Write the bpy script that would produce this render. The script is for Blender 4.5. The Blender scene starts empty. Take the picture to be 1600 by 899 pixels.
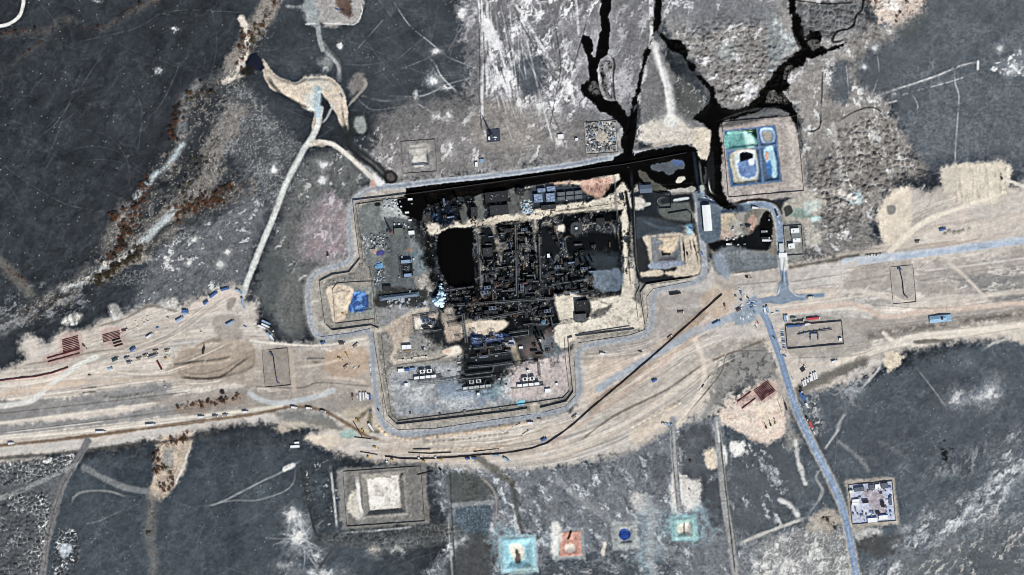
import bpy, math, random
import numpy as np
from mathutils import Matrix, Vector
# ---------------------------------------------------------------- camera, sky, sun, exposure
scene = bpy.context.scene
COLL = scene.collection
W_PX, H_PX = 1600.0, 899.0            # 1 unit of the site plan = 1 m, x right (east), y down (south)
ALT = 5000.0
cam = bpy.data.cameras.new('survey_camera'); cam_o = bpy.data.objects.new('survey_camera', cam)
COLL.objects.link(cam_o); cam_o.location = (0, 0, ALT); cam_o.rotation_euler = (0, 0, 0)
cam.sensor_width = 36; cam.lens = 36 * ALT / W_PX; cam.clip_start = 10; cam.clip_end = 30000
scene.camera = cam_o
SUN_EL, SUN_AZ = math.radians(43), math.radians(155)     # compass bearing of the sun (0 = north = +Y, 90 = east)
world = bpy.data.worlds.new('World'); scene.world = world; world.use_nodes = True
wn = world.node_tree; sky = wn.nodes.new('ShaderNodeTexSky'); sky.sky_type = 'NISHITA'; sky.sun_disc = False
sky.sun_elevation = SUN_EL; sky.sun_rotation = SUN_AZ
bg = wn.nodes['Background']; bg.inputs[1].default_value = 0.06; wn.links.new(sky.outputs[0], bg.inputs[0])
sun = bpy.data.lights.new('sun', 'SUN'); sun.energy = 4.2; sun.angle = math.radians(0.5); sun.color = (1, .95, .88)
sun_o = bpy.data.objects.new('sun', sun); COLL.objects.link(sun_o)
sd = Vector((math.sin(SUN_AZ) * math.cos(SUN_EL), math.cos(SUN_AZ) * math.cos(SUN_EL), math.sin(SUN_EL)))
sun_o.rotation_euler = sd.to_track_quat('Z', 'Y').to_euler()
vs = scene.view_settings; vs.view_transform = 'Standard'; vs.look = 'None'; vs.gamma = 1; vs.use_curve_mapping = False
vs.exposure = 0.25
scene.cycles.filter_width = 1.0
KILL = np.array((1.25, 1.24, 1.25))     # picture value of a white level surface in this light: turns observed tones into albedo

# ---------------------------------------------------------------- helpers: site plan -> world, materials
def s2l(c):
    c = np.asarray(c, float) / 255.0
    return np.where(c <= .04045, c / 12.92, ((c + .055) / 1.055) ** 2.4)
def alb(c): return np.clip(s2l(c) / KILL, 0.001, .86)
def XY(px, py): return px - W_PX / 2, H_PX / 2 - py
def pts(s): return np.array([[float(v) for v in q.split(',')] for q in s.split()])
def smooth(p, closed=False, n=6):
    p = np.asarray(p, float)
    if len(p) < 3: return p
    q = np.vstack([p[-1:], p, p[:2]]) if closed else np.vstack([2 * p[0] - p[1], p, 2 * p[-1] - p[-2]])
    out = []
    for i in range(1, len(q) - 2):
        a, b, c, d = q[i - 1], q[i], q[i + 1], q[i + 2]
        for t in np.arange(n) / n:
            out.append(.5 * ((2 * b) + (c - a) * t + (2 * a - 5 * b + 4 * c - d) * t * t + (3 * b - a - 3 * c + d) * t ** 3))
    if not closed: out.append(q[-2])
    return np.array(out)
MATS = {}
def mat(name, rgb, rough=.8, metal=0., var=.12, scale=.6, spec=.3, bump=0.):
    """procedural paint / metal: base colour broken up by dust and wear noise"""
    if name in MATS: return MATS[name]
    m = bpy.data.materials.new(name); m.use_nodes = True; nt = m.node_tree; b = nt.nodes['Principled BSDF']
    a = alb(rgb); tc = nt.nodes.new('ShaderNodeTexCoord'); no = nt.nodes.new('ShaderNodeTexNoise')
    no.inputs['Scale'].default_value = scale; no.inputs['Detail'].default_value = 5
    nt.links.new(tc.outputs['Object'], no.inputs['Vector'])
    cr = nt.nodes.new('ShaderNodeValToRGB'); cr.color_ramp.elements[0].position = .3; cr.color_ramp.elements[1].position = .7
    cr.color_ramp.elements[0].color = (*np.clip(a * (1 - var * 1.6), 0, 1), 1); cr.color_ramp.elements[1].color = (*np.clip(a * (1 + var), 0, .9), 1)
    nt.links.new(no.outputs['Fac'], cr.inputs['Fac']); nt.links.new(cr.outputs['Color'], b.inputs['Base Color'])
    b.inputs['Roughness'].default_value = rough; b.inputs['Metallic'].default_value = metal
    b.inputs['Specular IOR Level'].default_value = spec
    if bump:
        bp = nt.nodes.new('ShaderNodeBump'); bp.inputs['Strength'].default_value = bump; bp.inputs['Distance'].default_value = .3
        nt.links.new(no.outputs['Fac'], bp.inputs['Height']); nt.links.new(bp.outputs[0], b.inputs['Normal'])
    MATS[name] = m; return m
def land(name, rough=.95, spec=.1, bump=.18, bscale=.5, var=.1):
    """ground cover: surveyed base colour (attribute) x two scales of grit noise, with grit bump"""
    m = bpy.data.materials.new(name); m.use_nodes = True; nt = m.node_tree; b = nt.nodes['Principled BSDF']; L = nt.links.new
    at = nt.nodes.new('ShaderNodeAttribute'); at.attribute_name = 'cover'
    ge = nt.nodes.new('ShaderNodeNewGeometry')
    n1 = nt.nodes.new('ShaderNodeTexNoise'); n1.inputs['Scale'].default_value = bscale; n1.inputs['Detail'].default_value = 4; n1.inputs['Roughness'].default_value = .7
    L(ge.outputs['Position'], n1.inputs['Vector'])
    mr = nt.nodes.new('ShaderNodeMapRange'); mr.inputs[1].default_value = .3; mr.inputs[2].default_value = .7
    mr.inputs[3].default_value = 1 - var; mr.inputs[4].default_value = 1 + var; L(n1.outputs['Fac'], mr.inputs[0])
    mx = nt.nodes.new('ShaderNodeVectorMath'); mx.operation = 'MULTIPLY'
    L(at.outputs['Color'], mx.inputs[0]); L(mr.outputs[0], mx.inputs[1]); L(mx.outputs[0], b.inputs['Base Color'])
    bp = nt.nodes.new('ShaderNodeBump'); bp.inputs['Strength'].default_value = bump; bp.inputs['Distance'].default_value = .8
    L(n1.outputs['Fac'], bp.inputs['Height']); L(bp.outputs[0], b.inputs['Normal'])
    b.inputs['Roughness'].default_value = rough; b.inputs['Specular IOR Level'].default_value = spec
    return m

# ---------------------------------------------------------------- the land: a survey grid with height H and cover colour C
rng = np.random.default_rng(7); random.seed(7)
GS = 1.25; X0, X1, Y0, Y1 = -60, 1660, -42, 942
gx = np.arange(X0, X1 + .01, GS, dtype=np.float32); gy = np.arange(Y0, Y1 + .01, GS, dtype=np.float32)
NX, NY = len(gx), len(gy); GX, GY = np.meshgrid(gx, gy)
TAB = rng.random((12, 256, 256)).astype(np.float32)
def vn(x, y, k):
    xi = np.floor(x).astype(np.int32); yi = np.floor(y).astype(np.int32); fx = x - xi; fy = y - yi
    fx = fx * fx * (3 - 2 * fx); fy = fy * fy * (3 - 2 * fy); t = TAB[k % 12]
    a = t[yi & 255, xi & 255]; b = t[yi & 255, (xi + 1) & 255]; c = t[(yi + 1) & 255, xi & 255]; d = t[(yi + 1) & 255, (xi + 1) & 255]
    return (a + (b - a) * fx) * (1 - fy) + (c + (d - c) * fx) * fy
def fbm(scale, oct=4, k=0, ang=0, str_=1, x=None, y=None, gain=.55):
    """value noise in -1..1, feature size `scale` m, stretched `str_` times along direction ang (deg, screen sense)"""
    x = GX if x is None else x; y = GY if y is None else y
    if ang or str_ != 1:
        c, s = math.cos(math.radians(ang)), math.sin(math.radians(ang))
        x, y = (x * c + y * s) / str_, -x * s + y * c
    o = np.zeros_like(x); amp = 1; tot = 0; f = 1 / scale
    for i in range(oct):
        o += amp * (vn(x * f + 17.3 * i, y * f + 9.1 * i + 31 * k, k + i) * 2 - 1); tot += amp; amp *= gain; f *= 2.03
    return o / tot * 1.7
NF, NM, NL = fbm(7, 3, 1), fbm(24, 4, 2), fbm(110, 4, 3)
NG = fbm(3, 2, 5); NR = fbm(9, 4, 7, gain=.8); WN = rng.random(GX.shape).astype(np.float32)
def sst(a, b, x):
    t = np.clip((x - a) / (b - a), 0, 1); return t * t * (3 - 2 * t)
def win(p, m):
    i0 = max(0, int((p[:, 0].min() - m - X0) / GS)); i1 = min(NX, int((p[:, 0].max() + m - X0) / GS) + 2)
    j0 = max(0, int((p[:, 1].min() - m - Y0) / GS)); j1 = min(NY, int((p[:, 1].max() + m - Y0) / GS) + 2)
    return (slice(j0, max(j0, j1)), slice(i0, max(i0, i1)))
def dist_line(p, w, closed=False):
    x, y = GX[w], GY[w]; d = np.full(x.shape, 1e9, np.float32)
    q = np.vstack([p, p[:1]]) if closed else p
    for a, b in zip(q[:-1], q[1:]):
        ab = b - a; L = ab @ ab
        if L < 1e-9: continue
        t = np.clip(((x - a[0]) * ab[0] + (y - a[1]) * ab[1]) / L, 0, 1)
        d = np.minimum(d, (x - a[0] - t * ab[0]) ** 2 + (y - a[1] - t * ab[1]) ** 2)
    return np.sqrt(d)
def sdf(p, w):
    d = dist_line(p, w, True); x, y = GX[w], GY[w]; ins = np.zeros(x.shape, bool)
    q = np.vstack([p, p[:1]])
    for a, b in zip(q[:-1], q[1:]):
        if a[1] == b[1]: continue
        c = (a[1] > y) != (b[1] > y); ins ^= c & (x < (b[0] - a[0]) * (y - a[1]) / (b[1] - a[1]) + a[0])
    return np.where(ins, -d, d)
C = np.empty((NY, NX, 3), np.float32); C[:] = (56, 61, 67); H = np.zeros((NY, NX), np.float32)
def blend(w, m, rgb, mott=0.):
    col = np.asarray(rgb, np.float32) * (1 + mott * (.6 * NM[w] + .5 * NF[w]))[..., None]
    C[w] += (col - C[w]) * m[..., None]
def _p(s, sm, closed):
    p = pts(s) if isinstance(s, str) else np.asarray(s, float)
    return smooth(p, closed) if sm else p
def poly(s, rgb, soft=2., rough=3., a=1., mott=.07, sm=True, brk=0.):
    p = _p(s, sm, True); w = win(p, soft + rough * 2 + 3); d = sdf(p, w) + rough * (.5 * NM[w] + .8 * NR[w])
    m = a * (1 - sst(-soft, soft, d))
    if brk: m = m * sst(-brk, brk, NF[w] + .6 * NM[w] + .3)
    blend(w, m, rgb, mott); return w, m
def line(s, wd, rgb, soft=1.2, rough=.6, a=1., brk=0., sm=True, mott=.05, closed=False):
    p = _p(s, sm, closed); w = win(p, wd + soft + rough * 3); d = dist_line(p, w, closed) + rough * (.5 * NM[w] + .8 * NR[w])
    m = a * (1 - sst(wd / 2 - soft, wd / 2 + soft, d))
    if wd < 6 and not closed and len(p) > 2:
        for q in (p[0], p[-1]): m = m * (.15 + .85 * sst(0, 16, np.hypot(GX[w] - q[0], GY[w] - q[1])))
    if brk: m = m * np.clip(.55 + brk * 1.2 * (.8 * NM[w] + NR[w]), 0, 1)
    blend(w, m, rgb, mott); return w, m
def hpoly(s, h, ramp, sm=False):
    p = _p(s, sm, True); w = win(p, 3); H[w] += h * sst(0, ramp, -sdf(p, w))
def hline(s, wd, h, sm=True, rough=0.):
    p = _p(s, sm, False); w = win(p, wd); d = dist_line(p, w); H[w] += h * (1 - sst(0, wd / 2, d + rough * NF[w]))
def region(s, soft=12., rough=14., sm=True):
    p = _p(s, sm, True); w = win(p, soft + rough * 2); d = sdf(p, w) + rough * (.6 * NM[w] + .4 * NL[w] + .5 * NR[w]); return w, 1 - sst(-soft, soft, d)
def salt(w, m, rgb, ang=0, st=1, scale=10, thr=.3, width=.25, a=1., k=4):
    n = .75 * fbm(scale, 5, k, ang, st, GX[w] + 3 * NR[w], GY[w] + 3 * NF[w], .72) + .35 * NM[w]; blend(w, m * a * sst(thr - width, thr + width, n), rgb, .06)
def cells(w, m, size, amp, dark, pale, gap=.16, k=1, jit=.9, dens=1., a=1., gpale=.38):
    """hummocks: jittered cells, each a low mound of shrub-bound grit with pale sand between"""
    x, y = GX[w] / size + .35 * NF[w], GY[w] / size + .35 * NM[w]; xi = np.floor(x).astype(int); yi = np.floor(y).astype(int)
    f1 = np.full(x.shape, 9., np.float32); f2 = f1.copy(); r1 = f1.copy()
    for dj in (-1, 0, 1):
        for di in (-1, 0, 1):
            cx, cy = xi + di, yi + dj
            jx = TAB[k % 12][cy & 255, cx & 255]; jy = TAB[(k + 3) % 12][cy & 255, cx & 255]; rr = TAB[(k + 5) % 12][cy & 255, cx & 255]
            d = np.hypot(cx + .5 + jit * (jx - .5) - x, cy + .5 + jit * (jy - .5) - y)
            f2 = np.minimum(np.maximum(f1, d), f2); r1 = np.where(d < f1, rr, r1); f1 = np.minimum(f1, d)
    on = (r1 < dens) * m; e = sst(0, gap * 2, f2 - f1)
    H[w] += amp * (.4 + .6 * r1) * on * (1 - sst(.05, .62, f1))
    blend(w, on * a * gpale * (1 - e) * sst(-.3, .6, NM[w] + NR[w] + .25), pale, .06); blend(w, on * a * e * (.1 + .6 * r1), dark, .1)
def specks(w, m, rgb, dens, a=.8, k=0):
    r = np.roll(WN, 37 * (k + 1), 0)[w]; blend(w, m * a * (r < dens * (.5 + .9 * np.clip(NM[w] + .4, 0, 2))), rgb)
def tracks(s, n, rgb, length=160, wd=1.0, a=.3, turn=.05, ang=None, seed=1):
    r = random.Random(seed); p = pts(s); lo, hi = p.min(0), p.max(0)
    for _ in range(n):
        q = np.array([r.uniform(lo[0], hi[0]), r.uniform(lo[1], hi[1])])
        t = r.uniform(0, 6.28) if ang is None else math.radians(ang) + r.gauss(0, .15); c = r.gauss(0, turn); o = [q]
        for i in range(int(length * r.uniform(.5, 1.4) / 12)):
            c = c * .9 + r.gauss(0, turn) * .5; t += c; q = q + 12 * np.array([math.cos(t), math.sin(t)]); o.append(q)
        line(np.array(o), wd, rgb, .9, .4, a * r.uniform(.5, 1.2), brk=.8)
def ruts(s, n, spread, rgb, wd=1.1, a=.5, brk=.7, seed=1, sm=True):
    """bundle of wheel tracks that follow one line"""
    r = random.Random(seed); p = smooth(pts(s), False, 4); t = np.gradient(p, axis=0); nn = np.c_[-t[:, 1], t[:, 0]] / np.maximum(np.hypot(*t.T), 1e-6)[:, None]; u = np.linspace(0, 1, len(p))
    for i in range(n):
        o = r.uniform(-spread, spread) + spread * .15 * np.sin(u * r.uniform(3, 9) + r.uniform(0, 6)); i0 = int(r.uniform(0, .5) * len(p)); i1 = max(i0 + 3, int(r.uniform(.5, 1) * len(p)))
        k = r.uniform(.85, 1.12); line((p + nn * o[:, None])[i0:i1], wd * r.uniform(.7, 1.6), np.array(rgb) * k, .8, .3, a * r.uniform(.5, 1.2), brk=brk, sm=False)
FULL = (slice(0, NY), slice(0, NX))
# ================================================================ the desert: base tones, salt, tracks, hummocks
C *= (1 + .07 * NL + .06 * NM + .05 * NF)[..., None]
ridge = 1 - np.abs(fbm(46, 5, 6)); C -= (5 * sst(.75, 1., ridge))[..., None]
C *= (1 + .06 * fbm(14, 3, 8, -62, 5))[..., None]
def tone(s, rgb, soft=22, rough=22, a=1., mott=.08, sm=True): return poly(s, rgb, soft, rough, a, mott, sm)
tone('400,-60 745,-60 745,120 640,200 560,160 400,90', (66, 72, 78))
tone('1380,-60 1700,-60 1700,300 1560,260 1470,270 1400,210 1390,110', (92, 98, 105), 30, 30)
tone('690,960 470,960 -80,960 -80,745 140,720 470,690 560,820', (70, 78, 86))
tone('1130,960 1130,640 1240,600 1380,580 1480,545 1700,530 1700,960', (84, 92, 100))
tone('1240,660 1420,600 1600,570 1640,740 1440,740 1290,720', (80, 87, 95))
r2 = 1 - np.abs(fbm(75, 5, 2, gain=.62)); r3 = 1 - np.abs(fbm(34, 4, 9, -35, 1.6, gain=.62)); C[:] += (7 * sst(.9, .995, r2) + 4 * sst(.93, 1, r3) - 7 * sst(.1, .7, fbm(60, 4, 11)) + 6 * sst(.2, .8, fbm(38, 4, 4)))[..., None]
# grey worked ground north of the plant, with wind-blown salt streaks
w, m = poly('735,-60 1000,-60 1030,80 985,190 960,240 600,285 560,250 620,215 700,190 740,150', (121, 121, 124), 16, 20, .95, .09)
salt(w, m, (176, 176, 180), -62, 3.5, 9, .18, .3, .7, 4)
w2, m2 = region('745,-60 925,-60 935,120 890,190 780,170 752,90', 20, 20)
salt(w2, m2, (238, 238, 240), -58, 3.2, 10, .38, .16, .95, 9); salt(w2, m2, (84, 88, 94), -20, 2.4, 9, .42, .2, .6, 2)
salt(w2, m2, (224, 224, 228), 72, 9, 3.5, .42, .2, .6, 5)
tone('800,100 842,90 850,130 820,148', (82, 88, 96), 8, 10, .9); tone('870,40 950,30 958,90 900,110', (128, 128, 132), 10, 12, .6)
tone('600,180 760,150 900,190 990,240 700,275 600,290', (126, 123, 122), 18, 14, .75)
tone('755,165 800,160 850,215 790,235 735,215', (146, 139, 132), 12, 10, .6)
w, m = region('560,215 760,170 960,215 900,250 620,290'); salt(w, m, (196, 194, 194), -55, 2.2, 8, .5, .2, .7, 7)
# hummock field north-east of the oil channels
w, m = poly('1035,40 1060,-60 1260,-60 1330,-60 1350,40 1310,110 1260,170 1200,175 1120,165 1090,110', (134, 132, 131), 12, 14, 1, .1)
w2, m2 = region('1050,55 1130,30 1200,45 1230,100 1215,150 1130,162 1100,105', 10, 8)
cells(w2, m2, 8.5, 3.4, (112, 106, 102), (176, 170, 164), .14, 2, a=.9); salt(w2, m2, (205, 208, 212), 0, 1, 16, .5, .25, .7, 3)
tone('1120,70 1140,65 1150,90 1130,100', (150, 156, 156), 7, 8, .7)
tone('1040,-50 1180,-50 1200,30 1060,40', (112, 116, 122), 16, 16, .7)
salt(w, m, (200, 200, 204), -40, 1.6, 9, .45, .2, .7, 8)
# between the north-east channels
w, m = poly('1240,10 1340,5 1350,40 1335,50 1305,60 1262,62 1250,40', (108, 110, 112), 5, 6); cells(w, m, 8, 2.6, (80, 80, 82), (150, 152, 156), .16, 4)
w, m = poly('1200,20 1240,60 1245,75 1225,90 1205,110', (132, 136, 138), 6, 8)
salt(w, m, (196, 204, 206), 0, 1, 12, .3, .3, .7, 3)
# pale grit and hummocks east of the treatment pond
w, m = poly('1240,130 1300,85 1340,60 1365,40 1440,20 1400,65 1360,75 1345,120 1380,150 1400,190 1420,230 1440,270 1400,280 1370,330 1350,390 1290,400 1240,330 1250,230', (138, 134, 130), 9, 12, 1, .1)
salt(w, m, (205, 208, 210), 60, 2, 9, .42, .22, .8, 5)
w2, m2 = region('1310,205 1380,180 1405,230 1440,275 1370,300 1340,340 1280,310 1262,270 1300,240', 8, 6); cells(w2, m2, 9, 3.8, (102, 96, 91), (182, 176, 168), .13, 6, a=.9)
w2, m2 = region('1275,308 1325,300 1350,330 1360,365 1330,385 1285,350', 6, 6); cells(w2, m2, 10, 3.8, (104, 100, 96), (196, 190, 182), .16, 7)
w2, m2 = region('1300,80 1370,60 1400,20 1440,-20 1340,-30 1352,40', 8, 8); cells(w2, m2, 9, 2.6, (112, 110, 106), (176, 174, 170), .15, 8, a=.8)
poly('1370,-30 1445,-30 1440,12 1410,36 1375,35 1366,20', (196, 178, 164), 6, 9, .95); poly('1378,4 1402,2 1404,18 1384,20', (238, 232, 224), 4, 6)
w2, m2 = region('1366,-20 1445,-20 1440,30 1370,38', 4, 5); cells(w2, m2, 7, 1.6, (112, 84, 70), (204, 190, 176), .3, 9, dens=.35)
poly('1345,95 1400,60 1425,75 1440,120 1420,150 1370,150 1335,130', (92, 97, 103), 12, 12, .8); poly('1300,100 1325,100 1332,140 1318,165 1300,150', (92, 97, 103), 7, 7)
poly('1405,45 1440,25 1452,60 1440,85 1410,70', (82, 88, 92), 10, 10, .8)
w2, m2 = region('1260,240 1305,235 1320,290 1260,295', 6, 6); salt(w2, m2, (108, 106, 106), -70, 5, 3.5, .1, .3, .8, 6)
poly('1285,338 1340,330 1365,380 1350,400 1260,402 1262,360', (118, 116, 114), 10, 10, .8); salt(*region('1262,330 1350,330 1360,400 1260,400'), (190, 190, 192), 20, 2, 6, .4, .2, .7, 2)
# south-east: salt blooms and a broad pale wind streak
def bloom(x, y, rx, ry, rgb=(222, 222, 222), ang=0, rays=0, a=.95, soft=6, rough=6):
    t = np.linspace(0, 6.283, 14)[:-1]; c, s = math.cos(math.radians(ang)), math.sin(math.radians(ang))
    ex, ey = rx * np.cos(t), ry * np.sin(t); q = np.c_[ex * c - ey * s, ex * s + ey * c]; poly(q * 1.5 + (x, y), rgb, soft * 3, rough * 1.8, a * .35, .1); poly(q * .62 + (x, y), rgb, soft * 1.3, rough * 1.5, a * .85, .1)
    r = random.Random(int(x * 7 + y))
    for i in range(rays):
        th = r.uniform(0, 6.28); l = r.uniform(1.5, 3.2) * max(rx, ry)
        line(np.array([[x, y], [x + l * .5 * math.cos(th) + r.gauss(0, 3), y + l * .5 * math.sin(th) + r.gauss(0, 3)], [x + l * math.cos(th), y + l * math.sin(th)]]), 1.6, rgb, 1.5, .6, .45, brk=.5)
bloom(1497, 622, 11, 9, ang=-20); bloom(1549, 612, 9, 15, ang=25); bloom(1530, 622, 16, 6, ang=-25, a=.6, soft=9); bloom(1340, 600, 9, 8, (190, 190, 192), a=.6); bloom(1330, 610, 14, 22, (176, 178, 182), 20, a=.5, rough=10)
w, m = region('1345,960 1385,860 1430,830 1500,780 1540,760 1565,710 1620,680 1640,730 1600,760 1560,800 1500,830 1420,890 1420,960', 30, 24)
blend(w, m * .45, (134, 138, 142)); salt(w, m, (216, 218, 219), -38, 2.5, 10, .12, .4, .8, 3); salt(w, m, (70, 78, 88), -70, 8, 3, .25, .3, .55, 9)
w, m = region('1400,900 1520,830 1640,790 1640,960 1400,960', 20, 20); blend(w, m * .25, (130, 128, 124)); salt(w, m, (190, 186, 180), -50, 3, 6, .35, .3, .6, 2)
w, m = region('1440,745 1530,738 1545,690 1480,720', 16, 12); salt(w, m, (150, 154, 158), -70, 5, 5, .1, .3, .6, 4)
w, m = poly('1150,860 1190,835 1240,830 1290,815 1318,830 1325,870 1332,960 1150,960 1140,900', (140, 142, 142), 16, 18, .9, .12); salt(w, m, (208, 206, 202), -60, 2, 7, .2, .3, .75, 8); specks(w, m, (226, 226, 222), .08)
poly('1262,808 1290,795 1308,800 1312,815 1290,832 1268,828', (172, 162, 146), 7, 8, .85); poly('1375,690 1400,700 1420,720 1390,700', (110, 114, 118), 6, 6, .6)
poly('1340,826 1375,826 1378,838 1350,850 1338,842', (176, 176, 174), 6, 8, .9); poly('1348,845 1395,832 1410,842 1380,870 1345,862', (78, 80, 82), 7, 8, .9)
# south centre: grey spoil with turquoise brine stains
w, m = poly('690,720 900,722 1000,690 1040,660 1110,650 1140,700 1150,960 690,960 700,840', (116, 120, 126), 14, 16, .95, .1)
salt(w, m, (188, 192, 196), 50, 2.2, 8, .36, .25, .75, 4); salt(w, m, (78, 84, 90), 50, 2, 12, .35, .25, .7, 6)
w, m = region('740,870 1020,860 1030,960 720,960', 14, 12); salt(w, m, (70, 78, 86), 10, 3, 9, .0, .35, .85, 2); salt(w, m, (176, 176, 172), 0, 3, 5, .5, .25, .6, 3)
w, m = poly('712,795 762,788 765,830 745,845 715,842', (76, 88, 98), 4, 4); specks(w, m, (110, 124, 136), .25)
poly('715,735 760,750 778,770 760,782 705,785 700,745', (86, 90, 90), 6, 6, .9); poly('712,850 760,840 768,900 700,940', (74, 76, 78), 8, 8, .9)
poly('1065,680 1110,672 1118,740 1070,752', (84, 88, 94), 6, 8, .9); poly('1020,715 1040,712 1042,740 1022,742', (92, 96, 102), 5, 6, .9); poly('1085,760 1125,752 1130,815 1110,815 1095,780', (80, 84, 90), 5, 8, .95); poly('1140,690 1230,680 1260,800 1150,830', (86, 92, 98), 12, 12, .85)
for q, a in (('1058,755 1090,752 1092,790 1070,800', .9), ('1048,745 1064,745 1066,795 1050,796', .85), ('985,770 1010,775 1012,800 990,800', .6)): poly(q, (208, 204, 198), 4, 6, a)
poly('1100,706 1116,700 1120,726 1106,732 1098,718', (198, 184, 162), 3, 4); poly('1120,700 1134,700 1134,726 1122,726', (222, 220, 216), 3, 3); poly('1140,692 1160,690 1166,705 1150,712', (214, 212, 208), 4, 6)
salt(*region('1135,680 1250,670 1260,830 1150,850'), (214, 214, 214), 70, 2, 12, .5, .3, .6, 7)
for q in ('770,830 800,822 830,840 838,880 825,900 772,892', '1030,815 1055,798 1100,790 1115,825 1095,850 1040,838', '1000,880 1010,800 1022,900'): poly(q, (134, 170, 182), 14, 16, .55, brk=1.2)
poly('985,800 1030,795 1040,860 1000,900', (146, 160, 168), 10, 12, .4)
# south-west: shrub hummocks with white sand caught between them
w, m = poly('-80,725 60,715 118,690 120,720 100,760 85,820 75,870 70,960 -80,960', (98, 101, 104), 8, 9, .85, .1)
for q in ('-60,730 60,715 115,708 100,740 40,755 -60,760', '-60,800 60,770 82,790 78,850 62,895 20,960 -60,960', '85,835 110,822 125,840 122,880 105,905 80,960 84,880'):
    w, m = region(q, 4, 5); cells(w, m, 7, 2.6, (72, 76, 80), (206, 206, 204), .11, 3, a=.9, gpale=.5); salt(w, m, (222, 222, 218), 0, 1, 8, .62, .12, .9, 9)
poly('92,852 108,850 112,862 98,872', (160, 168, 176), 3, 3)
# west hill: grey stony slope
w, m = poly('190,500 215,465 235,400 265,365 310,350 345,330 400,300 420,330 395,400 378,455 300,470', (104, 107, 111), 12, 12, .95, .09)
salt(w, m, (196, 196, 196), -20, 1.4, 7, .52, .16, .8, 4); w2, m2 = region('255,360 305,352 310,372 270,385', 4, 4); cells(w2, m2, 6, 1.2, (84, 86, 88), (214, 214, 214), .14, 4); w2, m2 = region('165,430 228,420 232,442 170,448', 4, 4); cells(w2, m2, 6, 1.2, (78, 80, 82), (180, 180, 178), .14, 5)
for x, y, r in ((303, 376, 5), (296, 411, 4), (279, 421, 3), (346, 414, 6), (355, 395, 4)): bloom(x, y, r, r * .8, (214, 214, 212), soft=2, rough=3)
w, m = poly('360,120 400,150 480,250 470,300 430,330 400,300 370,250 340,240 350,170', (92, 95, 98), 12, 12, .85, .1); specks(w, m, (160, 162, 164), .12); salt(w, m, (130, 132, 134), -50, 1, 5, .3, .3, .6, 2)
w, m = poly('490,240 560,230 575,290 545,320 545,400 500,425 450,470 400,470 420,400 440,330 470,270', (106, 108, 108), 12, 12, .9, .1); salt(w, m, (190, 190, 188), -40, 2, 7, .5, .18, .8, 5); salt(w, m, (76, 80, 82), -50, 1.5, 9, .4, .2, .7, 6)
poly('420,400 460,420 470,480 455,520 425,500 410,450', (84, 90, 92), 9, 9, .9); poly('440,440 470,430 480,520 450,535 430,500', (124, 124, 120), 12, 10, .5)
# pinkish spoil bed west of the ring road
poly('535,296 500,308 480,335 466,380 472,402 545,400 540,340', (92, 96, 98), 5, 4)
w, m = poly('500,308 525,306 545,330 544,400 520,412 470,402 468,370 480,335', (138, 132, 137), 9, 10, .85, .1); salt(w, m, (158, 126, 132), -60, 2, 14, .2, .4, .5, 3); salt(w, m, (206, 196, 204), -60, 3, 7, .4, .25, .7, 8)
line('515,345 520,380 540,355', 3, (190, 176, 184), 2, 1, .7, brk=.6)
# ---- wadi: pale gravel bed, rust and olive scrub (plants are added below as objects)
line('262,-10 210,15 180,32 150,48 120,35 95,28 70,60 40,85 0,112 -60,130', 9, (96, 94, 90), 5, 5, .5, brk=.5); line('-20,58 40,50 75,48 110,30', 12, (108, 100, 94), 6, 6, .6, brk=.5); line('150,48 180,35 262,-10', 8, (108, 102, 96), 4, 5, .6, brk=.5)
line('440,-50 415,20 395,50 375,85 362,115', 30, (150, 140, 130), 7, 6, .85); line('378,30 386,60 380,95 360,120', 11, (206, 194, 180), 3, 3, .95)
line('362,115 320,140 290,160 285,215 250,290 200,345 165,395 120,440 40,495 -60,540', 30, (112, 112, 110), 9, 12, .7, brk=.7); line('310,130 290,160 282,225', 12, (128, 132, 134), 5, 4, .7)
line('285,225 265,255 240,275 215,305', 8, (158, 170, 176), 4, 4, .9); line('365,180 340,230 325,280 285,320 262,345 235,370 215,385', 36, (134, 128, 122), 9, 12, .8)
line('390,290 350,310 310,320 270,345', 26, (150, 138, 126), 7, 8, .8, brk=.6)
line('270,332 240,362 218,378', 11, (168, 178, 182), 4, 4, .8); line('215,385 190,405 165,418 130,440 100,452', 11, (176, 178, 176), 4, 4, .9)
line('190,405 165,412', 7, (226, 208, 190), 2, 2, .9); poly('172,345 190,320 205,330 215,380 190,400 165,395 160,370', (122, 118, 114), 8, 8, .7); poly('178,345 190,335 196,350 185,360', (166, 150, 140), 4, 4, .7)
poly('225,390 235,405 215,415 190,425 160,440 150,432 200,408', (168, 160, 150), 4, 5, .7); line('0,410 20,430 45,455', 16, (116, 112, 104), 8, 6, .7); line('230,395 255,360 285,345 310,350', 8, (66, 72, 74), 3, 2, .8)
line('-20,505 20,495 60,470 120,455', 14, (76, 78, 80), 6, 7, .7, brk=.6); w, m = region('-40,470 100,440 150,470 60,510 -40,520', 10, 10); salt(w, m, (128, 130, 134), -30, 3, 5, .3, .3, .8, 2)
line('365,120 350,128 380,115', 10, (196, 186, 172), 2, 2, .8)
w, m = poly('255,672 298,670 300,690 285,735 262,772 235,780 240,730 245,690', (186, 166, 144), 5, 6, .95, .08); poly('255,705 268,702 272,725 256,735', (140, 140, 136), 4, 4, .8)
line('240,780 235,830 240,890 235,960', 14, (112, 112, 110), 8, 7, .8); line('300,690 282,740 268,765', 3, (186, 186, 182), 1.5, 1, .8)
w, m = region('440,-40 380,60 360,110 290,150 270,220 190,330 120,430 40,480 60,500 200,420 300,350 400,300 345,240 380,130 410,80 460,-40', 10, 10)
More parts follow.
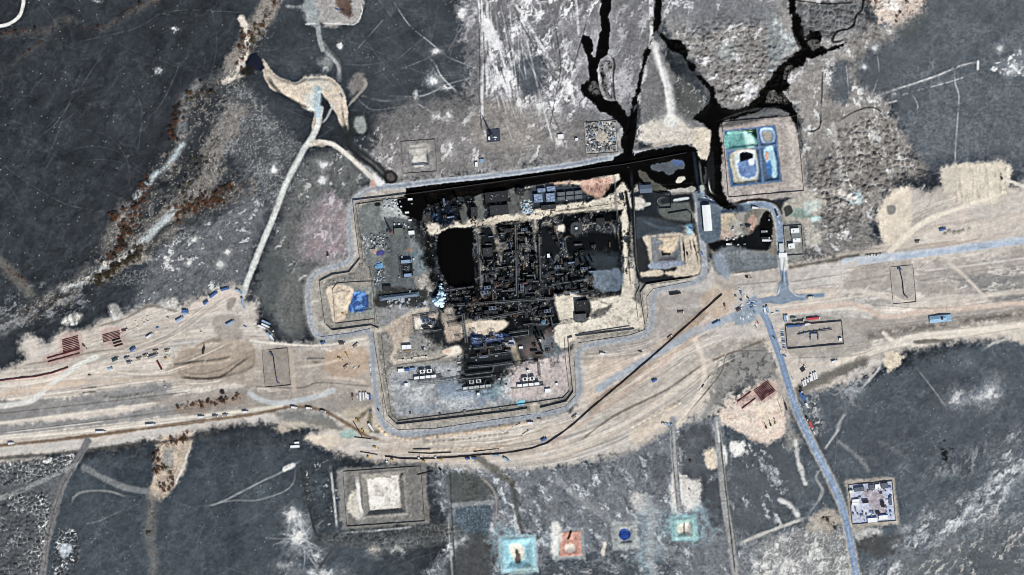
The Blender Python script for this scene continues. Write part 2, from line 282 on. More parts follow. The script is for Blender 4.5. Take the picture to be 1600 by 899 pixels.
salt(w, m * .8, (64, 66, 66), -50, 2, 6, .25, .2, .7, 3); salt(w, m * .8, (150, 142, 132), -50, 2, 5, .35, .2, .6, 8); specks(w, m, (60, 50, 44), .05, .8, 6); specks(w, m, (168, 162, 154), .03, .7, 7)
# ---- salt blooms in the south and south-west
bloom(458, 808, 9, 10, rays=4); bloom(468, 840, 13, 17, (240, 240, 238), 25, rays=12); bloom(495, 868, 8, 5, rays=4); bloom(500, 895, 30, 7, rays=3, a=.8); bloom(445, 885, 12, 4, (170, 172, 172), a=.7)
bloom(625, 852, 17, 5, (218, 216, 210), -20); bloom(584, 858, 6, 8, (208, 196, 178), rough=4); bloom(702, 842, 4, 7); bloom(700, 855, 4, 6); bloom(722, 844, 3, 3)
for x, y, rx, ry in ((684, 182, 6, 4), (700, 180, 6, 5), (678, 128, 11, 8), (674, 120, 5, 8), (508, 105, 3, 5), (532, 73, 2, 4), (700, 138, 6, 2), (680, 80, 5, 3), (654, 150, 3, 2), (505, 258, 7, 5), (504, 283, 5, 5), (427, 264, 5, 7), (722, 18, 6, 9), (843, 165, 8, 10), (758, 58, 4, 10), (704, 232, 5, 10), (150, 2, 4, 3), (272, 45, 2, 2), (247, 110, 4, 4)): bloom(x, y, rx, ry, (216, 217, 218), soft=2, rough=4)
for x, y, rx in ((1367, 75, 5), (1563, 76, 5), (1350, 105, 4), (1396, 147, 2), (1577, 112, 6), (1585, 105, 8), (1594, 80, 4)): bloom(x, y, rx, rx * .9, (196, 200, 202), soft=2, rough=2)
w, m = region('1548,106 1570,90 1600,82 1660,85 1660,118 1590,120 1555,112', 3, 3); blend(w, m * .35, (150, 156, 162)); salt(w, m, (228, 230, 232), 0, 1, 5, .3, .12, .9, 6)
# ---- long thin vehicle tracks over the plains
tracks('0,0 400,420', 34, (104, 110, 114), 190, .9, .42, .09, seed=3); tracks('0,720 480,900', 22, (116, 122, 126), 170, .9, .42, .09, seed=5)
tracks('1250,600 1600,900', 26, (124, 130, 134), 170, .9, .42, .09, seed=8); tracks('1400,0 1600,260', 18, (120, 126, 130), 160, .9, .4, .09, seed=9)
tracks('430,30 740,200', 22, (140, 145, 150), 120, .9, .35, .05, seed=11); tracks('1130,640 1260,860', 14, (150, 155, 158), 100, .9, .35, .05, seed=12); tracks('560,840 720,900', 10, (136, 140, 142), 90, .9, .3, .06, seed=13)
for s in ('100,150 125,137 150,100 175,75 200,58', '60,215 90,190 118,145', '215,240 222,180 215,150', '270,25 250,22 230,35 200,48 120,66', '390,20 300,16 262,18', '280,95 275,115 250,165 222,190', '0,255 50,290 100,318 150,330'): line(s, 1.3, (122, 128, 132), .9, .4, .5, brk=.4)
for w_ in (region('0,0 400,0 380,420 0,480'), region('430,0 740,0 700,220 540,180')): specks(*w_, (150, 154, 158), .0016, .7, 1)
specks(*region('1240,560 1640,560 1640,940 1340,940'), (150, 156, 160), .0016, .7, 2); specks(*region('0,700 480,700 470,940 0,940'), (150, 154, 158), .0016, .7, 3); specks(*region('0,0 400,0 380,420 0,480'), (40, 44, 48), .02, .6, 4); specks(*region('560,180 980,140 960,240 620,290'), (40, 42, 46), .012, .8, 5)
specks(*region('690,720 1130,650 1150,940 690,940'), (50, 56, 60), .02, .6, 6)
for s, wd, c, a in (('614,2 640,40 670,65 700,90', 1.6, 210, .8), ('668,88 680,100 690,120 718,148', 2.2, 226, .8), ('608,150 660,150 700,132 745,120', 2.2, 180, .7), ('620,110 660,95 700,78', 1.5, 150, .6), ('560,148 600,158 640,153 668,150', 4, 108, .7), ('640,155 665,170 684,182', 2.2, 176, .7), ('700,90 745,108', 2, 180, .6), ('700,80 735,20', 2, 150, .5), ('560,75 598,32', 2, 128, .7), ('633,127 650,160', 1, 130, .5), ('680,80 720,65 745,50', 8, 100, .5), ('592,0 618,35', 3, 118, .5)): line(s, wd, (c, c, c + 3), 1, .6, a, brk=.5)
for s, wd in (('747,-10 750,60 752,120 753,170', 3), ('752,-10 756,60 757,120', 2.2), ('760,-10 764,50 768,90 800,160', 5), ('770,40 790,110 800,160', 4), ('800,0 820,30 860,95 880,130', 5), ('752,125 753,190', 6), ('762,90 760,150', 5), ('1017,0 1018,60 1008,120 998,160', 7), ('900,0 905,60', 4)): line(s, wd, (206, 206, 208), 1.2, .8, .8, brk=.6)
for s in ('746,0 749,60 750,150', '754,0 756,70 759,150', '805,20 850,100 873,130', '865,30 876,100 868,150 855,220', '750,150 752,200', '915,40 895,110', '765,60 790,130'): line(s, 1.2, (66, 68, 72), .9, .4, .75)
rf = random.Random(31)
for i in range(30):
    x0 = rf.uniform(742, 830); dx = rf.uniform(-4, 60); l = rf.uniform(60, 190); y0 = rf.uniform(-20, 60); line(np.array([[x0, y0], [x0 + dx * .4 + rf.gauss(0, 2), y0 + l * .5], [x0 + dx, y0 + l]]), rf.choice((1.1, 1.6, 2.6)), rf.choice(((222, 222, 224), (198, 198, 200), (88, 90, 94))), .9, .5, .6, brk=.3)
w, m = poly('752,20 770,40 782,75 770,75 758,50', (230, 230, 232), 3, 5, .8)
for s in ('1366,152 1380,146 1420,133 1460,120 1500,103 1528,96', '1373,165 1400,158'): line(s, 5, (138, 140, 142), 1.4, .8, .9, brk=.3); line(s, 1.8, (196, 198, 200), 1, .5, .8, brk=.6)
line('1398,152 1440,140 1485,128 1522,115', 2.4, (170, 172, 174), 1.2, .8, .75, brk=.8); line('1491,112 1493,132 1498,150 1496,190 1493,230 1491,290', 2.6, (164, 166, 168), 1.2, .5, .85, brk=.3)
line('1453,113 1458,104 1450,96 1443,96', 2, (170, 172, 174), 1, .5, .7, brk=.6); line('1422,145 1430,155 1434,168 1426,178', 2, (196, 198, 198), 1, .6, .8, brk=.6); line('1528,96 1528,108', 3, (214, 216, 218), 1, .5, .8)
hline('1366,152 1420,133 1500,103 1528,96', 6, .8)
for s in ('1370,80 1372,120 1350,180', '1322,100 1326,145', '1385,185 1395,210 1400,225'): line(s, 2, (164, 166, 168), 1, .5, .6, brk=.5)
line('1310,190 1335,175 1362,168 1385,180', 2.4, (78, 76, 74), 1, .6, .8); line('1300,195 1312,250 1318,300 1310,330', 8, (170, 166, 162), 3, 3, .7)
# ---- named spoil: west access fan and pads (sheets cut from these below)
line('495,-20 497,40 500,60 512,80 528,98 530,125', 8, (126, 130, 132), 2, 1.5, .9, brk=.3)
poly('447,10 470,12 480,36 497,37 497,-10 488,-10 470,10', (150, 156, 158), 4, 4, .9); poly('497,-60 565,-60 566,18 555,36 540,37 500,35', (160, 156, 154), 3, 4, .95); poly('525,-20 540,-10 552,18 553,26 545,27 535,20 525,10', (110, 88, 78), 3, 3, .95)
line('500,36 540,38 556,37 566,18 562,0', 1.6, (206, 206, 206), 1, .5, .8); line('478,38 497,37', 1.5, (206, 206, 206), 1, .5, .8); hpoly('527,-15 540,-10 552,18 545,27 530,15', -4, 8)
poly('498,95 510,85 522,95 512,108 504,106', (140, 142, 142), 5, 5, .7); poly('548,125 565,115 570,130 556,145 548,150 545,138', (132, 128, 124), 4, 5, .8)
FAN = '408,94 416,97 425,112 440,122 462,128 476,122 500,120 516,122 530,132 540,150 544,175 545,205 540,207 535,200 528,182 518,168 508,152 500,148 500,200 488,200 490,175 478,172 462,160 440,147 425,140 413,120'
poly(FAN, (192, 176, 156), 1.6, 1.8, 1, .06); poly('478,122 505,119 520,128 515,140 500,142 485,138', (204, 198, 182), 4, 4, .7); poly('478,150 490,140 494,172 480,172', (184, 192, 190), 4, 4, .8)
hpoly(FAN, 3.5, 7); line('415,100 430,125 460,140 500,135 535,170 542,205', 2, (214, 200, 182), 1.5, 2, .5, brk=.6)
poly('388,90 398,82 410,94 412,108 400,110 386,106', (36, 40, 56), 2, 3); poly('376,110 396,104 396,116 380,118', (40, 40, 38), 3, 3, .9)
line('415,118 440,148 470,164 485,172', 5, (52, 54, 56), 2.5, 1.5, .7)
# ================================================================ the works: construction corridor, yard, roads, bunds, oil
def beige(s, rgb=(190, 175, 158), soft=5, rough=7, a=1., mott=.07): return poly(s, rgb, soft, rough, a, mott)
# turning yard in the west and its tongue
KW, KM = beige('-80,590 0,578 40,562 30,545 45,525 75,540 95,518 140,515 160,500 195,492 235,480 285,476 320,462 345,450 375,448 385,470 400,475 402,505 420,520 440,540 520,530 590,520 590,600 600,660 640,684 740,672 860,650 900,632 905,550 1000,530 1020,505 1024,455 1100,435 1112,410 1150,420 1220,412 1310,400 1362,392 1380,372 1372,330 1395,298 1420,292 1450,300 1475,288 1480,262 1570,257 1578,290 1700,300 1700,515 1600,522 1560,530 1480,535 1400,553 1370,575 1340,590 1255,612 1160,600 1140,640 1060,660 1000,695 940,712 860,727 780,732 640,725 570,716 515,700 480,684 500,672 470,664 380,660 300,675 200,690 -80,722', (190, 180, 168), 10, 7, 1, .04)
w, m = KW, KM
salt(w, m, (214, 202, 186), -8, 5, 26, .15, .5, .5, 3); salt(w, m, (150, 144, 138), -8, 6, 22, .2, .5, .5, 6); salt(w, m, (202, 180, 166), -30, 2, 40, .1, .4, .45, 9); salt(w, m, (166, 165, 163), -10, 2.5, 55, .15, .4, .6, 5)
C_KEEP = C.copy(); KF = np.zeros((NY, NX), np.float32); KF[KW] = KM
for s, n, sp in (('-80,600 60,590 200,560 330,545 450,545 580,530', 26, 45), ('-80,640 100,622 250,610 400,590 580,580', 24, 30), ('-80,690 100,672 300,645 450,622 580,620', 18, 14), ('560,700 700,700 850,690 980,640 1100,560 1180,500', 34, 40), ('600,690 760,695 900,680', 16, 18), ('1150,440 1300,420 1450,400 1650,370', 26, 40), ('1200,480 1350,470 1500,470 1650,450', 26, 45), ('1240,560 1400,530 1650,495', 18, 30), ('60,570 150,530 260,500 370,465', 16, 30), ('1390,395 1440,350 1540,310', 12, 20)):
    ruts(s, n // 3, sp, (208, 198, 184), 9, .3, brk=.2, seed=n + 5); ruts(s, n // 3, sp, (150, 145, 138), 8, .34, brk=.2, seed=n + 6); ruts(s, n // 4, sp, (190, 165, 140), 7, .3, brk=.2, seed=n + 7)
    ruts(s, n, sp, (218, 208, 194), 1.5, .5, brk=.25, seed=n); ruts(s, n, sp, (140, 131, 122), 1.3, .4, brk=.25, seed=n + 1)
C[:] = C_KEEP + (C - C_KEEP) * KF[..., None]
# grey gravel strips of the corridor
for s in ('-80,634 100,622 250,600 265,612 250,628 120,645 -80,668', '-80,672 150,652 290,628 330,640 200,660 -80,690'): poly(s, (134, 133, 133), 4, 4, .9)
poly('230,625 300,612 380,606 480,618 580,612 580,640 430,645 300,650', (142, 134, 126), 6, 6, .75); poly('400,545 470,546 580,556 580,610 470,612 380,600 300,590 380,560', (156, 145, 134), 6, 7, .8)
poly('270,560 390,548 400,590 370,600 280,605', (166, 150, 134), 6, 6, .7); poly('600,700 760,690 880,660 900,670 760,712 640,715', (176, 160, 142), 6, 6, .6)
poly('520,545 570,545 575,580 545,590 515,585 508,560', (182, 154, 128), 6, 7, .85); poly('535,640 580,635 590,660 570,685 540,660', (170, 156, 134), 5, 5, .7)
for s in ('910,540 1010,532 1025,545 960,565 915,572', '1030,462 1098,455 1100,478 1025,480', '1025,484 1095,480 1090,500 1030,530'): poly(s, (152, 145, 138), 5, 6, .8)
poly('920,560 1000,556 1040,530 1090,500 1100,520 1000,600 930,640', (194, 172, 152), 8, 8, .7); line('925,637 1035,546 1125,465', 14, (158, 136, 116), 4, 4, .7); poly('1090,470 1135,440 1150,470 1120,500', (182, 160, 138), 6, 6, .8)
poly('940,620 1060,570 1170,530 1200,545 1180,580 1060,610 980,660', (176, 164, 150), 8, 9, .6); poly('1110,540 1180,535 1200,560 1120,565', (150, 142, 134), 6, 7, .7); poly('985,672 1060,640 1040,655 1000,690', (206, 188, 164), 6, 6, .7)
for x, y, t in ((1240, 415, 0), (1330, 430, 1), (1400, 455, 0)): pass
poly('1125,420 1215,418 1215,445 1130,450', (164, 156, 148), 5, 5, .7); poly('1230,425 1310,410 1320,440 1235,455', (172, 168, 164), 5, 5, .7); line('1235,418 1340,400', 5, (88, 86, 80), 3, 2, .8); line('1150,425 1212,418', 6, (94, 88, 78), 3, 2.5, .8)
poly('1320,425 1390,410 1530,400 1640,385 1640,480 1560,475 1480,455 1420,475 1330,470', (156, 149, 142), 7, 6, .75); poly('1500,440 1600,420 1640,420 1640,470 1560,470', (126, 126, 126), 8, 8, .7); salt(*region('1330,415 1640,390 1640,480 1330,475'), (206, 198, 188), -8, 6, 5, .4, .25, .7, 5)
poly('1228,500 1330,492 1360,505 1350,560 1240,555', (152, 146, 138), 6, 6, .8); poly('1350,500 1640,470 1640,500 1500,512 1380,530', (150, 142, 133), 6, 6, .7); line('1360,525 1440,512 1560,495 1640,488', 12, (84, 80, 74), 5, 6, .75, brk=.6); line('1300,570 1380,545 1460,530 1580,512 1660,505', 10, (210, 198, 182), 4, 4, .8)
line('1245,612 1290,590 1350,565', 14, (98, 94, 88), 5, 5, .75); line('1430,535 1480,532', 5, (110, 104, 96), 2, 2, .8)
poly('1383,552 1404,552 1410,565 1392,580 1384,575', (206, 190, 164), 4, 5); poly('1580,520 1640,515 1640,560 1600,540', (200, 190, 174), 5, 5, .9)
# bright scraped pads in the east
poly('1372,330 1395,300 1420,292 1425,330 1422,370 1400,385 1375,370', (204, 190, 170), 4, 4); poly('1478,262 1572,258 1574,300 1545,318 1500,318 1480,300', (208, 196, 176), 4, 4); salt(*region('1480,262 1572,260 1570,310 1485,315', 4, 3), (172, 160, 142), 86, 10, 3, .15, .3, .7, 4)
poly('1475,270 1500,265 1490,310 1480,320', (190, 180, 164), 4, 4, .8); poly('1386,322 1398,322 1398,333 1388,335', (142, 138, 130), 2, 1.5); line('1390,395 1420,365 1450,345 1500,325 1545,310', 7, (220, 208, 188), 2.5, 2, .9); line('1570,280 1600,292', 5, (206, 198, 184), 2, 1, .9)
for s in ('1420,360 1450,320 1460,290', '1425,330 1450,300', '1430,310 1445,290'): line(s, 2, (170, 166, 160), 1, 1, .7)
# pipe laydown yard in the south-east and the corridor's long fringe
poly('1118,655 1140,625 1180,600 1222,600 1230,640 1225,680 1190,690 1150,670', (206, 188, 172), 5, 6); poly('1180,640 1200,632 1212,645 1200,665 1185,655', (222, 204, 180), 4, 3, .8); w, m = region('1120,650 1180,605 1228,605 1228,690'); salt(w, m, (216, 176, 158), 20, 2, 14, .3, .3, .5, 5)
poly('1140,550 1200,545 1215,590 1165,600 1130,625 1100,650 1110,620', (132, 131, 129), 7, 8, .9); salt(*region('1120,560 1210,550 1210,600 1130,640'), (84, 86, 88), 0, 1, 8, .2, .3, .7, 6)
poly('1205,575 1225,590 1235,640 1240,670 1255,690 1230,700 1225,640', (150, 146, 140), 6, 5, .7); w, m = region('1258,620 1280,625 1285,665 1270,680 1260,650'); salt(w, m, (176, 176, 174), 0, 1, 6, .1, .3, .8, 4)
# rows of dumped soil beside the trenches
def heaps(s, n, r, rgb, h=1.6):
    p = smooth(pts(s)); L = np.r_[0, np.cumsum(np.hypot(*np.diff(p, axis=0).T))]
    for i in range(n):
        t = L[-1] * (i + .5) / n + random.gauss(0, 1.2); x = np.interp(t, L, p[:, 0]); y = np.interp(t, L, p[:, 1]); rr = r * random.uniform(.75, 1.25)
        q = np.array([[x, y]]); w = win(q, rr + 2); d = np.hypot(GX[w] - x, GY[w] - y) + .5 * NF[w]; k = np.clip(1 - d / rr, 0, 1); H[w] += h * k; blend(w, sst(0, .4, k) * .8, rgb, .08)
heaps('612,680 640,687 690,680 760,672 830,660', 30, 4, (196, 168, 138)); heaps('660,693 700,690 760,683 800,676', 18, 3.6, (166, 156, 142)); heaps('670,703 720,702 790,698', 12, 3.5, (188, 164, 138)); heaps('985,668 1060,630 1040,640', 12, 4, (208, 190, 164)); heaps('588,664 605,680', 7, 4, (206, 180, 146))
heaps('163,622 190,622 240,613', 12, 4, (138, 136, 132), 1.8); heaps('1272,368 1282,362 1300,358', 4, 4.5, (140, 136, 130), 2); heaps('1474,368 1483,361 1494,364 1510,359 1517,358', 6, 4, (158, 150, 140), 2)
for s in ('275,572 300,568 318,566', '325,566 350,562 358,560'): line(s, 5, (108, 94, 76), 2, 1, .9); hline(s, 9, 2.5)
line('280,580 310,585 345,578 370,565 385,555', 3, (104, 92, 78), 1.5, 1, .8); line('482,562 495,566 506,562', 5, (120, 108, 94), 2, 1, .8); hline('482,562 506,562', 7, 2)
for s in ('128,608 150,605', '130,614 148,612'): line(s, 2, (112, 104, 96), 1, .5, .8)
line('350,530 320,535 300,550 310,560', 4, (146, 126, 104), 2, 2, .7); poly('332,500 350,492 372,495 378,530 350,535 338,525', (158, 148, 138), 5, 4, .8); poly('355,470 368,466 366,480 355,485', (142, 132, 122), 3, 3, .8)
for s in ('170,480 185,478 193,502 176,506', '250,470 275,466 276,485 252,487', '95,505 112,490 128,492 120,508'): poly(s, (168, 166, 160), 4, 3, .8); salt(*region(s, 2, 2), (214, 212, 206), 75, 6, 3, .2, .3, .8, 3)
# ---- earth ridges, haul road along the south edge
line('-80,700 0,696 120,684 240,668 330,656 400,647 440,638 475,636 505,642 530,655 552,668 575,682 600,689', 5, (126, 102, 80), 2.2, 1.2, .85); line('-80,688 120,675 240,660 330,648 395,641 440,634', 6, (206, 196, 180), 2, 1, .7)
line('-80,712 100,700 240,682', 6, (176, 172, 164), 3, 2, .8); line('-80,722 60,712 200,697 300,684 340,672', 5, (74, 74, 72), 3, 3, .7)
line('440,668 480,660 520,668 540,678', 16, (196, 180, 158), 5, 4, .7); poly('480,684 520,680 530,690 515,700', (206, 190, 166), 4, 4, .8); poly('440,640 500,645 540,675 500,668 440,656', (104, 106, 104), 6, 5, .7)
line('560,655 578,640 578,670 590,675', 7, (114, 104, 84), 3, 2, .8)
poly('532,673 552,672 558,683 534,684', (150, 170, 164), 2, 2, .9)
poly('272,640 300,627 340,623 380,618 378,630 340,637 290,648', (150, 130, 114), 5, 5, .8)
for s in ('94,526 124,518 128,548 98,558', '72,556 124,543 126,556 76,570', '158,518 190,512 194,540 172,542', '1172,610 1200,592 1216,610 1190,630', '1150,628 1172,610 1182,620 1160,640'): poly(s, (182, 146, 136), 3, 2, .6)
line('-80,642 0,635 45,628 60,618 75,605 95,590 120,572 150,558', 8, (206, 205, 200), 2, 1, .85); line('-80,624 0,617 70,607 130,598', 9, (196, 172, 148), 3, 2, .6); line('-80,606 0,604 60,598 110,585', 4, (214, 204, 190), 1.5, 1, .8); line('-80,669 0,661 120,647 250,629', 4, (200, 191, 178), 1.5, 1, .85); line('-80,653 0,646 130,632 300,612', 1.6, (112, 110, 108), 1, .5, .8); line('0,676 120,662 250,645 330,636', 1.4, (114, 112, 110), .9, .5, .7); line('30,572 90,562 160,548 240,545', 2, (148, 138, 126), 1, .6, .7); line('145,512 190,500 215,488 235,478 285,489', 3, (140, 130, 118), 1.4, 1, .8)
line('390,615 405,624 430,630 470,626 500,618 520,610', 8, (174, 178, 180), 2.5, 1.5, .85); line('380,530 420,536 500,540 580,528', 3, (212, 202, 186), 1.5, 1, .8); line('395,604 470,606 500,598 580,604', 2, (128, 118, 108), 1, .6, .7); line('455,548 460,610', 6, (180, 164, 148), 2, 1, .8); line('460,575 500,570 540,560', 4, (206, 188, 170), 2, 1, .6); line('500,590 540,592 580,600', 5, (196, 174, 156), 2, 1.5, .7)
hpoly('275,548 330,538 388,532 396,574 340,592 285,590', -1.6, 5, True); poly('275,548 330,538 388,532 396,574 340,592 285,590', (158, 140, 122), 5, 5, .7); line('278,590 330,592 350,586 372,570 392,556', 3.5, (112, 98, 84), 1.5, 1, .85); line('280,600 330,598 352,592', 2, (206, 194, 178), 1, .7, .8)
for s, wd, c in (('1235,441 1320,428', 1.5, 112), ('1240,453 1310,443', 1.5, 128), ('1130,432 1215,420', 3, 206), ('1150,446 1212,440', 2, 120), ('1430,440 1520,425 1640,408', 1.5, 130), ('1350,476 1480,481 1640,456', 1.6, 126), ('1330,440 1390,430', 1.5, 130), ('1430,425 1540,412 1640,398', 3, 208), ('1320,420 1390,409', 1.4, 118), ('1225,492 1320,483', 4, 210), ('1230,480 1330,468', 2, 150), ('1360,512 1480,498 1640,480', 1.6, 124), ('1240,560 1330,556 1370,545', 1.3, 112), ('1290,545 1340,540 1370,530', 1.3, 120), ('1300,580 1400,545 1500,528 1600,512', 1.3, 132)): line(s, wd, (c, c - 6, c - 13), 1, .7, .75, brk=.25)
for s in ('915,625 1000,572 1080,530 1150,500', '930,640 1010,590 1090,545 1180,515', '980,668 1050,625 1110,580 1180,545', '700,690 800,680 880,655', '620,708 760,698 900,670', '905,600 1000,560 1080,515', '910,555 1010,540 1090,490'): ruts(s, 8, 9, (216, 206, 192), 1.2, .7, brk=.15, seed=len(s)); ruts(s, 7, 9, (134, 124, 114), 1.1, .55, brk=.15, seed=len(s) + 3)
for s in ('-80,590 60,585 160,560 300,545', '180,560 260,530 330,480 370,455', '150,575 260,575 390,520', '-80,690 240,657 440,634', '60,568 160,535 250,490 370,458'): ruts(s, 9, 9, (220, 210, 196), 1.2, .7, brk=.15, seed=len(s)); ruts(s, 7, 9, (140, 130, 118), 1.1, .5, brk=.15, seed=len(s) + 3)
# ---- south-west tracks
line('137,690 120,720 100,755 88,790 78,830 70,870 62,960', 11, (112, 112, 114), 2, 1.2, .95); line('134,700 116,730 98,760 84,800 74,850 65,930', 1, (76, 78, 80), .8, .4, .7); line('-20,785 30,768 80,745 120,725', 7, (132, 134, 136), 2, 1.5, .8); line('130,730 160,746 195,762 230,768', 9, (120, 124, 126), 2.5, 1.5, .85)
line('110,790 118,775 135,768 170,768 200,778', 3, (134, 136, 136), 1.5, 1, .7); line('135,820 160,812 195,795', 3, (118, 122, 124), 1.5, 1, .6, brk=.5); line('320,792 345,785 375,770 410,752 440,738 470,720', 3, (176, 178, 178), 1.6, .8, .85, brk=.2); line('340,786 370,782 400,782 440,770 458,755 462,730', 2.4, (156, 158, 158), 1.4, .6, .8, brk=.2)
line('445,733 458,727', 8, (206, 206, 202), 2, 1.5, .8); line('470,722 475,760 485,800 492,830 505,850', 3, (60, 66, 70), 1.5, 1, .8)
line('523,853 508,875 494,894', 4, (74, 76, 78), 1.4, .5, .95); line('596,835 606,855', 9, (112, 114, 116), 2.5, 1, .8); w, m = region('475,725 525,730 530,830 505,850 485,800', 6, 6); salt(w, m, (56, 62, 66), 0, 1, 6, .1, .3, .8, 3); salt(w, m, (160, 164, 166), 0, 1, 5, .55, .15, .8, 5)
w, m = region('510,835 700,815 705,850 520,855', 5, 6); blend(w, m * .6, (90, 94, 96)); cells(w, m, 8, 1.5, (70, 74, 76), (150, 150, 146), .14, 6, a=.8)
line('703,730 705,780 708,840 712,900 716,960', 2, (70, 74, 76), 1, .4, .9); line('700,800 703,850 712,960', 2.5, (146, 148, 150), 1.2, .6, .7); line('708,790 770,785', 7, (136, 140, 142), 2, 1.5, .7); line('748,742 770,765 776,790 772,830', 3.5, (138, 134, 130), 1.5, 1, .8); line('672,760 656,762 655,785 660,800', 3, (206, 208, 208), 1.2, .6, .8, brk=.3)
line('745,715 775,735 800,757', 12, (92, 92, 84), 4, 3, .7); line('800,757 806,790 816,832', 8, (80, 82, 82), 3, 2, .8); line('830,775 860,800 885,825', 3, (104, 104, 104), 1.5, .8, .7); line('870,750 920,790 960,815', 9, (144, 146, 148), 4, 4, .6); line('1010,780 1020,810 1015,860 1030,960', 13, (146, 152, 156), 4, 4, .8)
line('1052,655 1052,700 1056,740 1061,795', 9, (146, 148, 150), 2, 1, .95); line('1049,660 1051,710 1059,800', 1, (80, 80, 80), .8, .3, .8); line('1056,660 1058,720 1064,795', 1, (90, 90, 90), .8, .3, .7)
line('1120,655 1126,720 1133,790 1142,840 1148,890 1154,960', 11, (140, 141, 142), 2, 1, .95); line('1124,670 1130,730 1138,800 1149,900', 1.4, (64, 66, 66), .9, .3, .85); line('1131,700 1138,770 1152,870', 1.2, (92, 92, 92), .8, .3, .7); line('1120,660 1124,690', 3, (196, 196, 196), 1, .6, .6)
line('1150,852 1190,835 1230,820 1262,808', 5, (174, 172, 168), 2, 1, .9); line('1262,806 1285,770 1275,745 1290,728', 4, (150, 152, 152), 2, 1.5, .8); line('1243,690 1247,720 1252,735 1258,755', 6, (196, 196, 194), 3, 3, .8); line('1218,782 1235,790 1246,805', 6, (206, 206, 206), 3, 3, .8); line('1290,700 1310,672', 4, (166, 168, 168), 2, 1, .8); line('1310,690 1345,718 1356,735', 6, (128, 132, 134), 3, 2, .7)
line('1252,645 1258,660 1262,700 1290,715 1303,690 1318,660 1325,640', 0.1, (0, 0, 0), .01, 0, 0)
line('1376,560 1374,575 1360,592 1345,608', 4.5, (168, 168, 166), 1.6, 1, .85); line('1325,640 1312,660 1306,680', 5, (150, 152, 152), 2.5, 2, .8); line('1432,575 1450,598 1463,615 1480,640', 2, (128, 134, 136), 1.2, .6, .7); line('1536,547 1555,535 1580,528', 4, (168, 168, 164), 1.5, 1, .85); line('1290,612 1310,615 1345,575', 2, (150, 150, 148), 1.5, 1, .6)
RING = '975,243 940,249 900,257 850,264 800,271 740,278 680,284 640,289 600,292 575,297 558,308 549,322 546,345 547,375 549,398 543,409 525,416 503,422 489,432 482,447 481,470 484,495 488,512 496,524 512,527 545,522 572,517 581,528 583,560 586,600 590,635 597,658 612,673 632,678 680,674 740,665 800,655 850,647 878,640 896,627 905,610 905,585 902,562 906,549 920,540 960,533 995,527 1010,520 1018,506 1019,485 1020,467 1027,455 1045,449 1080,443 1094,436 1101,424 1100,400 1097,375 1093,345 1090,310 1087,280 1083,252 1076,238 1060,234 1020,238'
w, m = poly(RING, (154, 149, 141), 4, 2.5, 1, .07); salt(w, m, (184, 174, 160), -10, 3, 10, .3, .3, .6, 4)
YARD = '553,315 600,307 640,302 800,284 975,264 1072,248 1078,300 1086,360 1090,425 1010,442 1003,455 1010,515 990,520 893,531 890,560 897,612 886,627 845,638 800,644 700,656 624,664 607,650 594,570 588,515 574,508 518,516 509,505 503,455 508,438 556,424 563,406 557,360'
poly(YARD, (134, 131, 125), 1.5, .6, 1, .05, False)
w, m = region(YARD, 2, 1, False); salt(w, m, (158, 154, 146), 0, 1, 18, .3, .3, .7, 4); salt(w, m, (106, 106, 104), 0, 1, 14, .35, .25, .6, 6); specks(w, m, (206, 206, 202), .01); specks(w, m, (62, 62, 62), .03, .8, 2)
# ---- brine, flare and drill pits (real basins); local frame so the corners stay square
def quad(cx, cy, a, b, rot):
    c, s = math.cos(math.radians(rot)), math.sin(math.radians(rot)); return np.array([[cx + u * a / 2 * c - v * b / 2 * s, cy + u * a / 2 * s + v * b / 2 * c] for u, v in ((-1, -1), (1, -1), (1, 1), (-1, 1))])
def box(cx, cy, a, b, rot, rgb, soft=1., rough=.5, al=1., mott=.05): return poly(quad(cx, cy, a, b, rot), rgb, soft, rough, al, mott, False)
def pit(cx, cy, a, b, rot, ramp, depth, rim, bank, floor, rimw=4, berm=1.2):
    box(cx, cy, a + rimw * 2 + 6, b + rimw * 2 + 6, rot, rim, 3, 2, .85); box(cx, cy, a + rimw, b + rimw, rot, bank); hpoly(quad(cx, cy, a + rimw * 2, b + rimw * 2, rot), berm, rimw); hpoly(quad(cx, cy, a, b, rot), -depth - berm, ramp); box(cx, cy, a - 2 * ramp, b - 2 * ramp, rot, floor)
pit(810, 866, 46, 46, -4, 13, 5, (150, 178, 186), (150, 190, 202), (186, 200, 198)); poly('798,852 815,853 815,869 800,870', (226, 220, 206), 2, 2); poly('806,860 812,866 814,878 806,880', (92, 86, 76), 2, 2, .8); poly('802,892 830,882 838,890 806,900', (140, 160, 160), 3, 2, .6); poly('840,850 858,820 872,815 870,880 860,862', (150, 170, 174), 5, 4, .3)
pit(891, 850, 30, 34, -4, 12, 3, (150, 150, 150), (196, 140, 124), (208, 146, 122)); poly('883,853 895,850 898,860 886,862', (240, 214, 196), 2, 3); line('892,830 888,842', 3, (70, 58, 54), 1, .6, .9); poly('862,822 875,818 878,838 870,868 862,866', (214, 212, 206), 3, 4, .9)
pit(977, 837, 24, 26, -4, 6, 3, (152, 158, 160), (146, 152, 154), (128, 138, 146), 6); poly(np.c_[976 + 9 * np.cos(np.linspace(0, 6.1, 12)), 835 + 9 * np.sin(np.linspace(0, 6.1, 12))], (58, 84, 146), 1, .8, 1, .12); poly('944,846 938,864 944,868 948,850', (206, 196, 180), 2, 3, .8)
pit(1069, 826, 28, 27, -4, 9, 4.5, (140, 176, 180), (148, 178, 176), (150, 156, 146)); poly('1061,822 1076,818 1078,834 1062,834', (206, 204, 192), 2, 3); line('1069,818 1069,834', 2, (90, 84, 74), 1, .3, .8)
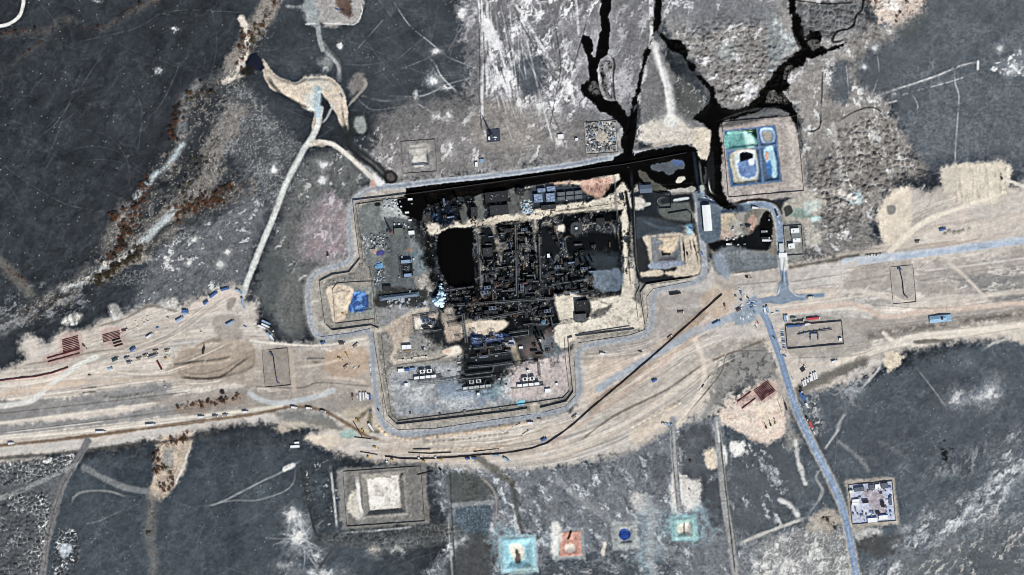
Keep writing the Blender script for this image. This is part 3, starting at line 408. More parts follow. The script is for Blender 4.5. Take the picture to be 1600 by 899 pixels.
box(600, 776, 138, 96, -4, (118, 117, 114), 3, 3); box(535, 775, 14, 80, -4, (132, 132, 130), 3, 3, .8); poly('545,775 560,770 566,810 552,806 544,792', (206, 198, 182), 4, 5, .9); line('516,728 521,770 527,830', 4, (224, 222, 218), 1.5, 1.5, .9, brk=.3); line('535,833 600,828 648,823', 3, (206, 206, 202), 1.5, 1.5, .8, brk=.5)
pit(600, 772, 66, 66, -5, 9, 5.5, (128, 126, 121), (140, 137, 130), (204, 198, 188), 4, 1.6); w, m = region(quad(600, 771, 50, 50, -5), 2, 1, False); salt(w, m, (240, 236, 228), 0, 1, 14, .1, .3, .8, 3); salt(w, m, (160, 154, 146), 0, 1, 12, .35, .3, .6, 7); line('558,745 563,790 568,812', 5, (232, 230, 226), 1.5, 1.5, .9); hpoly('623,740 634,738 634,750 624,752', 3, 5)
pit(655, 246, 30, 26, -4, 5, 3, (138, 136, 134), (124, 126, 128), (168, 162, 152), 3); poly('646,246 658,240 666,246 664,256 656,260 646,256', (232, 228, 220), 2, 2.5); poly('641,228 668,226 668,240 644,242', (190, 186, 176), 2, 3, .8); box(655, 244, 52, 52, -4, (136, 134, 132), 3, 2, .3)
# west burn pit inside the perimeter, earth being pushed in
poly('505,455 583,440 590,505 515,512', (142, 138, 130), 3, 2); pit(566, 471, 38, 38, -4, 9, 5, (132, 134, 130), (124, 130, 130), (60, 84, 124), 3); poly('549,459 570,457 573,484 549,488 543,480', (66, 92, 142), 2, 2.5); poly('552,462 562,460 560,470 553,472', (46, 74, 140), 2, 2, .8); salt(*region('549,459 570,457 573,484 549,488', 1, 1), (112, 150, 194), -40, 3, 5, .35, .2, .8, 4)
w, m = poly('510,452 535,446 552,452 548,470 543,486 536,500 522,502 516,480', (196, 178, 154), 2, 2); hpoly('514,455 535,448 552,454 544,484 535,498 522,500', 2.5, 8); salt(w, m, (216, 198, 172), 55, 5, 3, .1, .3, .7, 6)
# east burn pit
PEN = '992,338 1075,330 1082,335 1092,360 1096,420 1080,434 1003,443 995,400'
poly(PEN, (56, 58, 60), 2, 2); poly('1008,366 1060,354 1085,362 1092,395 1095,425 1080,432 1050,432 1040,426 1058,420 1052,412 1030,416 1018,408 1010,385', (184, 170, 150), 2, 2.5); poly('1002,425 1030,421 1035,430 1004,434', (182, 168, 148), 2, 2); pit(1041, 392, 44, 44, -4, 15, 6, (168, 158, 142), (122, 124, 126), (60, 52, 38), 2, .6); poly('1015,412 1060,408 1066,414 1022,422', (134, 142, 156), 2, 2)
w, m = poly('1030,372 1060,368 1056,390 1048,396 1040,395 1030,388 1036,380', (186, 168, 142), 2, 2.5); hpoly('1030,368 1060,366 1056,390 1046,395 1032,388', 4, 7)
for s in ('1066,372 1069,392 1070,412', '1082,372 1087,392 1091,412'): line(s, 2.6, (62, 52, 40), 1, .7, .9); line('1078,376 1080,390', 1.2, (110, 96, 78), 1, .4, .8)
# fenced pads
for q, c in ((quad(432, 575, 40, 58, -5), (150, 140, 130)), (quad(1411, 445, 38, 58, -5), (164, 156, 148)), (quad(1273, 524, 88, 36, -5), (160, 152, 143)), (quad(939, 215, 50, 50, -4), (150, 148, 144))): poly(q, c, 1.2, .8, .95, .06, False)
w, m = region(quad(939, 215, 46, 46, -4), 1, 1, False); salt(w, m, (222, 222, 222), 0, 1, 3.5, .3, .2, .8, 5); salt(w, m, (70, 72, 76), 0, 1, 3.5, .35, .2, .8, 6); poly('932,212 948,208 952,222 936,226', (172, 164, 150), 3, 3)
poly(quad(1363, 786, 78, 76, -5), (166, 158, 148), 3, 3, .9, .08, False); poly(quad(1363, 786, 66, 62, -5), (172, 178, 196), 1, 1, 1, .07, False); poly('1350,770 1378,766 1386,800 1370,806 1362,790', (152, 138, 142), 4, 4, .6); salt(*region(quad(1363, 786, 62, 58, -5), 2, 2, False), (196, 200, 208), 0, 1, 6, .4, .25, .6, 5)
w, m = region('1468,694 1485,690 1490,715 1475,724', 3, 3); salt(w, m, (30, 34, 36), 45, 2, 4, .1, .2, .85, 3)
# ---- treatment pond in the north-east: bank, liner, four cells
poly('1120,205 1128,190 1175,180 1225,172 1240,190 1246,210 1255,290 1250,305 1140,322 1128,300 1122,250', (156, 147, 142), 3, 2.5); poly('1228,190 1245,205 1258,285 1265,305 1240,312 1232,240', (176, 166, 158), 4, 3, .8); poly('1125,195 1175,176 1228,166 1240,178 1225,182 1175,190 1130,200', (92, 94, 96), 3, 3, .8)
POND = np.array([[1130., 204.], [1212., 195.], [1222., 284.], [1141., 293.]])
def pq(u0, v0, u1, v1):
    f = lambda u, v: POND[0] * (1 - u) * (1 - v) + POND[1] * u * (1 - v) + POND[2] * u * v + POND[3] * (1 - u) * v
    return np.array([f(u0, v0), f(u1, v0), f(u1, v1), f(u0, v1)])
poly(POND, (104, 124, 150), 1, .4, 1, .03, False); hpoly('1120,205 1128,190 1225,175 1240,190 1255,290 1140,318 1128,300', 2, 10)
CELLS = [pq(.03, .03, .62, .34), pq(.66, .03, .97, .34), pq(.03, .38, .62, .97), pq(.66, .38, .97, .97)]
for q in CELLS: hpoly(q, -3.2, 5); poly(q, (84, 106, 136), .8, .2, 1, .03, False)
poly(CELLS[0], (46, 82, 70), .8, .2, 1, .04, False); poly('1134,208 1165,206 1178,214 1181,228 1136,233', (112, 164, 162), 2, 1.5, .95); poly('1163,207 1174,212 1181,227 1168,230', (196, 236, 226), 3, 2, .9); salt(*region('1134,208 1170,208 1181,228 1136,233', 1, .5), (64, 112, 108), 0, 1, 2.4, .3, .3, .5, 3)
poly('1188,202 1208,201 1210,222 1192,224', (150, 170, 196), 1, .5, 1); poly('1191,205 1206,204 1208,220 1194,221', (112, 136, 164), .8, .4); poly('1192,206 1205,206 1206,219 1195,220', (146, 144, 138), 1, .6)
poly('1142,240 1180,236 1184,280 1176,285 1150,287 1145,275', (168, 166, 150), 2, 1.5); poly('1150,242 1178,238 1182,276 1160,281 1152,268', (196, 210, 216), 3, 2); poly('1155,252 1178,248 1182,272 1172,278 1158,274', (112, 136, 176), 2, 2); poly('1157,241 1166,238 1176,242 1175,248 1164,250 1157,252', (16, 22, 28), 2, 1.5); poly('1170,250 1178,248 1177,256 1172,258', (220, 228, 232), 1.5, 2)
poly('1194,234 1208,230 1214,272 1208,278 1202,262 1196,250', (160, 192, 208), 2, 2); poly('1196,240 1200,238 1200,250 1197,250', (206, 160, 140), 1.5, 1); poly('1198,256 1204,252 1206,272 1200,270', (70, 118, 176), 2, 2, .9)
# ---- ground around the gatehouse and the north-east junction
poly('1125,326 1160,324 1200,322 1212,335 1215,400 1180,410 1130,405 1110,395 1115,340', (120, 116, 108), 4, 4); poly('1122,338 1140,332 1152,345 1148,360 1135,372 1122,352', (178, 164, 138), 3, 4, .95); poly('1140,360 1158,332 1163,335 1156,360 1165,375 1140,378', (164, 160, 152), 4, 5, .85); poly('1168,345 1178,336 1184,350 1182,362 1170,372 1172,355', (176, 140, 122), 2, 2, .9); poly('1125,365 1140,360 1150,376 1138,382', (176, 152, 138), 3, 4, .8); salt(*region('1130,350 1165,345 1165,385 1130,385', 4, 4), (206, 214, 214), -50, 2, 4, .45, .15, .8, 5)
poly('1110,378 1160,372 1195,340 1206,345 1205,385 1180,392 1130,392 1115,392', (16, 20, 24), 3, 3.5, .95); poly('1195,332 1206,338 1205,382 1190,380 1186,352', (10, 12, 14), 1.5, 1.5, .95)
poly('1118,395 1140,385 1180,392 1215,400 1215,418 1150,425 1125,430 1112,410', (112, 120, 126), 4, 4, .9); poly('1114,404 1128,396 1140,425 1132,436', (134, 144, 158), 3, 3, .8)
poly('1225,318 1265,300 1290,310 1278,345 1285,380 1258,385 1255,352 1228,352', (168, 164, 152), 4, 4, .9); poly('1232,330 1250,324 1268,335 1275,342 1250,340 1235,338', (124, 144, 136), 3, 3, .85); poly('1255,320 1275,312 1282,325 1262,335', (184, 196, 194), 4, 4, .7); poly('1268,340 1282,338 1280,345 1270,347', (190, 214, 216), 2, 2, .8); poly('1270,350 1276,346 1281,352 1275,358', (128, 130, 128), 1.5, 1); poly('1226,325 1236,322 1238,332 1228,338', (70, 74, 74), 1.5, 1.5, .9); poly('1318,305 1342,300 1348,318 1330,318', (186, 208, 214), 4, 5, .7); poly('1226,352 1252,350 1256,400 1228,405', (140, 142, 138), 2, 1, .9); poly('1262,298 1320,298 1340,315 1300,303', (196, 188, 176), 4, 3, .8)
# plume-shaped white scour between the north channels, dozer arcs and cream apron
poly('1016,80 1030,72 1050,110 1085,150 1100,175 1100,225 1010,225 998,180 1005,130', (116, 116, 118), 5, 5); poly('1060,115 1100,150 1105,170 1080,185 1060,165', (86, 88, 88), 5, 6, .9); salt(*region('1055,120 1105,150 1100,180 1060,170', 4, 4), (150, 152, 150), 0, 1, 4, .3, .2, .8, 4)
line('1022,70 1030,100 1042,130 1048,165 1050,190', 9, (206, 206, 206), 5, 3, .9); line('1022,70 1033,110 1042,150 1048,190', 4, (232, 232, 230), 2, 1, .8); poly('1005,195 1030,190 1050,182 1075,195 1092,205 1110,203 1111,222 1090,228 1060,222 1000,224', (196, 188, 174), 5, 5, .95); bloom(1048, 190, 10, 10, (228, 228, 222)); poly('1085,203 1110,202 1112,225 1108,250 1095,250 1085,235', (190, 178, 158), 2, 2.5, .95)
for r_ in (8, 12, 16): line(np.c_[1012 + r_ * np.cos(np.linspace(1, 5, 12)), 207 + r_ * .8 * np.sin(np.linspace(1, 5, 12))], 1.2, (214, 208, 198), .8, .3, .6)
# ================================================================ plant yard, ring road, oil
SHEET = {}
def keep(name, s, sm=True, rough=0., inset=0., line_w=None, closed=False):
    """remember an outline: it becomes a ground sheet of its own (road, slick, pond ...)"""
    p = _p(s, sm, closed or line_w is None); m = (line_w or 0) + rough * 3 + 4; w = win(p, m)
    d = (dist_line(p, w, closed) - line_w / 2) if line_w else sdf(p, w) - inset
    d = d + rough * (.5 * NM[w] + .8 * NR[w])
    if name not in SHEET: SHEET[name] = np.full(GX.shape, 99., np.float32)
    SHEET[name][w] = np.minimum(SHEET[name][w], d)
# west yard
poly('562,325 620,315 640,345 650,385 655,400 640,440 590,450 580,425 570,405', (112, 117, 118), 4, 4, .95); poly('600,312 632,309 640,330 630,345 600,350 595,330', (152, 156, 156), 4, 5, .8); salt(*region('596,312 625,309 632,325 602,328', 3, 3), (206, 216, 220), -30, 2, 3, .3, .2, .7, 4)
poly('596,345 650,345 660,385 640,420 650,460 590,455 585,425 605,400', (92, 98, 101), 3, 3, .95); poly('640,365 655,360 660,372 652,388 640,395', (120, 128, 130), 4, 4, .7); poly('636,395 668,390 672,420 650,432 640,430', (104, 118, 126), 4, 4, .8)
t_ = np.linspace(0, 6.28, 20); line(np.c_[663 + 7 * np.cos(t_), 410 + 12 * np.sin(t_)], 1.6, (70, 80, 86), .9, .3, .8); line(np.c_[664 + 5 * np.cos(t_), 411 + 9 * np.sin(t_)], 1.2, (130, 140, 144), .9, .3, .7)
for s in ('566,365 590,368 600,385 590,400 570,395', '585,415 600,412 600,440 585,440'): salt(*region(s, 3, 3), (206, 208, 208), 0, 1, 3.2, .4, .2, .7, 5)
poly('588,393 598,391 600,397 589,400', (74, 72, 132), 1.5, 1.5, .9); poly('588,412 596,411 598,418 588,419', (104, 150, 192), 1.5, 1.5, .9); poly('580,390 588,386 590,394 582,398', (176, 140, 120), 2, 2, .6); poly('634,390 646,388 644,395 634,395', (140, 112, 96), 2, 2, .7); poly('586,318 593,316 594,321 587,322', (52, 66, 48), 1, 1)
poly('590,455 640,450 680,465 690,500 650,500 600,510 588,490', (104, 106, 108), 5, 5, .9); poly('588,485 640,475 640,498 595,510', (146, 146, 146), 6, 6, .7); poly('592,458 645,448 670,455 660,475 590,478', (52, 54, 54), 4, 5, .8); salt(*region('600,470 660,462 665,482 610,485', 3, 3), (176, 186, 196), 0, 1, 5, .35, .2, .7, 7)
# sand-spread lanes in the south-west corner
line('585,518 605,512 625,500 645,488 668,484', 7, (176, 166, 150), 2.5, 2, .9); line('605,514 615,525 618,545 612,560 618,568', 8, (182, 164, 144), 3, 2, .9); poly('618,560 700,548 720,545 722,555 690,562 625,572', (166, 160, 148), 4, 3, .8); poly('615,505 648,492 700,488 700,500 650,505 640,540 620,545', (176, 158, 140), 4, 4, .85)
line('608,572 680,562 700,555 760,548', 2.2, (104, 100, 94), 1, .8, .8)
poly('648,498 668,496 675,512 664,515 655,516 648,510', (222, 214, 198), 2, 2); poly('630,532 642,528 640,540 630,540', (190, 182, 164), 3, 3, .7); poly('640,528 666,520 668,545 645,546', (136, 136, 136), 4, 4, .8)
# south block: pale bluish hardstanding, cleaned pinkish corner
poly('612,580 700,568 760,575 800,560 880,548 885,610 850,622 760,636 640,650 620,640', (146, 150, 154), 5, 4, .95); salt(*region('615,590 800,575 885,600 850,620 640,650', 4, 4), (184, 186, 188), 20, 1.6, 16, .15, .35, .8, 5); salt(*region('615,590 800,575 885,600 850,620 640,650', 4, 4), (116, 126, 138), 20, 1.6, 14, .35, .3, .7, 8)
poly('800,560 885,545 890,600 875,618 805,625 798,600', (184, 168, 164), 6, 5, .85); poly('690,600 760,600 770,622 700,625', (118, 134, 152), 8, 6, .7); poly('760,600 785,595 780,618 760,620', (110, 132, 140), 6, 5, .7)
for k in (5, 8, 11, 14): line(np.c_[725 + k * 1.5 * np.cos(t_), 630 + k * .7 * np.sin(t_)], 1, (196, 198, 198), .8, .4, .6)
poly('806,628 820,625 820,633 808,634', (120, 190, 214), 2, 1.5, .8); poly('828,632 842,630 843,645 832,648', (170, 162, 146), 1.5, 1, .9)
# ---- soot and burnt ground of the process area
BURN = '640,318 700,300 800,292 960,272 975,300 985,320 975,345 978,440 970,462 900,475 880,500 890,520 880,545 860,560 800,570 770,595 735,598 722,575 735,545 690,540 668,520 690,495 676,470 680,450 672,420 660,395 650,370'
poly(BURN, (70, 71, 72), 16, 14, .55, .1); w, m = poly(BURN, (44, 47, 50), 9, 9, .97, .12)
CORE = '655,322 760,305 800,292 975,268 975,300 900,318 830,322 828,345 850,335 975,325 974,440 972,460 900,462 860,470 870,500 800,512 740,520 720,500 690,490 684,450 672,410 660,370'
w, m = poly(CORE, (21, 23, 25), 7, 7, .94, .2); salt(w, m, (84, 90, 98), 0, 1, 9, .15, .4, .7, 3); salt(w, m, (140, 133, 118), 0, 1, 6, .42, .2, .75, 7); specks(w, m, (150, 160, 172), .025, .7, 3); specks(w, m, (6, 7, 8), .12, .7, 5)
poly('738,510 800,512 806,545 792,580 772,604 742,604 726,575', (30, 33, 36), 16, 9, .95); poly('690,490 740,500 730,545 700,530', (52, 52, 52), 6, 5, .7); poly('800,535 880,520 885,548 800,562', (92, 88, 88), 8, 6, .8); poly('820,545 850,525 860,520 848,540 825,560', (140, 104, 98), 6, 6, .5); poly('845,530 885,525 880,555 850,560', (112, 122, 130), 6, 5, .7); poly('760,545 800,535 815,570 770,575', (60, 64, 66), 10, 7, .6); poly('788,532 804,530 808,550 814,566 806,568 798,552', (176, 158, 130), 3, 3, .8)
poly('690,486 706,480 710,495 704,510 694,512', (166, 156, 142), 3, 3, .8); poly('698,500 718,505 720,528 700,535 694,520', (178, 158, 138), 4, 4, .9); poly('720,502 740,500 738,520 722,522', (196, 178, 156), 3, 3, .95); poly('740,502 780,500 794,504 790,512 776,520 762,524 742,522', (206, 190, 168), 2.5, 2.5, .95); poly('738,520 760,527 790,522 800,530 760,538 740,540', (74, 90, 130), 3, 3, .9); salt(*region('738,522 795,522 800,545 740,550', 2, 2), (150, 166, 198), -8, 4, 3, .2, .2, .8, 6); poly('693,548 716,540 720,552 700,556', (224, 210, 190), 3, 2, .95); poly('692,548 704,545 705,551 694,553', (196, 160, 136), 2, 1, .8)
poly('735,556 790,548 798,566 745,575', (40, 45, 50), 12, 8, .7)
# cream sand bunds spread through the plant
SAND = (192, 182, 164)
for s in ('666,352 672,346 684,350 690,358 700,354 706,344 712,340 722,352 728,346 760,340 800,333 836,327 870,322 905,316 935,312 960,300 975,285 984,290 985,312 980,325 960,328 905,333 860,338 836,345 800,345 760,352 730,355 706,362 686,366 672,366', '976,318 984,322 983,350 979,380 981,400 979,430 986,450 984,470 972,478 971,450 975,420 973,380 971,345', '976,425 990,422 992,450 988,465 975,462', '800,300 830,292 880,286 930,280 965,268 972,270 962,285 935,290 905,290 870,288 835,292 808,297'): poly(s, SAND, 2, 3, 1, .05)
salt(*region('666,352 760,342 980,312 984,322 860,338 690,364', 2, 2), (150, 140, 124), -8, 5, 3, .2, .2, .8, 4); salt(*region('660,350 760,336 985,285 990,470 965,478 968,330 860,345 690,372', 3, 3), (44, 42, 40), 0, 1, 5, .48, .15, .85, 9)
for s in ('866,331 930,322 962,318', '862,337 930,329 966,326', '985,320 982,400 986,450', '972,345 968,400 972,450'): line(s, 1.8, (46, 44, 42), .9, .8, .85, brk=.2)
poly('910,282 955,276 950,295 938,310 912,300', (196, 150, 128), 4, 4, .9); salt(*region('912,282 955,278 950,300 915,302', 2, 2), (150, 104, 90), 0, 1, 4, .2, .2, .8, 5); poly('838,288 890,282 905,285 850,293', (196, 152, 124), 2.5, 2, .8)
poly('888,455 905,460 920,470 960,462 990,470 1005,490 1008,512 985,515 930,522 900,530 880,545 868,530 870,510 885,500 875,488 868,472', (204, 195, 177), 3, 4, 1, .05); salt(*region('880,465 990,470 1005,512 900,525', 3, 3), (166, 156, 138), 0, 1, 7, .3, .25, .7, 6); salt(*region('970,465 1005,475 1005,505 985,512', 3, 3), (96, 92, 84), 0, 1, 3, .62, .15, .8, 3)
for s in ('866,465 872,462 900,465 896,500 875,502', ): poly(s, (200, 190, 170), 2.5, 2.5, .9)
poly('899,470 920,468 924,488 915,502 900,502', (52, 54, 52), 2, 2); poly('925,488 945,480 955,478 945,492 926,500', (96, 94, 88), 3, 3, .8); line('880,470 900,462 925,466 950,475 965,470', 2, (140, 132, 118), 1.2, 1, .7)
for s, a in (('748,360 750,400 752,440 755,462', .8), ('770,352 776,375 782,395 780,412', .95), ('836,345 838,362', 1.), ('767,375 785,380 788,388 770,390', .8), ('752,450 757,462', .9)): line(s, 7, (176, 166, 150), 2.2, 1.8, a, brk=.25)
for s in ('694,352 735,350 741,356 746,380 750,420 752,455', '688,362 690,355 700,352', '744,362 748,356 764,354 770,362 776,390', '778,356 782,352 828,346 832,352 838,400 840,440', '805,350 806,400', '842,354 850,348 862,350 870,362 874,395', '898,355 940,348 958,352 962,380 967,430 968,455', '885,395 884,372 898,370', '970,345 966,365 975,440', '800,366 835,362'): line(s, 2.5, (152, 145, 130), 1.2, .8, .9, brk=.2); hline(s, 5, 1.1)
for s in ('860,332 930,325 960,322', '880,335 960,327', '690,320 700,355 704,375'): line(s, 1.4, (92, 84, 72), .8, .4, .8, brk=.3)
poly('686,366 735,360 738,395 742,450 720,455 690,430', (4, 4, 5), 2, 2); poly('752,362 768,360 772,390 755,392', (36, 39, 40), 3, 2); poly('846,356 860,353 868,362 873,395 848,397', (30, 33, 36), 3, 2); poly('886,376 960,366 966,440 930,425 900,405 888,398', (20, 23, 26), 4, 3); poly('900,400 940,395 962,400 965,425 930,425 915,410', (62, 72, 80), 9, 7, .8); poly('925,425 968,422 968,454 930,452', (108, 122, 136), 3, 3, .85)
poly('893,350 908,349 909,364 893,366', (66, 70, 74), 1, .5); hpoly('888,345 912,343 914,369 888,371', 2, 3, False); hpoly('895,352 906,351 907,362 895,364', -4, 3, False); poly('871,353 881,352 881,361 872,362', (208, 200, 182), 2, 1.5)
poly('672,335 710,320 712,345 700,352 680,345', (24, 32, 44), 5, 4, .8); salt(*region('675,335 705,325 705,345 685,350', 3, 3), (60, 84, 120), 0, 1, 4, .2, .2, .8, 7); line('656,328 658,345 662,365 668,378', 3, (104, 100, 92), 1, .8, .8, brk=.2); poly('662,338 668,332 676,350 668,352 664,346', (78, 76, 70), 3, 3, .7); poly('676,308 690,304 690,310 678,313', (84, 88, 90), 2, 2, .7); poly('646,306 655,308 656,320 650,318', (112, 108, 104), 1.5, 1.5, .8)
for s in ('720,325 728,322 730,345 722,350', '742,308 752,304 754,320 744,325', '745,325 756,322 756,345 746,345', '795,295 808,295 812,316 800,318', '792,318 806,316 806,335 795,335', '818,300 830,302 832,330 815,335 806,330'): poly(s, (104, 106, 104), 2, 2, .8)
poly('832,290 868,288 900,290 910,300 915,310 870,318 832,322', (66, 72, 80), 4, 3, .9); salt(*region('814,316 830,314 832,330 818,335', 2, 2), (176, 196, 216), 0, 1, 2.6, .15, .2, .9, 5)
# blackened north-east block of the plant
poly('975,262 1072,248 1082,298 1075,302 1040,300 1022,290 1000,285 985,300 978,290', (11, 11, 11), 2.5, 2.5); poly('1020,258 1060,249 1068,253 1070,262 1050,262 1025,262', (88, 94, 104), 2, 1.5, .9); poly('1052,253 1064,250 1069,255 1058,260 1050,258', (72, 92, 136), 1.5, 1, .9); poly('1030,262 1056,258 1060,265 1045,273 1038,270 1030,268', (84, 88, 86), 2, 2, .8); poly('998,270 1008,272 1020,282 1035,292 1048,296 1040,300 1020,296 1008,288', (78, 78, 70), 2.5, 2, .8); poly('1010,270 1024,278 1050,284 1062,285 1040,276', (44, 40, 34), 3, 2, .7)
poly('984,312 992,300 1060,296 1082,300 1088,330 1070,335 990,340', (46, 51, 57), 3, 2); poly('984,310 1002,308 1010,318 1000,328 986,325', (196, 190, 178), 3, 3, .9); poly('1040,298 1060,300 1082,295 1082,302 1044,304', (152, 148, 142), 2, 2, .8); poly('1003,318 1015,316 1017,320 1010,323 1003,322', (150, 154, 148), 1, .6); poly('1054,311 1074,308 1075,312 1054,315', (166, 172, 176), 1, .5)
for k in (6, 9): line(np.c_[1036.5 + k * np.cos(t_), 315 + k * .7 * np.sin(t_)], 1.2, (120, 122, 120), .8, .3, .8)
poly('1030,322 1070,315 1080,322 1082,345 1040,340', (104, 110, 108), 3, 2, .8); poly('992,340 1040,345 1075,358 1060,362 1010,368 993,372', (66, 74, 82), 3, 2, .9); line('1000,342 1015,350 1030,356 1050,358 1065,362 1076,368', 5, (76, 86, 96), 1, .4, .95); poly('1072,352 1082,350 1084,365 1075,368', (120, 168, 196), 3, 2, .6)
for s in ('986,266 990,330 993,400 1000,442', '978,300 984,345'): line(s, 5, (34, 38, 42), 1.5, 1, .9); line('990,300 994,400 1001,440', 1.2, (92, 92, 88), .8, .3, .8)
# ---- roads
for s in (RING,):
    line(s, 15, (160, 158, 154), 4, 2, .6, closed=True); line(s, 8.5, (150, 153, 157), 1.4, .6, .95, closed=True); line(s, 4, (130, 137, 147), 1.6, .8, .6, closed=True, brk=.4); keep('ring_road', s, line_w=9, closed=True)
line('640,289 800,271 975,243', 3, (96, 110, 128), 1, .4, .7)
ACC = '1180,470 1187,482 1198,500 1209,530 1220,562 1232,602 1245,642 1260,675 1280,715 1299,752 1315,790 1325,828 1332,868 1338,905 1342,960'
line(ACC, 15, (172, 166, 156), 2.5, 1.2, .8); line(ACC, 10, (126, 142, 164), .9, .2, 1); line(ACC, 1.2, (150, 164, 182), .8, .2, .5); keep('access_road', ACC, line_w=10)
line('1250,464 1310,457 1345,455 1390,466 1420,473 1500,466 1600,455 1700,446', 8, (190, 180, 168), 2.5, 1.2, .85)
for s, wd in (('1185,472 1205,468 1222,467 1260,464', 9), ('1260,464 1285,461', 6), ('1222,466 1226,448 1224,425 1221,400 1219,372 1217,348 1211,330 1200,321 1180,320 1150,324 1122,322 1104,312 1092,300', 10)):
    line(s, wd + 4, (160, 160, 156), 1.5, .6, .8); line(s, wd, (124, 137, 154), .9, .2, 1)
keep('access_road', '1185,472 1205,468 1222,467 1260,464', line_w=9); keep('gate_road', '1222,466 1226,448 1224,425 1221,400 1219,372 1217,348 1211,330 1200,321 1180,320 1150,324 1122,322 1104,312 1092,300', line_w=10)
poly('1200,472 1212,462 1218,440 1231,440 1236,455 1250,463 1225,475', (124, 136, 150), 1, .3); line('1205,466 1216,458 1219,442', 1.4, (196, 200, 200), .8, .2, .8); line('1231,440 1234,452 1244,462 1258,464', 1.4, (196, 200, 200), .8, .2, .8); poly('1219,400 1230,398 1231,420 1221,422', (206, 206, 200), 2, 1, .7)
line('1224,400 1225,425 1228,455', 1.2, (170, 186, 196), .7, .2, .8); line('1226,400 1222,440', 1.2, (70, 78, 86), .7, .2, .6)
poly('1085,298 1125,318 1170,318 1170,330 1125,336 1118,372 1096,375 1090,330', (98, 110, 122), 3, 1.5, .95); poly('1092,318 1122,320 1124,372 1096,374', (92, 104, 116), 2, 1); line('1092,312 1140,320 1160,326 1130,330', 6, (50, 62, 80), 2.5, 1, .8)
line('1185,480 1160,490 1120,505 1080,522 1040,545 1000,568 960,592 935,608', 12, (158, 164, 172), 3, 1.5, .9); line('1185,478 1150,493', 16, (142, 152, 164), 4, 2, .9); poly('1165,470 1180,462 1190,485 1170,505 1150,505 1155,485', (140, 152, 164), 4, 4, .9); keep('haul_road', '1183,481 1160,490 1120,505 1080,522 1040,545 1000,568 970,586', line_w=9, rough=.8)
line('905,690 960,650 1040,610 1100,570 1160,545 1200,530', 3, (120, 108, 96), 1.5, 1, .7); line('1200,548 1140,552 1125,585 1080,640 1055,672', 1.6, (112, 104, 96), .8, .4, .8); line('1085,530 1098,560 1100,590 1090,620 1060,665', 7, (214, 200, 180), 3, 2, .7); line('915,690 980,660 1050,612 1110,565', 6, (210, 194, 174), 3, 2, .6); line('855,700 960,625 1040,565 1130,480', 4, (186, 156, 140), 1.5, 1, .6)
line('1320,410 1380,403 1450,395 1530,385 1620,372 1680,366', 12, (176, 182, 190), 2.5, 1.2, .95); line('1400,403 1500,390 1680,366', 7, (160, 170, 184), 2, 1, .8); keep('gravel_road', '1325,411 1380,403 1450,395 1530,385 1620,372 1680,366', line_w=11, rough=.8)
line('1315,455 1313,435 1320,418 1335,410', 8, (182, 176, 168), 1.6, .6, .9); line('1200,482 1300,470 1380,458 1420,472 1500,470 1560,460', 3, (198, 186, 172), 1.5, 1, .8); line('1225,488 1320,476 1350,482 1385,495 1450,487 1550,478 1680,466', 8, (194, 172, 156), 2.5, 1.2, .9); line('1475,405 1500,425 1530,455 1545,470', 5, (196, 184, 170), 1.8, 1, .85); line('1380,520 1400,535 1430,525 1560,512 1680,496', 6, (214, 202, 186), 2, 1.4, .8)
WEST = '501,170 496,195 488,215 476,232 462,258 448,285 438,310 428,338 418,362 408,385 398,410 388,435 380,458'
line(WEST, 10, (164, 168, 168), 1.6, 1, .95); line(WEST, 5.5, (190, 192, 188), 1.2, .6, .9); keep('dirt_road', WEST, line_w=8, rough=.6); line('497,140 496,180', 10, (150, 172, 184), 3, 1, .8)
line('486,226 500,222 520,226 540,240 558,256 575,272 588,284', 8, (186, 180, 170), 1.6, 1, .95); line('500,222 522,226 540,240 575,272', 3, (212, 208, 198), 1, .6, .8); keep('dirt_road', '486,226 500,222 520,226 540,240 558,256 575,272 588,284', line_w=6.5, rough=.6); poly('582,275 590,268 604,286 590,292', (214, 214, 214), 2.5, 2, .85); poly('578,284 586,280 587,292 578,294', (190, 152, 142), 2, 1, .8)
line('495,195 508,188 518,170 528,155', 3.5, (160, 164, 164), 1.2, .7, .8); poly('484,222 500,219 512,226 500,230', (176, 168, 152), 2, 1.5, .7); line('497,40 499,60 504,78', 7, (142, 146, 148), 1.6, 1, .9); line('504,78 520,92 529,105 530,122', 5, (146, 148, 150), 1.4, .8, .9); line('38,-10 36,8 31,24 20,34 0,41 -60,42', 5, (206, 206, 200), 1.3, .6, .95); keep('dirt_road', '38,-30 36,8 31,24 20,34 0,41 -60,42', line_w=5, rough=.5)
line('640,220 545,165 555,170', .1, (0, 0, 0), .1, 0, 0); line('555,150 570,165 590,172 660,162', 1.8, (112, 116, 118), 1, .6, .6); line('563,118 572,132 560,148 545,165 538,172', 4, (146, 140, 132), 1.5, 1, .8)
# ditch running down to the ring road
for s, wd, c in (('538,205 545,225 560,240 580,255 600,272 610,284', 16, (48, 52, 54)), ('560,240 585,258 606,280', 3, (112, 112, 110))): line(s, wd, c, 4, 2, .9)
hline('532,190 545,225 560,240 585,260 606,280', 9, -2.5); poly('600,270 612,266 622,276 618,286 606,288 600,280', (50, 48, 48), 2, 1.5, .9); poly('604,272 614,272 616,282 606,283', (96, 90, 88), 1.5, 1, .8); poly('545,180 568,176 578,190 572,212 555,214 545,200', (54, 58, 60), 4, 4, .95); poly('553,186 570,182 572,205 558,208', (136, 142, 140), 3, 3, .9); hpoly('548,182 574,178 576,210 552,214', -2, 4)
line('533,160 538,190 545,212', 3, (34, 34, 34), 1.4, 2, .9, brk=.6)
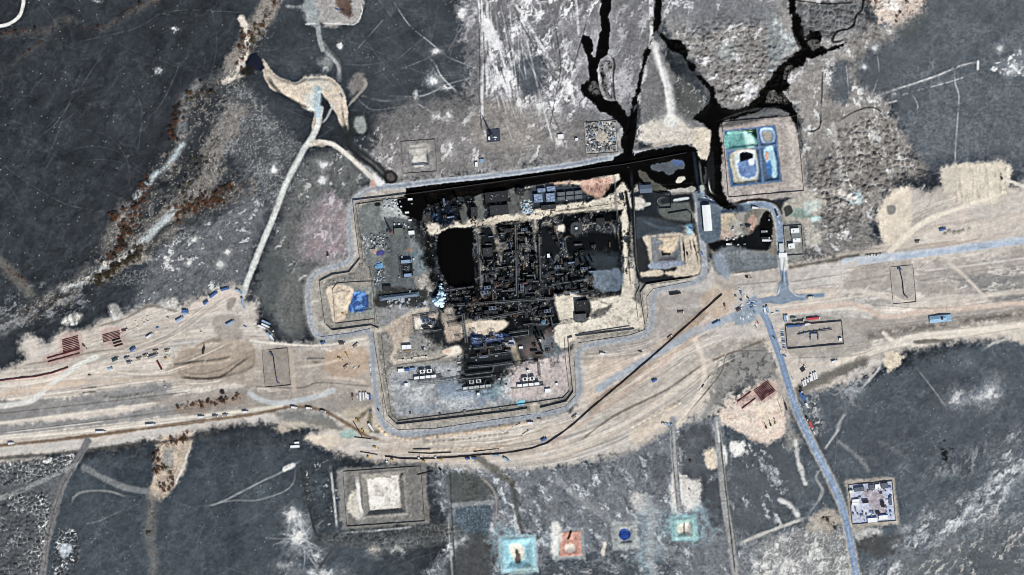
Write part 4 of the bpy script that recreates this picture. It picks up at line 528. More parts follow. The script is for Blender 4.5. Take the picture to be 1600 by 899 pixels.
# ---- oil: channels in the wadis, the flooded strip behind the north wall, pools
OILC = (7, 7, 7)
OIL = ['941,-40 953,-40 954,10 950,25 951,40 952,55 951,70 949,85 940,92 935,100 934,112 935,130 937,140 940,150 948,158 955,160 963,158 968,165 974,170 984,185 984,181 994,168 998,160 990,240 1000,238 1060,228 1084,232 1094,248 1100,262 1098,285 1084,300 1040,302 1020,298 1000,285 985,262 960,272 925,278 880,284 840,288 810,291 795,297 775,300 740,306 700,312 680,318 664,328 657,345 646,340 634,338 628,330 620,322 622,310 632,306 636,292 644,291 660,287 672,286 682,289 694,284 708,276 760,275 800,271 850,263 900,256 940,250 972,240 970,225 974,205 966,192 958,184 945,176 938,176 932,166 920,155 912,148 908,138 916,130 922,124 921,112 919,98 916,88 912,72 911,58 918,57 926,64 926,78 924,84 930,90 932,78 935,68 938,55 940,38 939,22',
       '1025,-40 1035,-40 1034,20 1030,45 1024,50 1018,68 1011,88 1006,105 1000,135 993,165 988,185 986,205 986,240 975,242 974,225 976,205 983,182 989,160 997,130 1003,105 1010,78 1018,58 1022,30',
       '1024,46 1034,52 1042,58 1050,64 1060,65 1070,72 1073,84 1072,92 1080,96 1086,102 1088,115 1098,120 1105,126 1112,136 1116,142 1119,155 1124,165 1135,171 1150,172 1165,168 1178,158 1188,148 1200,140 1215,138 1222,144 1232,155 1240,165 1246,182 1252,196 1246,200 1240,190 1228,174 1205,170 1180,175 1160,182 1140,186 1128,192 1124,205 1126,225 1128,250 1128,275 1130,300 1140,318 1150,325 1135,326 1120,318 1108,308 1104,300 1106,270 1098,252 1104,248 1108,240 1110,225 1110,205 1100,195 1088,190 1084,182 1100,172 1108,158 1106,140 1094,128 1086,118 1076,106 1068,92 1060,84 1048,78 1040,66 1030,56',
       '1180,160 1190,140 1202,126 1212,112 1225,98 1240,84 1252,78 1247,62 1238,44 1236,26 1232,16 1236,-40 1246,-40 1243,14 1247,24 1253,42 1258,60 1266,50 1276,50 1285,58 1280,68 1290,74 1305,70 1322,66 1312,76 1298,82 1282,86 1270,92 1260,90 1254,100 1240,108 1232,120 1232,135 1226,146 1236,160 1240,172 1214,168 1190,168']
for s in OIL[1:]: poly(s, (66, 64, 62), 7, 6, .6)
for i_, s in enumerate(OIL): poly(s, OILC, 1.1, 3.4 if i_ else 2.6, 1, .05); keep('oil_slick', s, rough=3.4 if i_ else 2.6, inset=1.4 if i_ else .3)
keep('oil_slick', '689,369 692,366 733,362 736,366 738,396 740,415 735,430 738,440 726,443 720,436 712,446 704,440 700,428 690,424 690,395', False, rough=2.4)
for s, wd in (('1350,-40 1348,10 1338,24 1334,38 1324,46 1312,48 1304,55 1302,66 1322,62', 4), ('1253,42 1247,60 1256,72', 3), ('1282,176 1284,150 1285,120 1288,105', 1.6), ('1282,176 1280,200 1262,206 1256,206', 2.5), ('1246,200 1250,207 1248,216', 4), ('951,85 958,92 960,104 958,120 960,150 965,165', 3), ('934,130 945,140 952,158', 2), ('1238,44 1246,66 1254,84', 4), ('1260,205 1270,206 1281,200', 2.4), ('935,100 945,96 950,100 956,140 955,160', 1.4), ('1235,0 1290,6 1340,4', 2)): line(s, wd, (10, 10, 10), .9, 1, .95, brk=.15)
for s in ('922,130 930,128 938,140 935,150 925,148 918,140', '936,104 942,100 946,118 950,140 956,152 948,150 940,130', '950,96 956,98 957,112 952,108', '1262,66 1275,62 1282,72 1270,78', '1215,150 1225,146 1232,162 1215,160', '1200,145 1212,142 1214,160 1198,160', '1222,118 1230,104 1240,104 1228,125'): w, m = poly(s, (104, 102, 100), 1.5, 2, .8); salt(w, m, (10, 10, 10), 0, 1, 3, .1, .2, .9, 4)
for s in ('1106,245 1116,240 1117,300 1110,304 1105,290', '1100,300 1110,296 1112,303 1103,306'): poly(s, (40, 42, 44), 2, 2, .7)
line('1092,246 1096,280 1098,300', 3, (96, 104, 108), 1.2, .5, .7); line('1107,278 1110,298 1120,306', 1.5, (196, 196, 186), .8, .3, .8); poly('1091,291 1099,290 1101,297 1093,299', (136, 144, 142), 1, .6); line('1084,240 1092,300', 5, (34, 44, 56), 1.5, .4, .8)
poly('1250,48 1262,44 1264,60 1256,62', (60, 62, 62), 3, 3, .5); line('1120,190 1160,176 1190,170 1225,166', 3, (96, 96, 96), 2, 2, .6)
line('638,304 720,293 800,282 900,268 975,256 1070,240', 1.4, (44, 40, 36), .8, .4, .8); w, m = region('690,292 900,262 1060,240 1070,248 900,275 700,310', 3, 2); salt(w, m, (34, 28, 22), -8, 8, 3, .25, .2, .6, 6)
line('1012,230 1030,226 1060,222 1072,226', 5, (176, 166, 150), 2, 2, .8); line('1142,322 1160,315 1185,312 1208,316 1226,326', 4, (62, 58, 54), 1.3, 1, .9); line('1158,420 1105,310', .1, (0, 0, 0), .1, 0, 0)
NR_ = '955,247 940,249 900,257 850,264 800,271 740,278 680,284 640,289 600,292'
line(NR_, 9, (146, 151, 158), 1.2, .8, 1); line(NR_, 4, (118, 127, 139), 1.2, .5, .7); pr = smooth(pts(NR_)); w = win(pr, 12); SHEET['oil_slick'][w] = np.maximum(SHEET['oil_slick'][w], 4.6 + .4 * NF[w] - dist_line(pr, w))
for s, c in (('1018,260 1040,254 1060,249 1068,253 1069,263 1058,266 1046,274 1036,268 1026,268', (84, 90, 98)), ('997,268 1008,271 1020,281 1035,291 1050,296 1040,300 1020,297 1006,288', (84, 84, 76)), ('1058,279 1068,277 1068,284 1056,287', (176, 172, 158)), ('1044,296 1082,292 1083,300 1050,302', (150, 148, 142))):
    w, m = poly(s, c, 1.5, 2.4, .95, .12); SHEET['oil_slick'][w] = np.maximum(SHEET['oil_slick'][w], -(sdf(smooth(pts(s), True), w) + 2.4 * (.5 * NM[w] + .8 * NR[w])))
poly('1050,253 1063,250 1068,255 1057,261', (70, 88, 126), 1.5, 1.2, .9); line('998,292 1082,286', 1.5, (60, 62, 62), .9, .5, .5)
# ---- relief that follows the ground: channel banks, berms, gentle swells
for s in OIL[1:]: hpoly(s, -1.2, 6, True)
hline('1106,316 1130,322 1150,318 1200,312', 6, 1.2); H += 1.2 * NL + .3 * NM + .09 * NF + .9 * (ridge ** 4)
w, m = region('380,120 480,250 470,320 380,330 340,240', 10, 8); H[w] += m * .9 * fbm(6, 3, 3, -50, 2, GX[w], GY[w]); w, m = region('1040,40 1240,40 1230,160 1110,160', 8, 6); H[w] += m * .8 * fbm(5, 3, 4, 0, 1, GX[w], GY[w])
w, m = region('190,310 340,230 400,300 300,460 60,520 20,500', 12, 12); H[w] += m * .9 * fbm(6, 3, 8, -45, 2, GX[w], GY[w]); w, m = region('0,720 480,700 700,860 700,960 0,960', 14, 12); H[w] += m * .5 * fbm(9, 3, 6, -50, 2, GX[w], GY[w])
w, m = region('0,0 380,0 300,300 0,420', 14, 12); H[w] += m * .5 * fbm(9, 3, 7, -50, 2, GX[w], GY[w])
w, m = region('-60,600 560,520 900,540 1650,300 1650,510 1000,700 500,700 -60,720', 6, 5); H[w] += m * .14 * fbm(5, 3, 5, -8, 6, GX[w], GY[w])
# level the plant yard and soften relief under it
yp = pts(YARD); w = win(yp, 8); k = 1 - sst(-3, 6, sdf(yp, w)); pits = np.minimum(H[w] + 1.5, 0) * (H[w] < -1.5); H[w] = H[w] * (1 - k) + k * (.15 + pits + np.where(H[w] > 2.4, H[w] * .4, 0))
def blur(a, r):
    for ax in (0, 1):
        s = np.cumsum(np.concatenate([np.repeat(np.take(a, [0], ax), r + 1, ax), a, np.repeat(np.take(a, [-1], ax), r, ax)], ax), ax, dtype=np.float64)
        n = a.shape[ax]; a = ((np.take(s, range(2 * r + 1, 2 * r + 1 + n), ax) - np.take(s, range(n), ax)) / (2 * r + 1)).astype(np.float32)
    return a
KS = (1 - .6 * KF) * np.where(blur(C.mean(-1), 6) < 98, .5, 1.); C *= (1 + KS * (.06 * NG + .05 * NR + .06 * (WN - .5) * 2))[..., None]
C += .5 * (C - blur(C, 3)) + .22 * (C - blur(C, 14))
g_ = np.maximum(C.mean(-1, keepdims=True), 1); C = (g_ + (C - g_) * np.where(C[..., :1] > C[..., 2:], .66, .95)) * (np.interp(g_, [0, 60, 100, 150, 180, 215, 245], [0, 58, 104, 164, 201, 233, 250]) / g_)
C = np.clip(C, 4, 250)
# ================================================================ meshes of the land
def hz(px, py):
    i = np.clip((np.asarray(px, float) - X0) / GS, 0, NX - 1.001); j = np.clip((np.asarray(py, float) - Y0) / GS, 0, NY - 1.001); a = i.astype(int); b = j.astype(int); u = i - a; v = j - b
    return (H[b, a] * (1 - u) + H[b, a + 1] * u) * (1 - v) + (H[b + 1, a] * (1 - u) + H[b + 1, a + 1] * u) * v
def mesh_np(name, co, faces_flat, sizes, colors, material, smooth_=True):
    me = bpy.data.meshes.new(name); me.vertices.add(len(co)); me.vertices.foreach_set('co', np.asarray(co, np.float32).ravel())
    sizes = np.asarray(sizes, np.int32); me.loops.add(int(sizes.sum())); me.loops.foreach_set('vertex_index', np.asarray(faces_flat, np.int32))
    me.polygons.add(len(sizes)); me.polygons.foreach_set('loop_start', np.r_[0, np.cumsum(sizes)[:-1]].astype(np.int32)); me.polygons.foreach_set('loop_total', sizes)
    if smooth_: me.polygons.foreach_set('use_smooth', np.ones(len(sizes), bool))
    me.update(calc_edges=True)
    if colors is not None:
        at = me.color_attributes.new('cover', 'FLOAT_COLOR', 'POINT'); at.data.foreach_set('color', np.c_[colors, np.ones(len(colors))].astype(np.float32).ravel())
    me.materials.append(material); o = bpy.data.objects.new(name, me); COLL.objects.link(o); return o
ALB = alb(C.reshape(-1, 3)).astype(np.float32)
wx, wy = XY(GX, GY); co = np.c_[wx.ravel(), wy.ravel(), H.ravel()]
idx = np.arange(NX * NY, dtype=np.int32).reshape(NY, NX)
qd = np.stack([idx[1:, :-1], idx[1:, 1:], idx[:-1, 1:], idx[:-1, :-1]], -1).reshape(-1, 4)
# skirt: the plain carries on to the horizon
ring = np.r_[idx[0, :-1:16], idx[:-1:16, -1], idx[-1, :0:-16], idx[:0:-16, 0]]
rim = co[ring].copy(); far = rim.copy(); s_ = 9000 / np.maximum(np.hypot(rim[:, 0], rim[:, 1]), 1); far[:, :2] *= s_[:, None]; far[:, 2] = 0
rim2 = rim.copy(); rim2[:, :2] *= 1.35; rim2[:, 2] = 0
n0, nr = len(co), len(ring); ra = np.arange(nr); rb = (ra + 1) % nr
sk1 = np.stack([ring[ra], ring[rb], n0 + rb, n0 + ra], -1); sk2 = np.stack([n0 + ra, n0 + rb, n0 + nr + rb, n0 + nr + ra], -1)
co = np.vstack([co, rim2, far]); base = np.tile(alb((74, 80, 86)), (nr, 1)); colr = np.vstack([ALB, (ALB[ring] + base) / 2, base])
F = np.vstack([qd, sk1, sk2])
M_LAND = land('desert_grit'); M_ROAD = land('worn_asphalt', .8, .3, .15, 1.2, .08); M_OIL = land('crude_oil', .6, .03, .08, .25, .2); M_WATER = land('pond_water', .2, .2, .06, .3, .06); M_TRACK = land('packed_gravel', .95, .1, .4, .5, .12); M_YARD = land('stained_concrete', .9, .03, .2, .6, .12)
g = mesh_np('desert_ground', co, F.ravel(), np.full(len(F), 4), colr, M_LAND); g['kind'] = 'structure'
def sheet(name, d, dz, material, flat=None):
    """cut the grid along the outline d = 0 and lay the piece dz above the land"""
    ins = d < 0; q00, q10, q01, q11 = ins[:-1, :-1], ins[:-1, 1:], ins[1:, :-1], ins[1:, 1:]
    full = q00 & q10 & q01 & q11; part = (q00 | q10 | q01 | q11) & ~full
    vid = {}; vco = []; vcol = []; faces = []; sizes = []
    def gv(j, i):
        k = j * NX + i
        if k not in vid: vid[k] = len(vco); vco.append((co[k, 0], co[k, 1], (co[k, 2] if flat is None else flat) + dz)); vcol.append(ALB[k])
        return vid[k]
    def ev(j0, i0, j1, i1):
        a, b = j0 * NX + i0, j1 * NX + i1; k = (min(a, b), max(a, b))
        if k not in vid:
            da, db = d[j0, i0], d[j1, i1]; t = da / (da - db); p = co[a] * (1 - t) + co[b] * t; vid[k] = len(vco)
            vco.append((p[0], p[1], (p[2] if flat is None else flat) + dz)); vcol.append(ALB[a] if da < 0 else ALB[b])
        return vid[k]
    for j, i in zip(*np.nonzero(full)): faces += [gv(j + 1, i), gv(j + 1, i + 1), gv(j, i + 1), gv(j, i)]; sizes.append(4)
    for j, i in zip(*np.nonzero(part)):
        cs = [(j + 1, i), (j + 1, i + 1), (j, i + 1), (j, i)]; f = []
        for a, b in zip(cs, cs[1:] + cs[:1]):
            if ins[a]: f.append(gv(*a))
            if ins[a] != ins[b]: f.append(ev(*a, *b))
        if len(f) >= 3: faces += f; sizes.append(len(f))
    o = mesh_np(name, vco, faces, sizes, np.array(vcol), material); o['kind'] = 'structure'; return o
keep('plant_yard', YARD, False)
CUT = SHEET['ring_road'].copy()
for n_, dz, mt in (('plant_yard', .03, M_YARD), ('ring_road', .06, M_ROAD), ('dirt_road', .06, M_TRACK), ('haul_road', .06, M_TRACK), ('gravel_road', .06, M_TRACK), ('gate_road', .09, M_ROAD), ('access_road', .12, M_ROAD), ('oil_slick', .15, M_OIL)): sheet(n_, SHEET[n_], dz, mt)
for n_, s, sm in (('pond_water', CELLS[0], False), ('pond_water', '1158,241 1167,238 1175,242 1174,247 1165,248 1158,249', True), ('pit_water', '970,828 976,826 982,828 985,835 982,842 976,844 970,842 967,835', True)):
    p_ = _p(s, sm, True); d_ = np.full(GX.shape, 99., np.float32); w_ = win(p_, 5); d_[w_] = sdf(p_, w_); sheet(n_, d_, .2, M_WATER)
# ================================================================ helpers for things and parts
class MB:
    """collects boxes, tubes and lofts; build() links them as ONE mesh object"""
    def __init__(s): s.v = []; s.f = []
    def add(s, vs, fs):
        o = len(s.v); s.v += [tuple(p) for p in vs]; s.f += [tuple(i + o for i in f) for f in fs]; return s
    def box(s, x, y, z, lx, ly, lz, rz=0., tx=1., ty=1., tilt=0.):
        """box standing on z, centre x,y; top scaled by tx,ty; rz in degrees"""
        c, sn = math.cos(math.radians(rz)), math.sin(math.radians(rz)); P = []
        for k, (fx, fy) in ((0, (1, 1)), (1, (tx, ty))):
            for ax, ay in ((-1, -1), (1, -1), (1, 1), (-1, 1)):
                u, v = ax * lx / 2 * fx, ay * ly / 2 * fy; P.append((x + u * c - v * sn, y + u * sn + v * c, z + k * lz + tilt * ax))
        return s.add(P, [(3, 2, 1, 0), (4, 5, 6, 7), (0, 1, 5, 4), (1, 2, 6, 5), (2, 3, 7, 6), (3, 0, 4, 7)])
    def tube(s, a, b, r, n=8, r2=None, cap=True):
        a, b = Vector(a), Vector(b); d = (b - a).normalized(); u = d.orthogonal().normalized(); w = d.cross(u); r2 = r if r2 is None else r2; P = []
        for p, q in ((a, r), (b, r2)):
            for i in range(n):
                t = 2 * math.pi * i / n; P.append(p + (u * math.cos(t) + w * math.sin(t)) * q)
        F = [(i, (i + 1) % n, n + (i + 1) % n, n + i) for i in range(n)]
        if cap: F += [tuple(range(n - 1, -1, -1)), tuple(range(n, 2 * n))]
        return s.add(P, F)
    def path(s, P, r, n=8):
        for a, b in zip(P[:-1], P[1:]): s.tube(a, b, r, n)
        return s
    def capsule(s, a, b, r, n=10):
        a, b = Vector(a), Vector(b); d = (b - a).normalized(); s.tube(a, b, r, n, cap=False)
        for p, q in ((a, -d), (b, d)): s.tube(p, p + q * r * .4, r, n, r * .75); s.tube(p + q * r * .4, p + q * r * .62, r * .75, n, r * .3)
        return s
    def gable(s, x, y, z, lx, ly, h, rz=0., hip=0.):
        c, sn = math.cos(math.radians(rz)), math.sin(math.radians(rz)); Q = [(-lx / 2, -ly / 2, 0), (lx / 2, -ly / 2, 0), (lx / 2, ly / 2, 0), (-lx / 2, ly / 2, 0), (-lx / 2 + hip, 0, h), (lx / 2 - hip, 0, h)]
        return s.add([(x + u * c - v * sn, y + u * sn + v * c, z + k) for u, v, k in Q], [(3, 2, 1, 0), (0, 1, 5, 4), (2, 3, 4, 5), (1, 2, 5), (3, 0, 4)])
    def wall(s, P, z0, h, t):
        """upright wall along plan points (world xy), foot on the ground"""
        for (ax, ay), (bx, by) in zip(P[:-1], P[1:]):
            L = math.hypot(bx - ax, by - ay); n = max(1, int(L / 25))
            for i in range(n):
                u0, u1 = i / n, (i + 1) / n; x0, y0, x1, y1 = ax + (bx - ax) * u0, ay + (by - ay) * u0, ax + (bx - ax) * u1, ay + (by - ay) * u1
                g0 = float(hz((x0 + x1) / 2 + W_PX / 2, H_PX / 2 - (y0 + y1) / 2)); s.box((x0 + x1) / 2, (y0 + y1) / 2, g0 - .4 + z0, L / n + t * .9, t, h + .4, math.degrees(math.atan2(by - ay, bx - ax)))
        return s
    def build(s, name, m, parent=None, smooth_=False):
        me = bpy.data.meshes.new(name); me.from_pydata(s.v, [], s.f); me.update(); me.materials.append(m)
        if smooth_: me.polygons.foreach_set('use_smooth', [True] * len(me.polygons))
        o = bpy.data.objects.new(name, me); COLL.objects.link(o); o.parent = parent; return o
def tag(o, label, cat, group=None):
    o['label'] = label; o['category'] = cat
    if group: o['group'] = group
    return o
def thing(name, label, cat, px, py, deg=0., group=None, z=None, sink=.05):
    """Empty at the thing's base; px,py on the site plan, deg clockwise from east as seen on the plan"""
    o = bpy.data.objects.new(name, None); COLL.objects.link(o); o.empty_display_size = .5
    x, y = XY(px, py); o.location = (x, y, (float(hz(px, py)) - sink) if z is None else z); o.rotation_euler = (0, 0, math.radians(-deg)); return tag(o, label, cat, group)
def dup(root, px, py, deg, label, group=None, sx=1., sy=1., sz=1., sink=.05):
    r = root.copy(); COLL.objects.link(r); x, y = XY(px, py); r.location = (x, y, float(hz(px, py)) - sink); r.rotation_euler = (0, 0, math.radians(-deg)); r.scale = (sx, sy, sz); r['label'] = label
    if group: r['group'] = group
    for ch in root.children:
        c = ch.copy(); COLL.objects.link(c); c.parent = r
        for g2 in ch.children:
            e = g2.copy(); COLL.objects.link(e); e.parent = c
    return r
WORDS = 'first second third fourth fifth sixth seventh eighth ninth tenth eleventh twelfth thirteenth fourteenth fifteenth sixteenth'.split()
# ---- paints
PAINT = {'white': (236, 240, 246), 'blue': (70, 110, 176), 'pale blue': (150, 180, 214), 'red': (206, 74, 84), 'green': (70, 92, 86), 'grey': (150, 152, 154), 'dark': (44, 46, 50), 'sand': (226, 218, 200), 'yellow': (206, 168, 70), 'brown': (104, 74, 60), 'rust': (112, 62, 56), 'black': (22, 23, 25)}
def pm(c, **k): return mat('paint_' + c.replace(' ', '_'), PAINT[c], .5, var=.07, scale=.4, **k)
M_GLASS = mat('dark_glass', (30, 36, 44), .15, var=.05); M_RUB = mat('rubber_and_chassis', (34, 34, 36), .8, var=.1); M_STEEL = mat('galvanised_steel', (150, 156, 162), .45, .3, .1)
M_SOOT = mat('sooty_steel', (52, 54, 58), .7, .1, .4, .5); M_SOOT2 = mat('scorched_metal', (98, 100, 104), .6, .2, .45, .4); M_SOOT3 = mat('scorched_blue_cladding', (122, 140, 168), .5, .2, .4, .4); M_RUSTY = mat('rusted_burnt_steel', (104, 84, 74), .85, .1, .35, .5)
M_WHITE = mat('white_roof_sheet', (244, 248, 252), .5, var=.04, scale=.2); M_ROOFB = mat('blue_grey_roof_sheet', (92, 108, 128), .5, .1, .1, .3); M_ROOFG = mat('grey_green_roof_sheet', (112, 120, 114), .6, var=.1, scale=.3); M_CONC = mat('precast_concrete', (176, 170, 160), .9, var=.1, scale=.5); M_DARKROOF = mat('charred_roof', (38, 41, 45), .8, var=.3, scale=.35); M_WALLC = mat('plastered_wall', (186, 182, 176), .9, var=.08); M_FENCE = mat('weathered_fence', (126, 121, 113), .8, var=.15, scale=.8); M_PIPE = mat('coated_line_pipe', (104, 44, 44), .5, var=.12, scale=.4); M_PIPE2 = mat('black_line_pipe', (40, 26, 26), .5, var=.15, scale=.3); M_BLUEROOF = mat('blue_roof_sheet', (60, 100, 190), .5, var=.08, scale=.3)
# ================================================================ vehicles
def truck_parts(t, L, col, kind):
    w = 3.1; h = 3.6
    ch = MB().box(0, 0, .55, L - .4, 1.1, .4)
    for x in ((-L / 2 + 1.2, -L / 2 + 2.6, L / 2 - 1.4) if L < 13 else (-L / 2 + 1.2, -L / 2 + 2.5, -L / 2 + 3.8, L / 2 - 4.4, L / 2 - 1.3)):
        for y in (-1.1, 1.1): ch.tube((x, y - .2, .52), (x, y + .2, .52), .52, 10)
    ch.build('chassis', M_RUB, t)
    cab = MB().box(L / 2 - 1.15, 0, .7, 2.2, 2.5, 1.3).box(L / 2 - 1.3, 0, 2., 1.9, 2.4, .9, 0, .85, .92).build('cab', pm('white' if col in ('red', 'dark', 'green', 'brown', 'grey', 'sand') else col), t)
    MB().box(L / 2 - .28, 0, 1.95, .12, 2.1, .75).build('windshield', M_GLASS, cab)
    Lb = L - 2.8; xb = -1.35
    if kind == 'box': MB().box(xb, 0, .98, Lb, w, h - 1).box(xb, 0, h - .02, Lb - .5, w - .5, .06).build('cargo_box', pm(col), t)
    elif kind == 'flat':
        MB().box(xb, 0, .98, Lb, w, .25).box(xb + Lb / 2 - .1, 0, 1.2, .15, w, 1.1).build('flatbed', pm(col), t)
    elif kind == 'tip':
        b = MB().box(xb, 0, .98, Lb, w, .2)
        for y in (-w / 2 + .08, w / 2 - .08): b.box(xb, y, 1.15, Lb, .16, 1.4)
        for x in (-Lb / 2 + .08, Lb / 2 - .08): b.box(xb + x, 0, 1.15, .16, w, 1.5)
        b.build('tipper_bed', pm(col), t); MB().box(xb, 0, 1.16, Lb - .5, w - .5, 1.0, 0, .6, .5).build('load', mat('load_of_earth', (176, 160, 138), .95), t)
    elif kind == 'tank': MB().capsule((xb - Lb / 2 + .8, 0, 2.1), (xb + Lb / 2 - .8, 0, 2.1), 1.25).build('tank', pm(col), t, True)
    elif kind == 'pipes':
        MB().box(xb, 0, .98, Lb, w, .2).build('flatbed', pm('dark'), t); b = MB()
        for y in (-.85, 0, .85): b.tube((xb - Lb / 2, y, 1.7), (xb + Lb / 2, y, 1.7), .42)
        b.build('load', M_PIPE, t)
def car_parts(t, L, col):
    MB().box(0, 0, .35, L, 1.85, .62).box(L * .3, 0, .95, L * .3, 1.7, .12).build('body', pm(col), t); MB().box(-L * .06, 0, .97, L * .52, 1.7, .42, 0, .82, .88).build('windows', M_GLASS, t); MB().box(-L * .06, 0, 1.39, L * .42, 1.48, .09).build('roof', pm(col), t)
    b = MB()
    for x in (-L * .32, L * .32):
        for y in (-.8, .8): b.tube((x, y - .12, .34), (x, y + .12, .34), .34, 10)
    b.box(0, 0, .28, L * .8, 1.5, .2).build('undercarriage', M_RUB, t)
def bus_parts(t, L, col):
    MB().box(0, 0, .5, L, 2.6, 1.2).build('body', pm(col), t); MB().box(0, 0, 1.7, L - .1, 2.54, .8).build('windows', M_GLASS, t); MB().box(0, 0, 2.5, L, 2.6, .3).box(-1, 0, 2.8, 2.4, 1.6, .25).build('roof', pm('white'), t); b = MB()
    for x in (-L * .33, L * .33):
        for y in (-1.1, 1.1): b.tube((x, y - .15, .5), (x, y + .15, .5), .5, 10)
    b.box(0, 0, .4, L * .8, 2., .3).build('undercarriage', M_RUB, t)
def digger_parts(t, L, col, side=0):
    for y in (-1.1, 1.1): MB().box(0, y, 0, 4.2, .6, .9, 0, .85).build('track', M_RUB, t)
    h = MB().box(-.3, 0, .95, 3.4, 2.6, 1.1).box(-1.4, 0, 2.05, 1.2, 2.4, .4).build('engine_house', pm(col), t); MB().box(.9, .75, 1.4, 1.2, 1., 1.5, 0, .85).build('cabin', M_GLASS, h)
    if side: MB().path([(0, 1.5, 1.2), (1.2, 4.6, 4.6)], .22, 6).path([(.8, 1.5, 1.2), (1.2, 4.6, 4.6)], .18, 6).tube((1.2, 4.6, 4.6), (1.2, 4.6, 1.6), .06, 5).build('side_boom', pm(col), t)
    else:
        MB().path([(1.2, 0, 1.8), (3.4, 0, 4.2), (6., 0, 3.4)], .3, 6).path([(6., 0, 3.4), (6.6, 0, 1.2)], .22, 6).build('boom', pm(col), t); MB().box(6.7, 0, .4, .9, 1.1, .9, 0, 1.2).build('bucket', M_RUB, t)
def crane_parts(t, L, col):
    MB().box(0, 0, .6, 11, 2.7, .9).build('carrier', pm(col), t); MB().box(4.6, 0, 1.5, 1.8, 2.4, 1.3, 0, .9).build('cab', pm(col), t); MB().box(-1.5, 0, 1.5, 3.6, 2.6, 1.4).build('turntable_house', pm(col), t); MB().path([(-1.5, .4, 2.6), (9.5, .4, 5.2)], .45, 6).path([(9.5, .4, 5.2), (14., .4, 6.2)], .3, 6).build('boom', pm(col), t); b = MB()
    for x in (-4.4, -3, 2.6, 4): b.tube((x, -1.3, .55), (x, 1.3, .55), .55, 10)
    b.build('axles', M_RUB, t)
KIND = {'box': ('box_truck', 'box lorry', 'truck'), 'flat': ('flatbed_truck', 'flatbed lorry', 'truck'), 'tip': ('tipper_truck', 'loaded tipper', 'truck'), 'tank': ('tanker_truck', 'tanker lorry', 'truck'), 'pipes': ('pipe_truck', 'pipe lorry', 'truck'), 'car': ('parked_car', 'car', 'car'), 'bus': ('bus', 'bus', 'bus'), 'dig': ('excavator', 'tracked excavator', 'excavator'), 'lay': ('pipelayer', 'side boom pipelayer', 'pipelayer'), 'crane': ('crane_truck', 'mobile crane truck', 'crane')}
PROTO = {}
def vehicle(kind, px, py, deg, L, col, label, group=None):
    k = (kind, col, round(L))
    if k in PROTO: t = dup(PROTO[k], px, py, deg, label, group)
    else:
        n, _, cat = KIND[kind]; t = thing(n, label, cat, px, py, deg, group)
        if kind == 'car': car_parts(t, L, col)
        elif kind == 'bus': bus_parts(t, L, col)
        elif kind in ('dig', 'lay'): digger_parts(t, L, col, kind == 'lay')
        elif kind == 'crane': crane_parts(t, L, col)
        else: truck_parts(t, L, col, kind)
        PROTO[k] = t
    if not group and 'group' in t: del t['group']
    return t
def fleet(rows, where, group, axis='x'):
    """rows: 'kind x y deg L colour' ; each label names colour, kind and rank along the row"""
    R = [r.split() for r in rows.split('|')]; R = [(r[0], float(r[1]), float(r[2]), float(r[3]), float(r[4]), ' '.join(r[5:]).strip()) for r in R]
    R.sort(key=lambda r: r[1] if axis == 'x' else r[2]); side = 'west' if axis == 'x' else 'north'; tot = {}
    for r in R: tot[(r[0], r[5])] = tot.get((r[0], r[5]), 0) + 1
    cnt = {}
    for r in R:
        k = (r[0], r[5]); cnt[k] = cnt.get(k, 0) + 1; nm = KIND[r[0]][1]
        lab = f'{r[5]} {nm} {where}' if tot[k] == 1 else f'{WORDS[cnt[k] - 1]} {r[5]} {nm} from the {side} {where}'
        vehicle(r[0], r[1], r[2], r[3], r[4], r[5], lab, group)
fleet('box 181 562 -25 12 green|box 199 560 -18 9 grey|box 203 567 -15 9 grey|tip 218 561 -18 9 sand|tip 228 556 -20 9 sand|box 208 546 -38 10 blue|box 234 525 -35 12 white|tip 244 549 -12 9 sand|tip 262 548 -12 9 sand|flat 172 576 -8 9 pale blue|box 240 557 -18 18 grey|pipes 250 572 62 18 white|flat 258 601 80 10 grey|dig 259 560 -30 6 yellow', 'in the western turning yard', 'trucks waiting in the western yard')
fleet('pipes 195 516 -8 10 dark|flat 214 507 72 12 sand|flat 225 502 80 9 sand|flat 231 499 82 10 sand|car 246 512 -25 5 blue|car 262 496 20 5 grey', 'above the pipe stacks in the western yard', 'vehicles above the western pipe stacks')
fleet('box 281 499 -30 14 pale blue|box 290 486 -2 10 blue|box 290 490 -2 10 pale blue|box 322 473 -40 9 blue|box 334 461 -36 15 blue|box 352 452 -15 14 blue|box 374 456 38 11 pale blue|box 380 474 78 16 pale blue|box 360 505 -30 15 pale blue|car 383 510 30 5 blue|flat 312 517 42 10 sand', 'on the pale fan below the dirt road', 'trucks on the fan below the dirt road')
fleet('box 416 504 24 15 pale blue|box 415 509 24 14 white|box 409 511 22 13 white|box 425 515 55 9 dark|box 421 525 55 12 pale blue|box 425 528 55 10 white', 'in the cluster left of the ring road', 'cluster of trucks left of the ring road')
fleet('box 18 693 -4 10 white|box 158 675 -3 16 white|box 236 664 -6 16 white|box 315 652 -5 10 white|box 337 651 -5 9 grey|box 353 649 -5 9 grey|box 384 644 -4 10 white|box 460 637 4 10 white|box 483 638 6 10 white|box 505 643 12 9 grey', 'along the brown southern haul road', 'convoy on the brown haul road')
fleet('box 535 537 -5 10 brown|tip 556 540 -42 10 sand|dig 541 553 60 8 yellow|dig 530 560 30 7 yellow|tip 541 573 -35 9 sand|car 554 575 -50 5 white|car 561 574 -60 5 grey|box 505 536 -25 8 blue', 'on churned orange soil outside the west gate', 'machines on the orange soil by the west gate')
fleet('car 578 570 80 5 white|car 579 577 84 5 white|car 580 586 86 5 grey|car 581 594 84 5 white', 'on the ring road verge along the west wall', 'cars on the west verge', 'y')
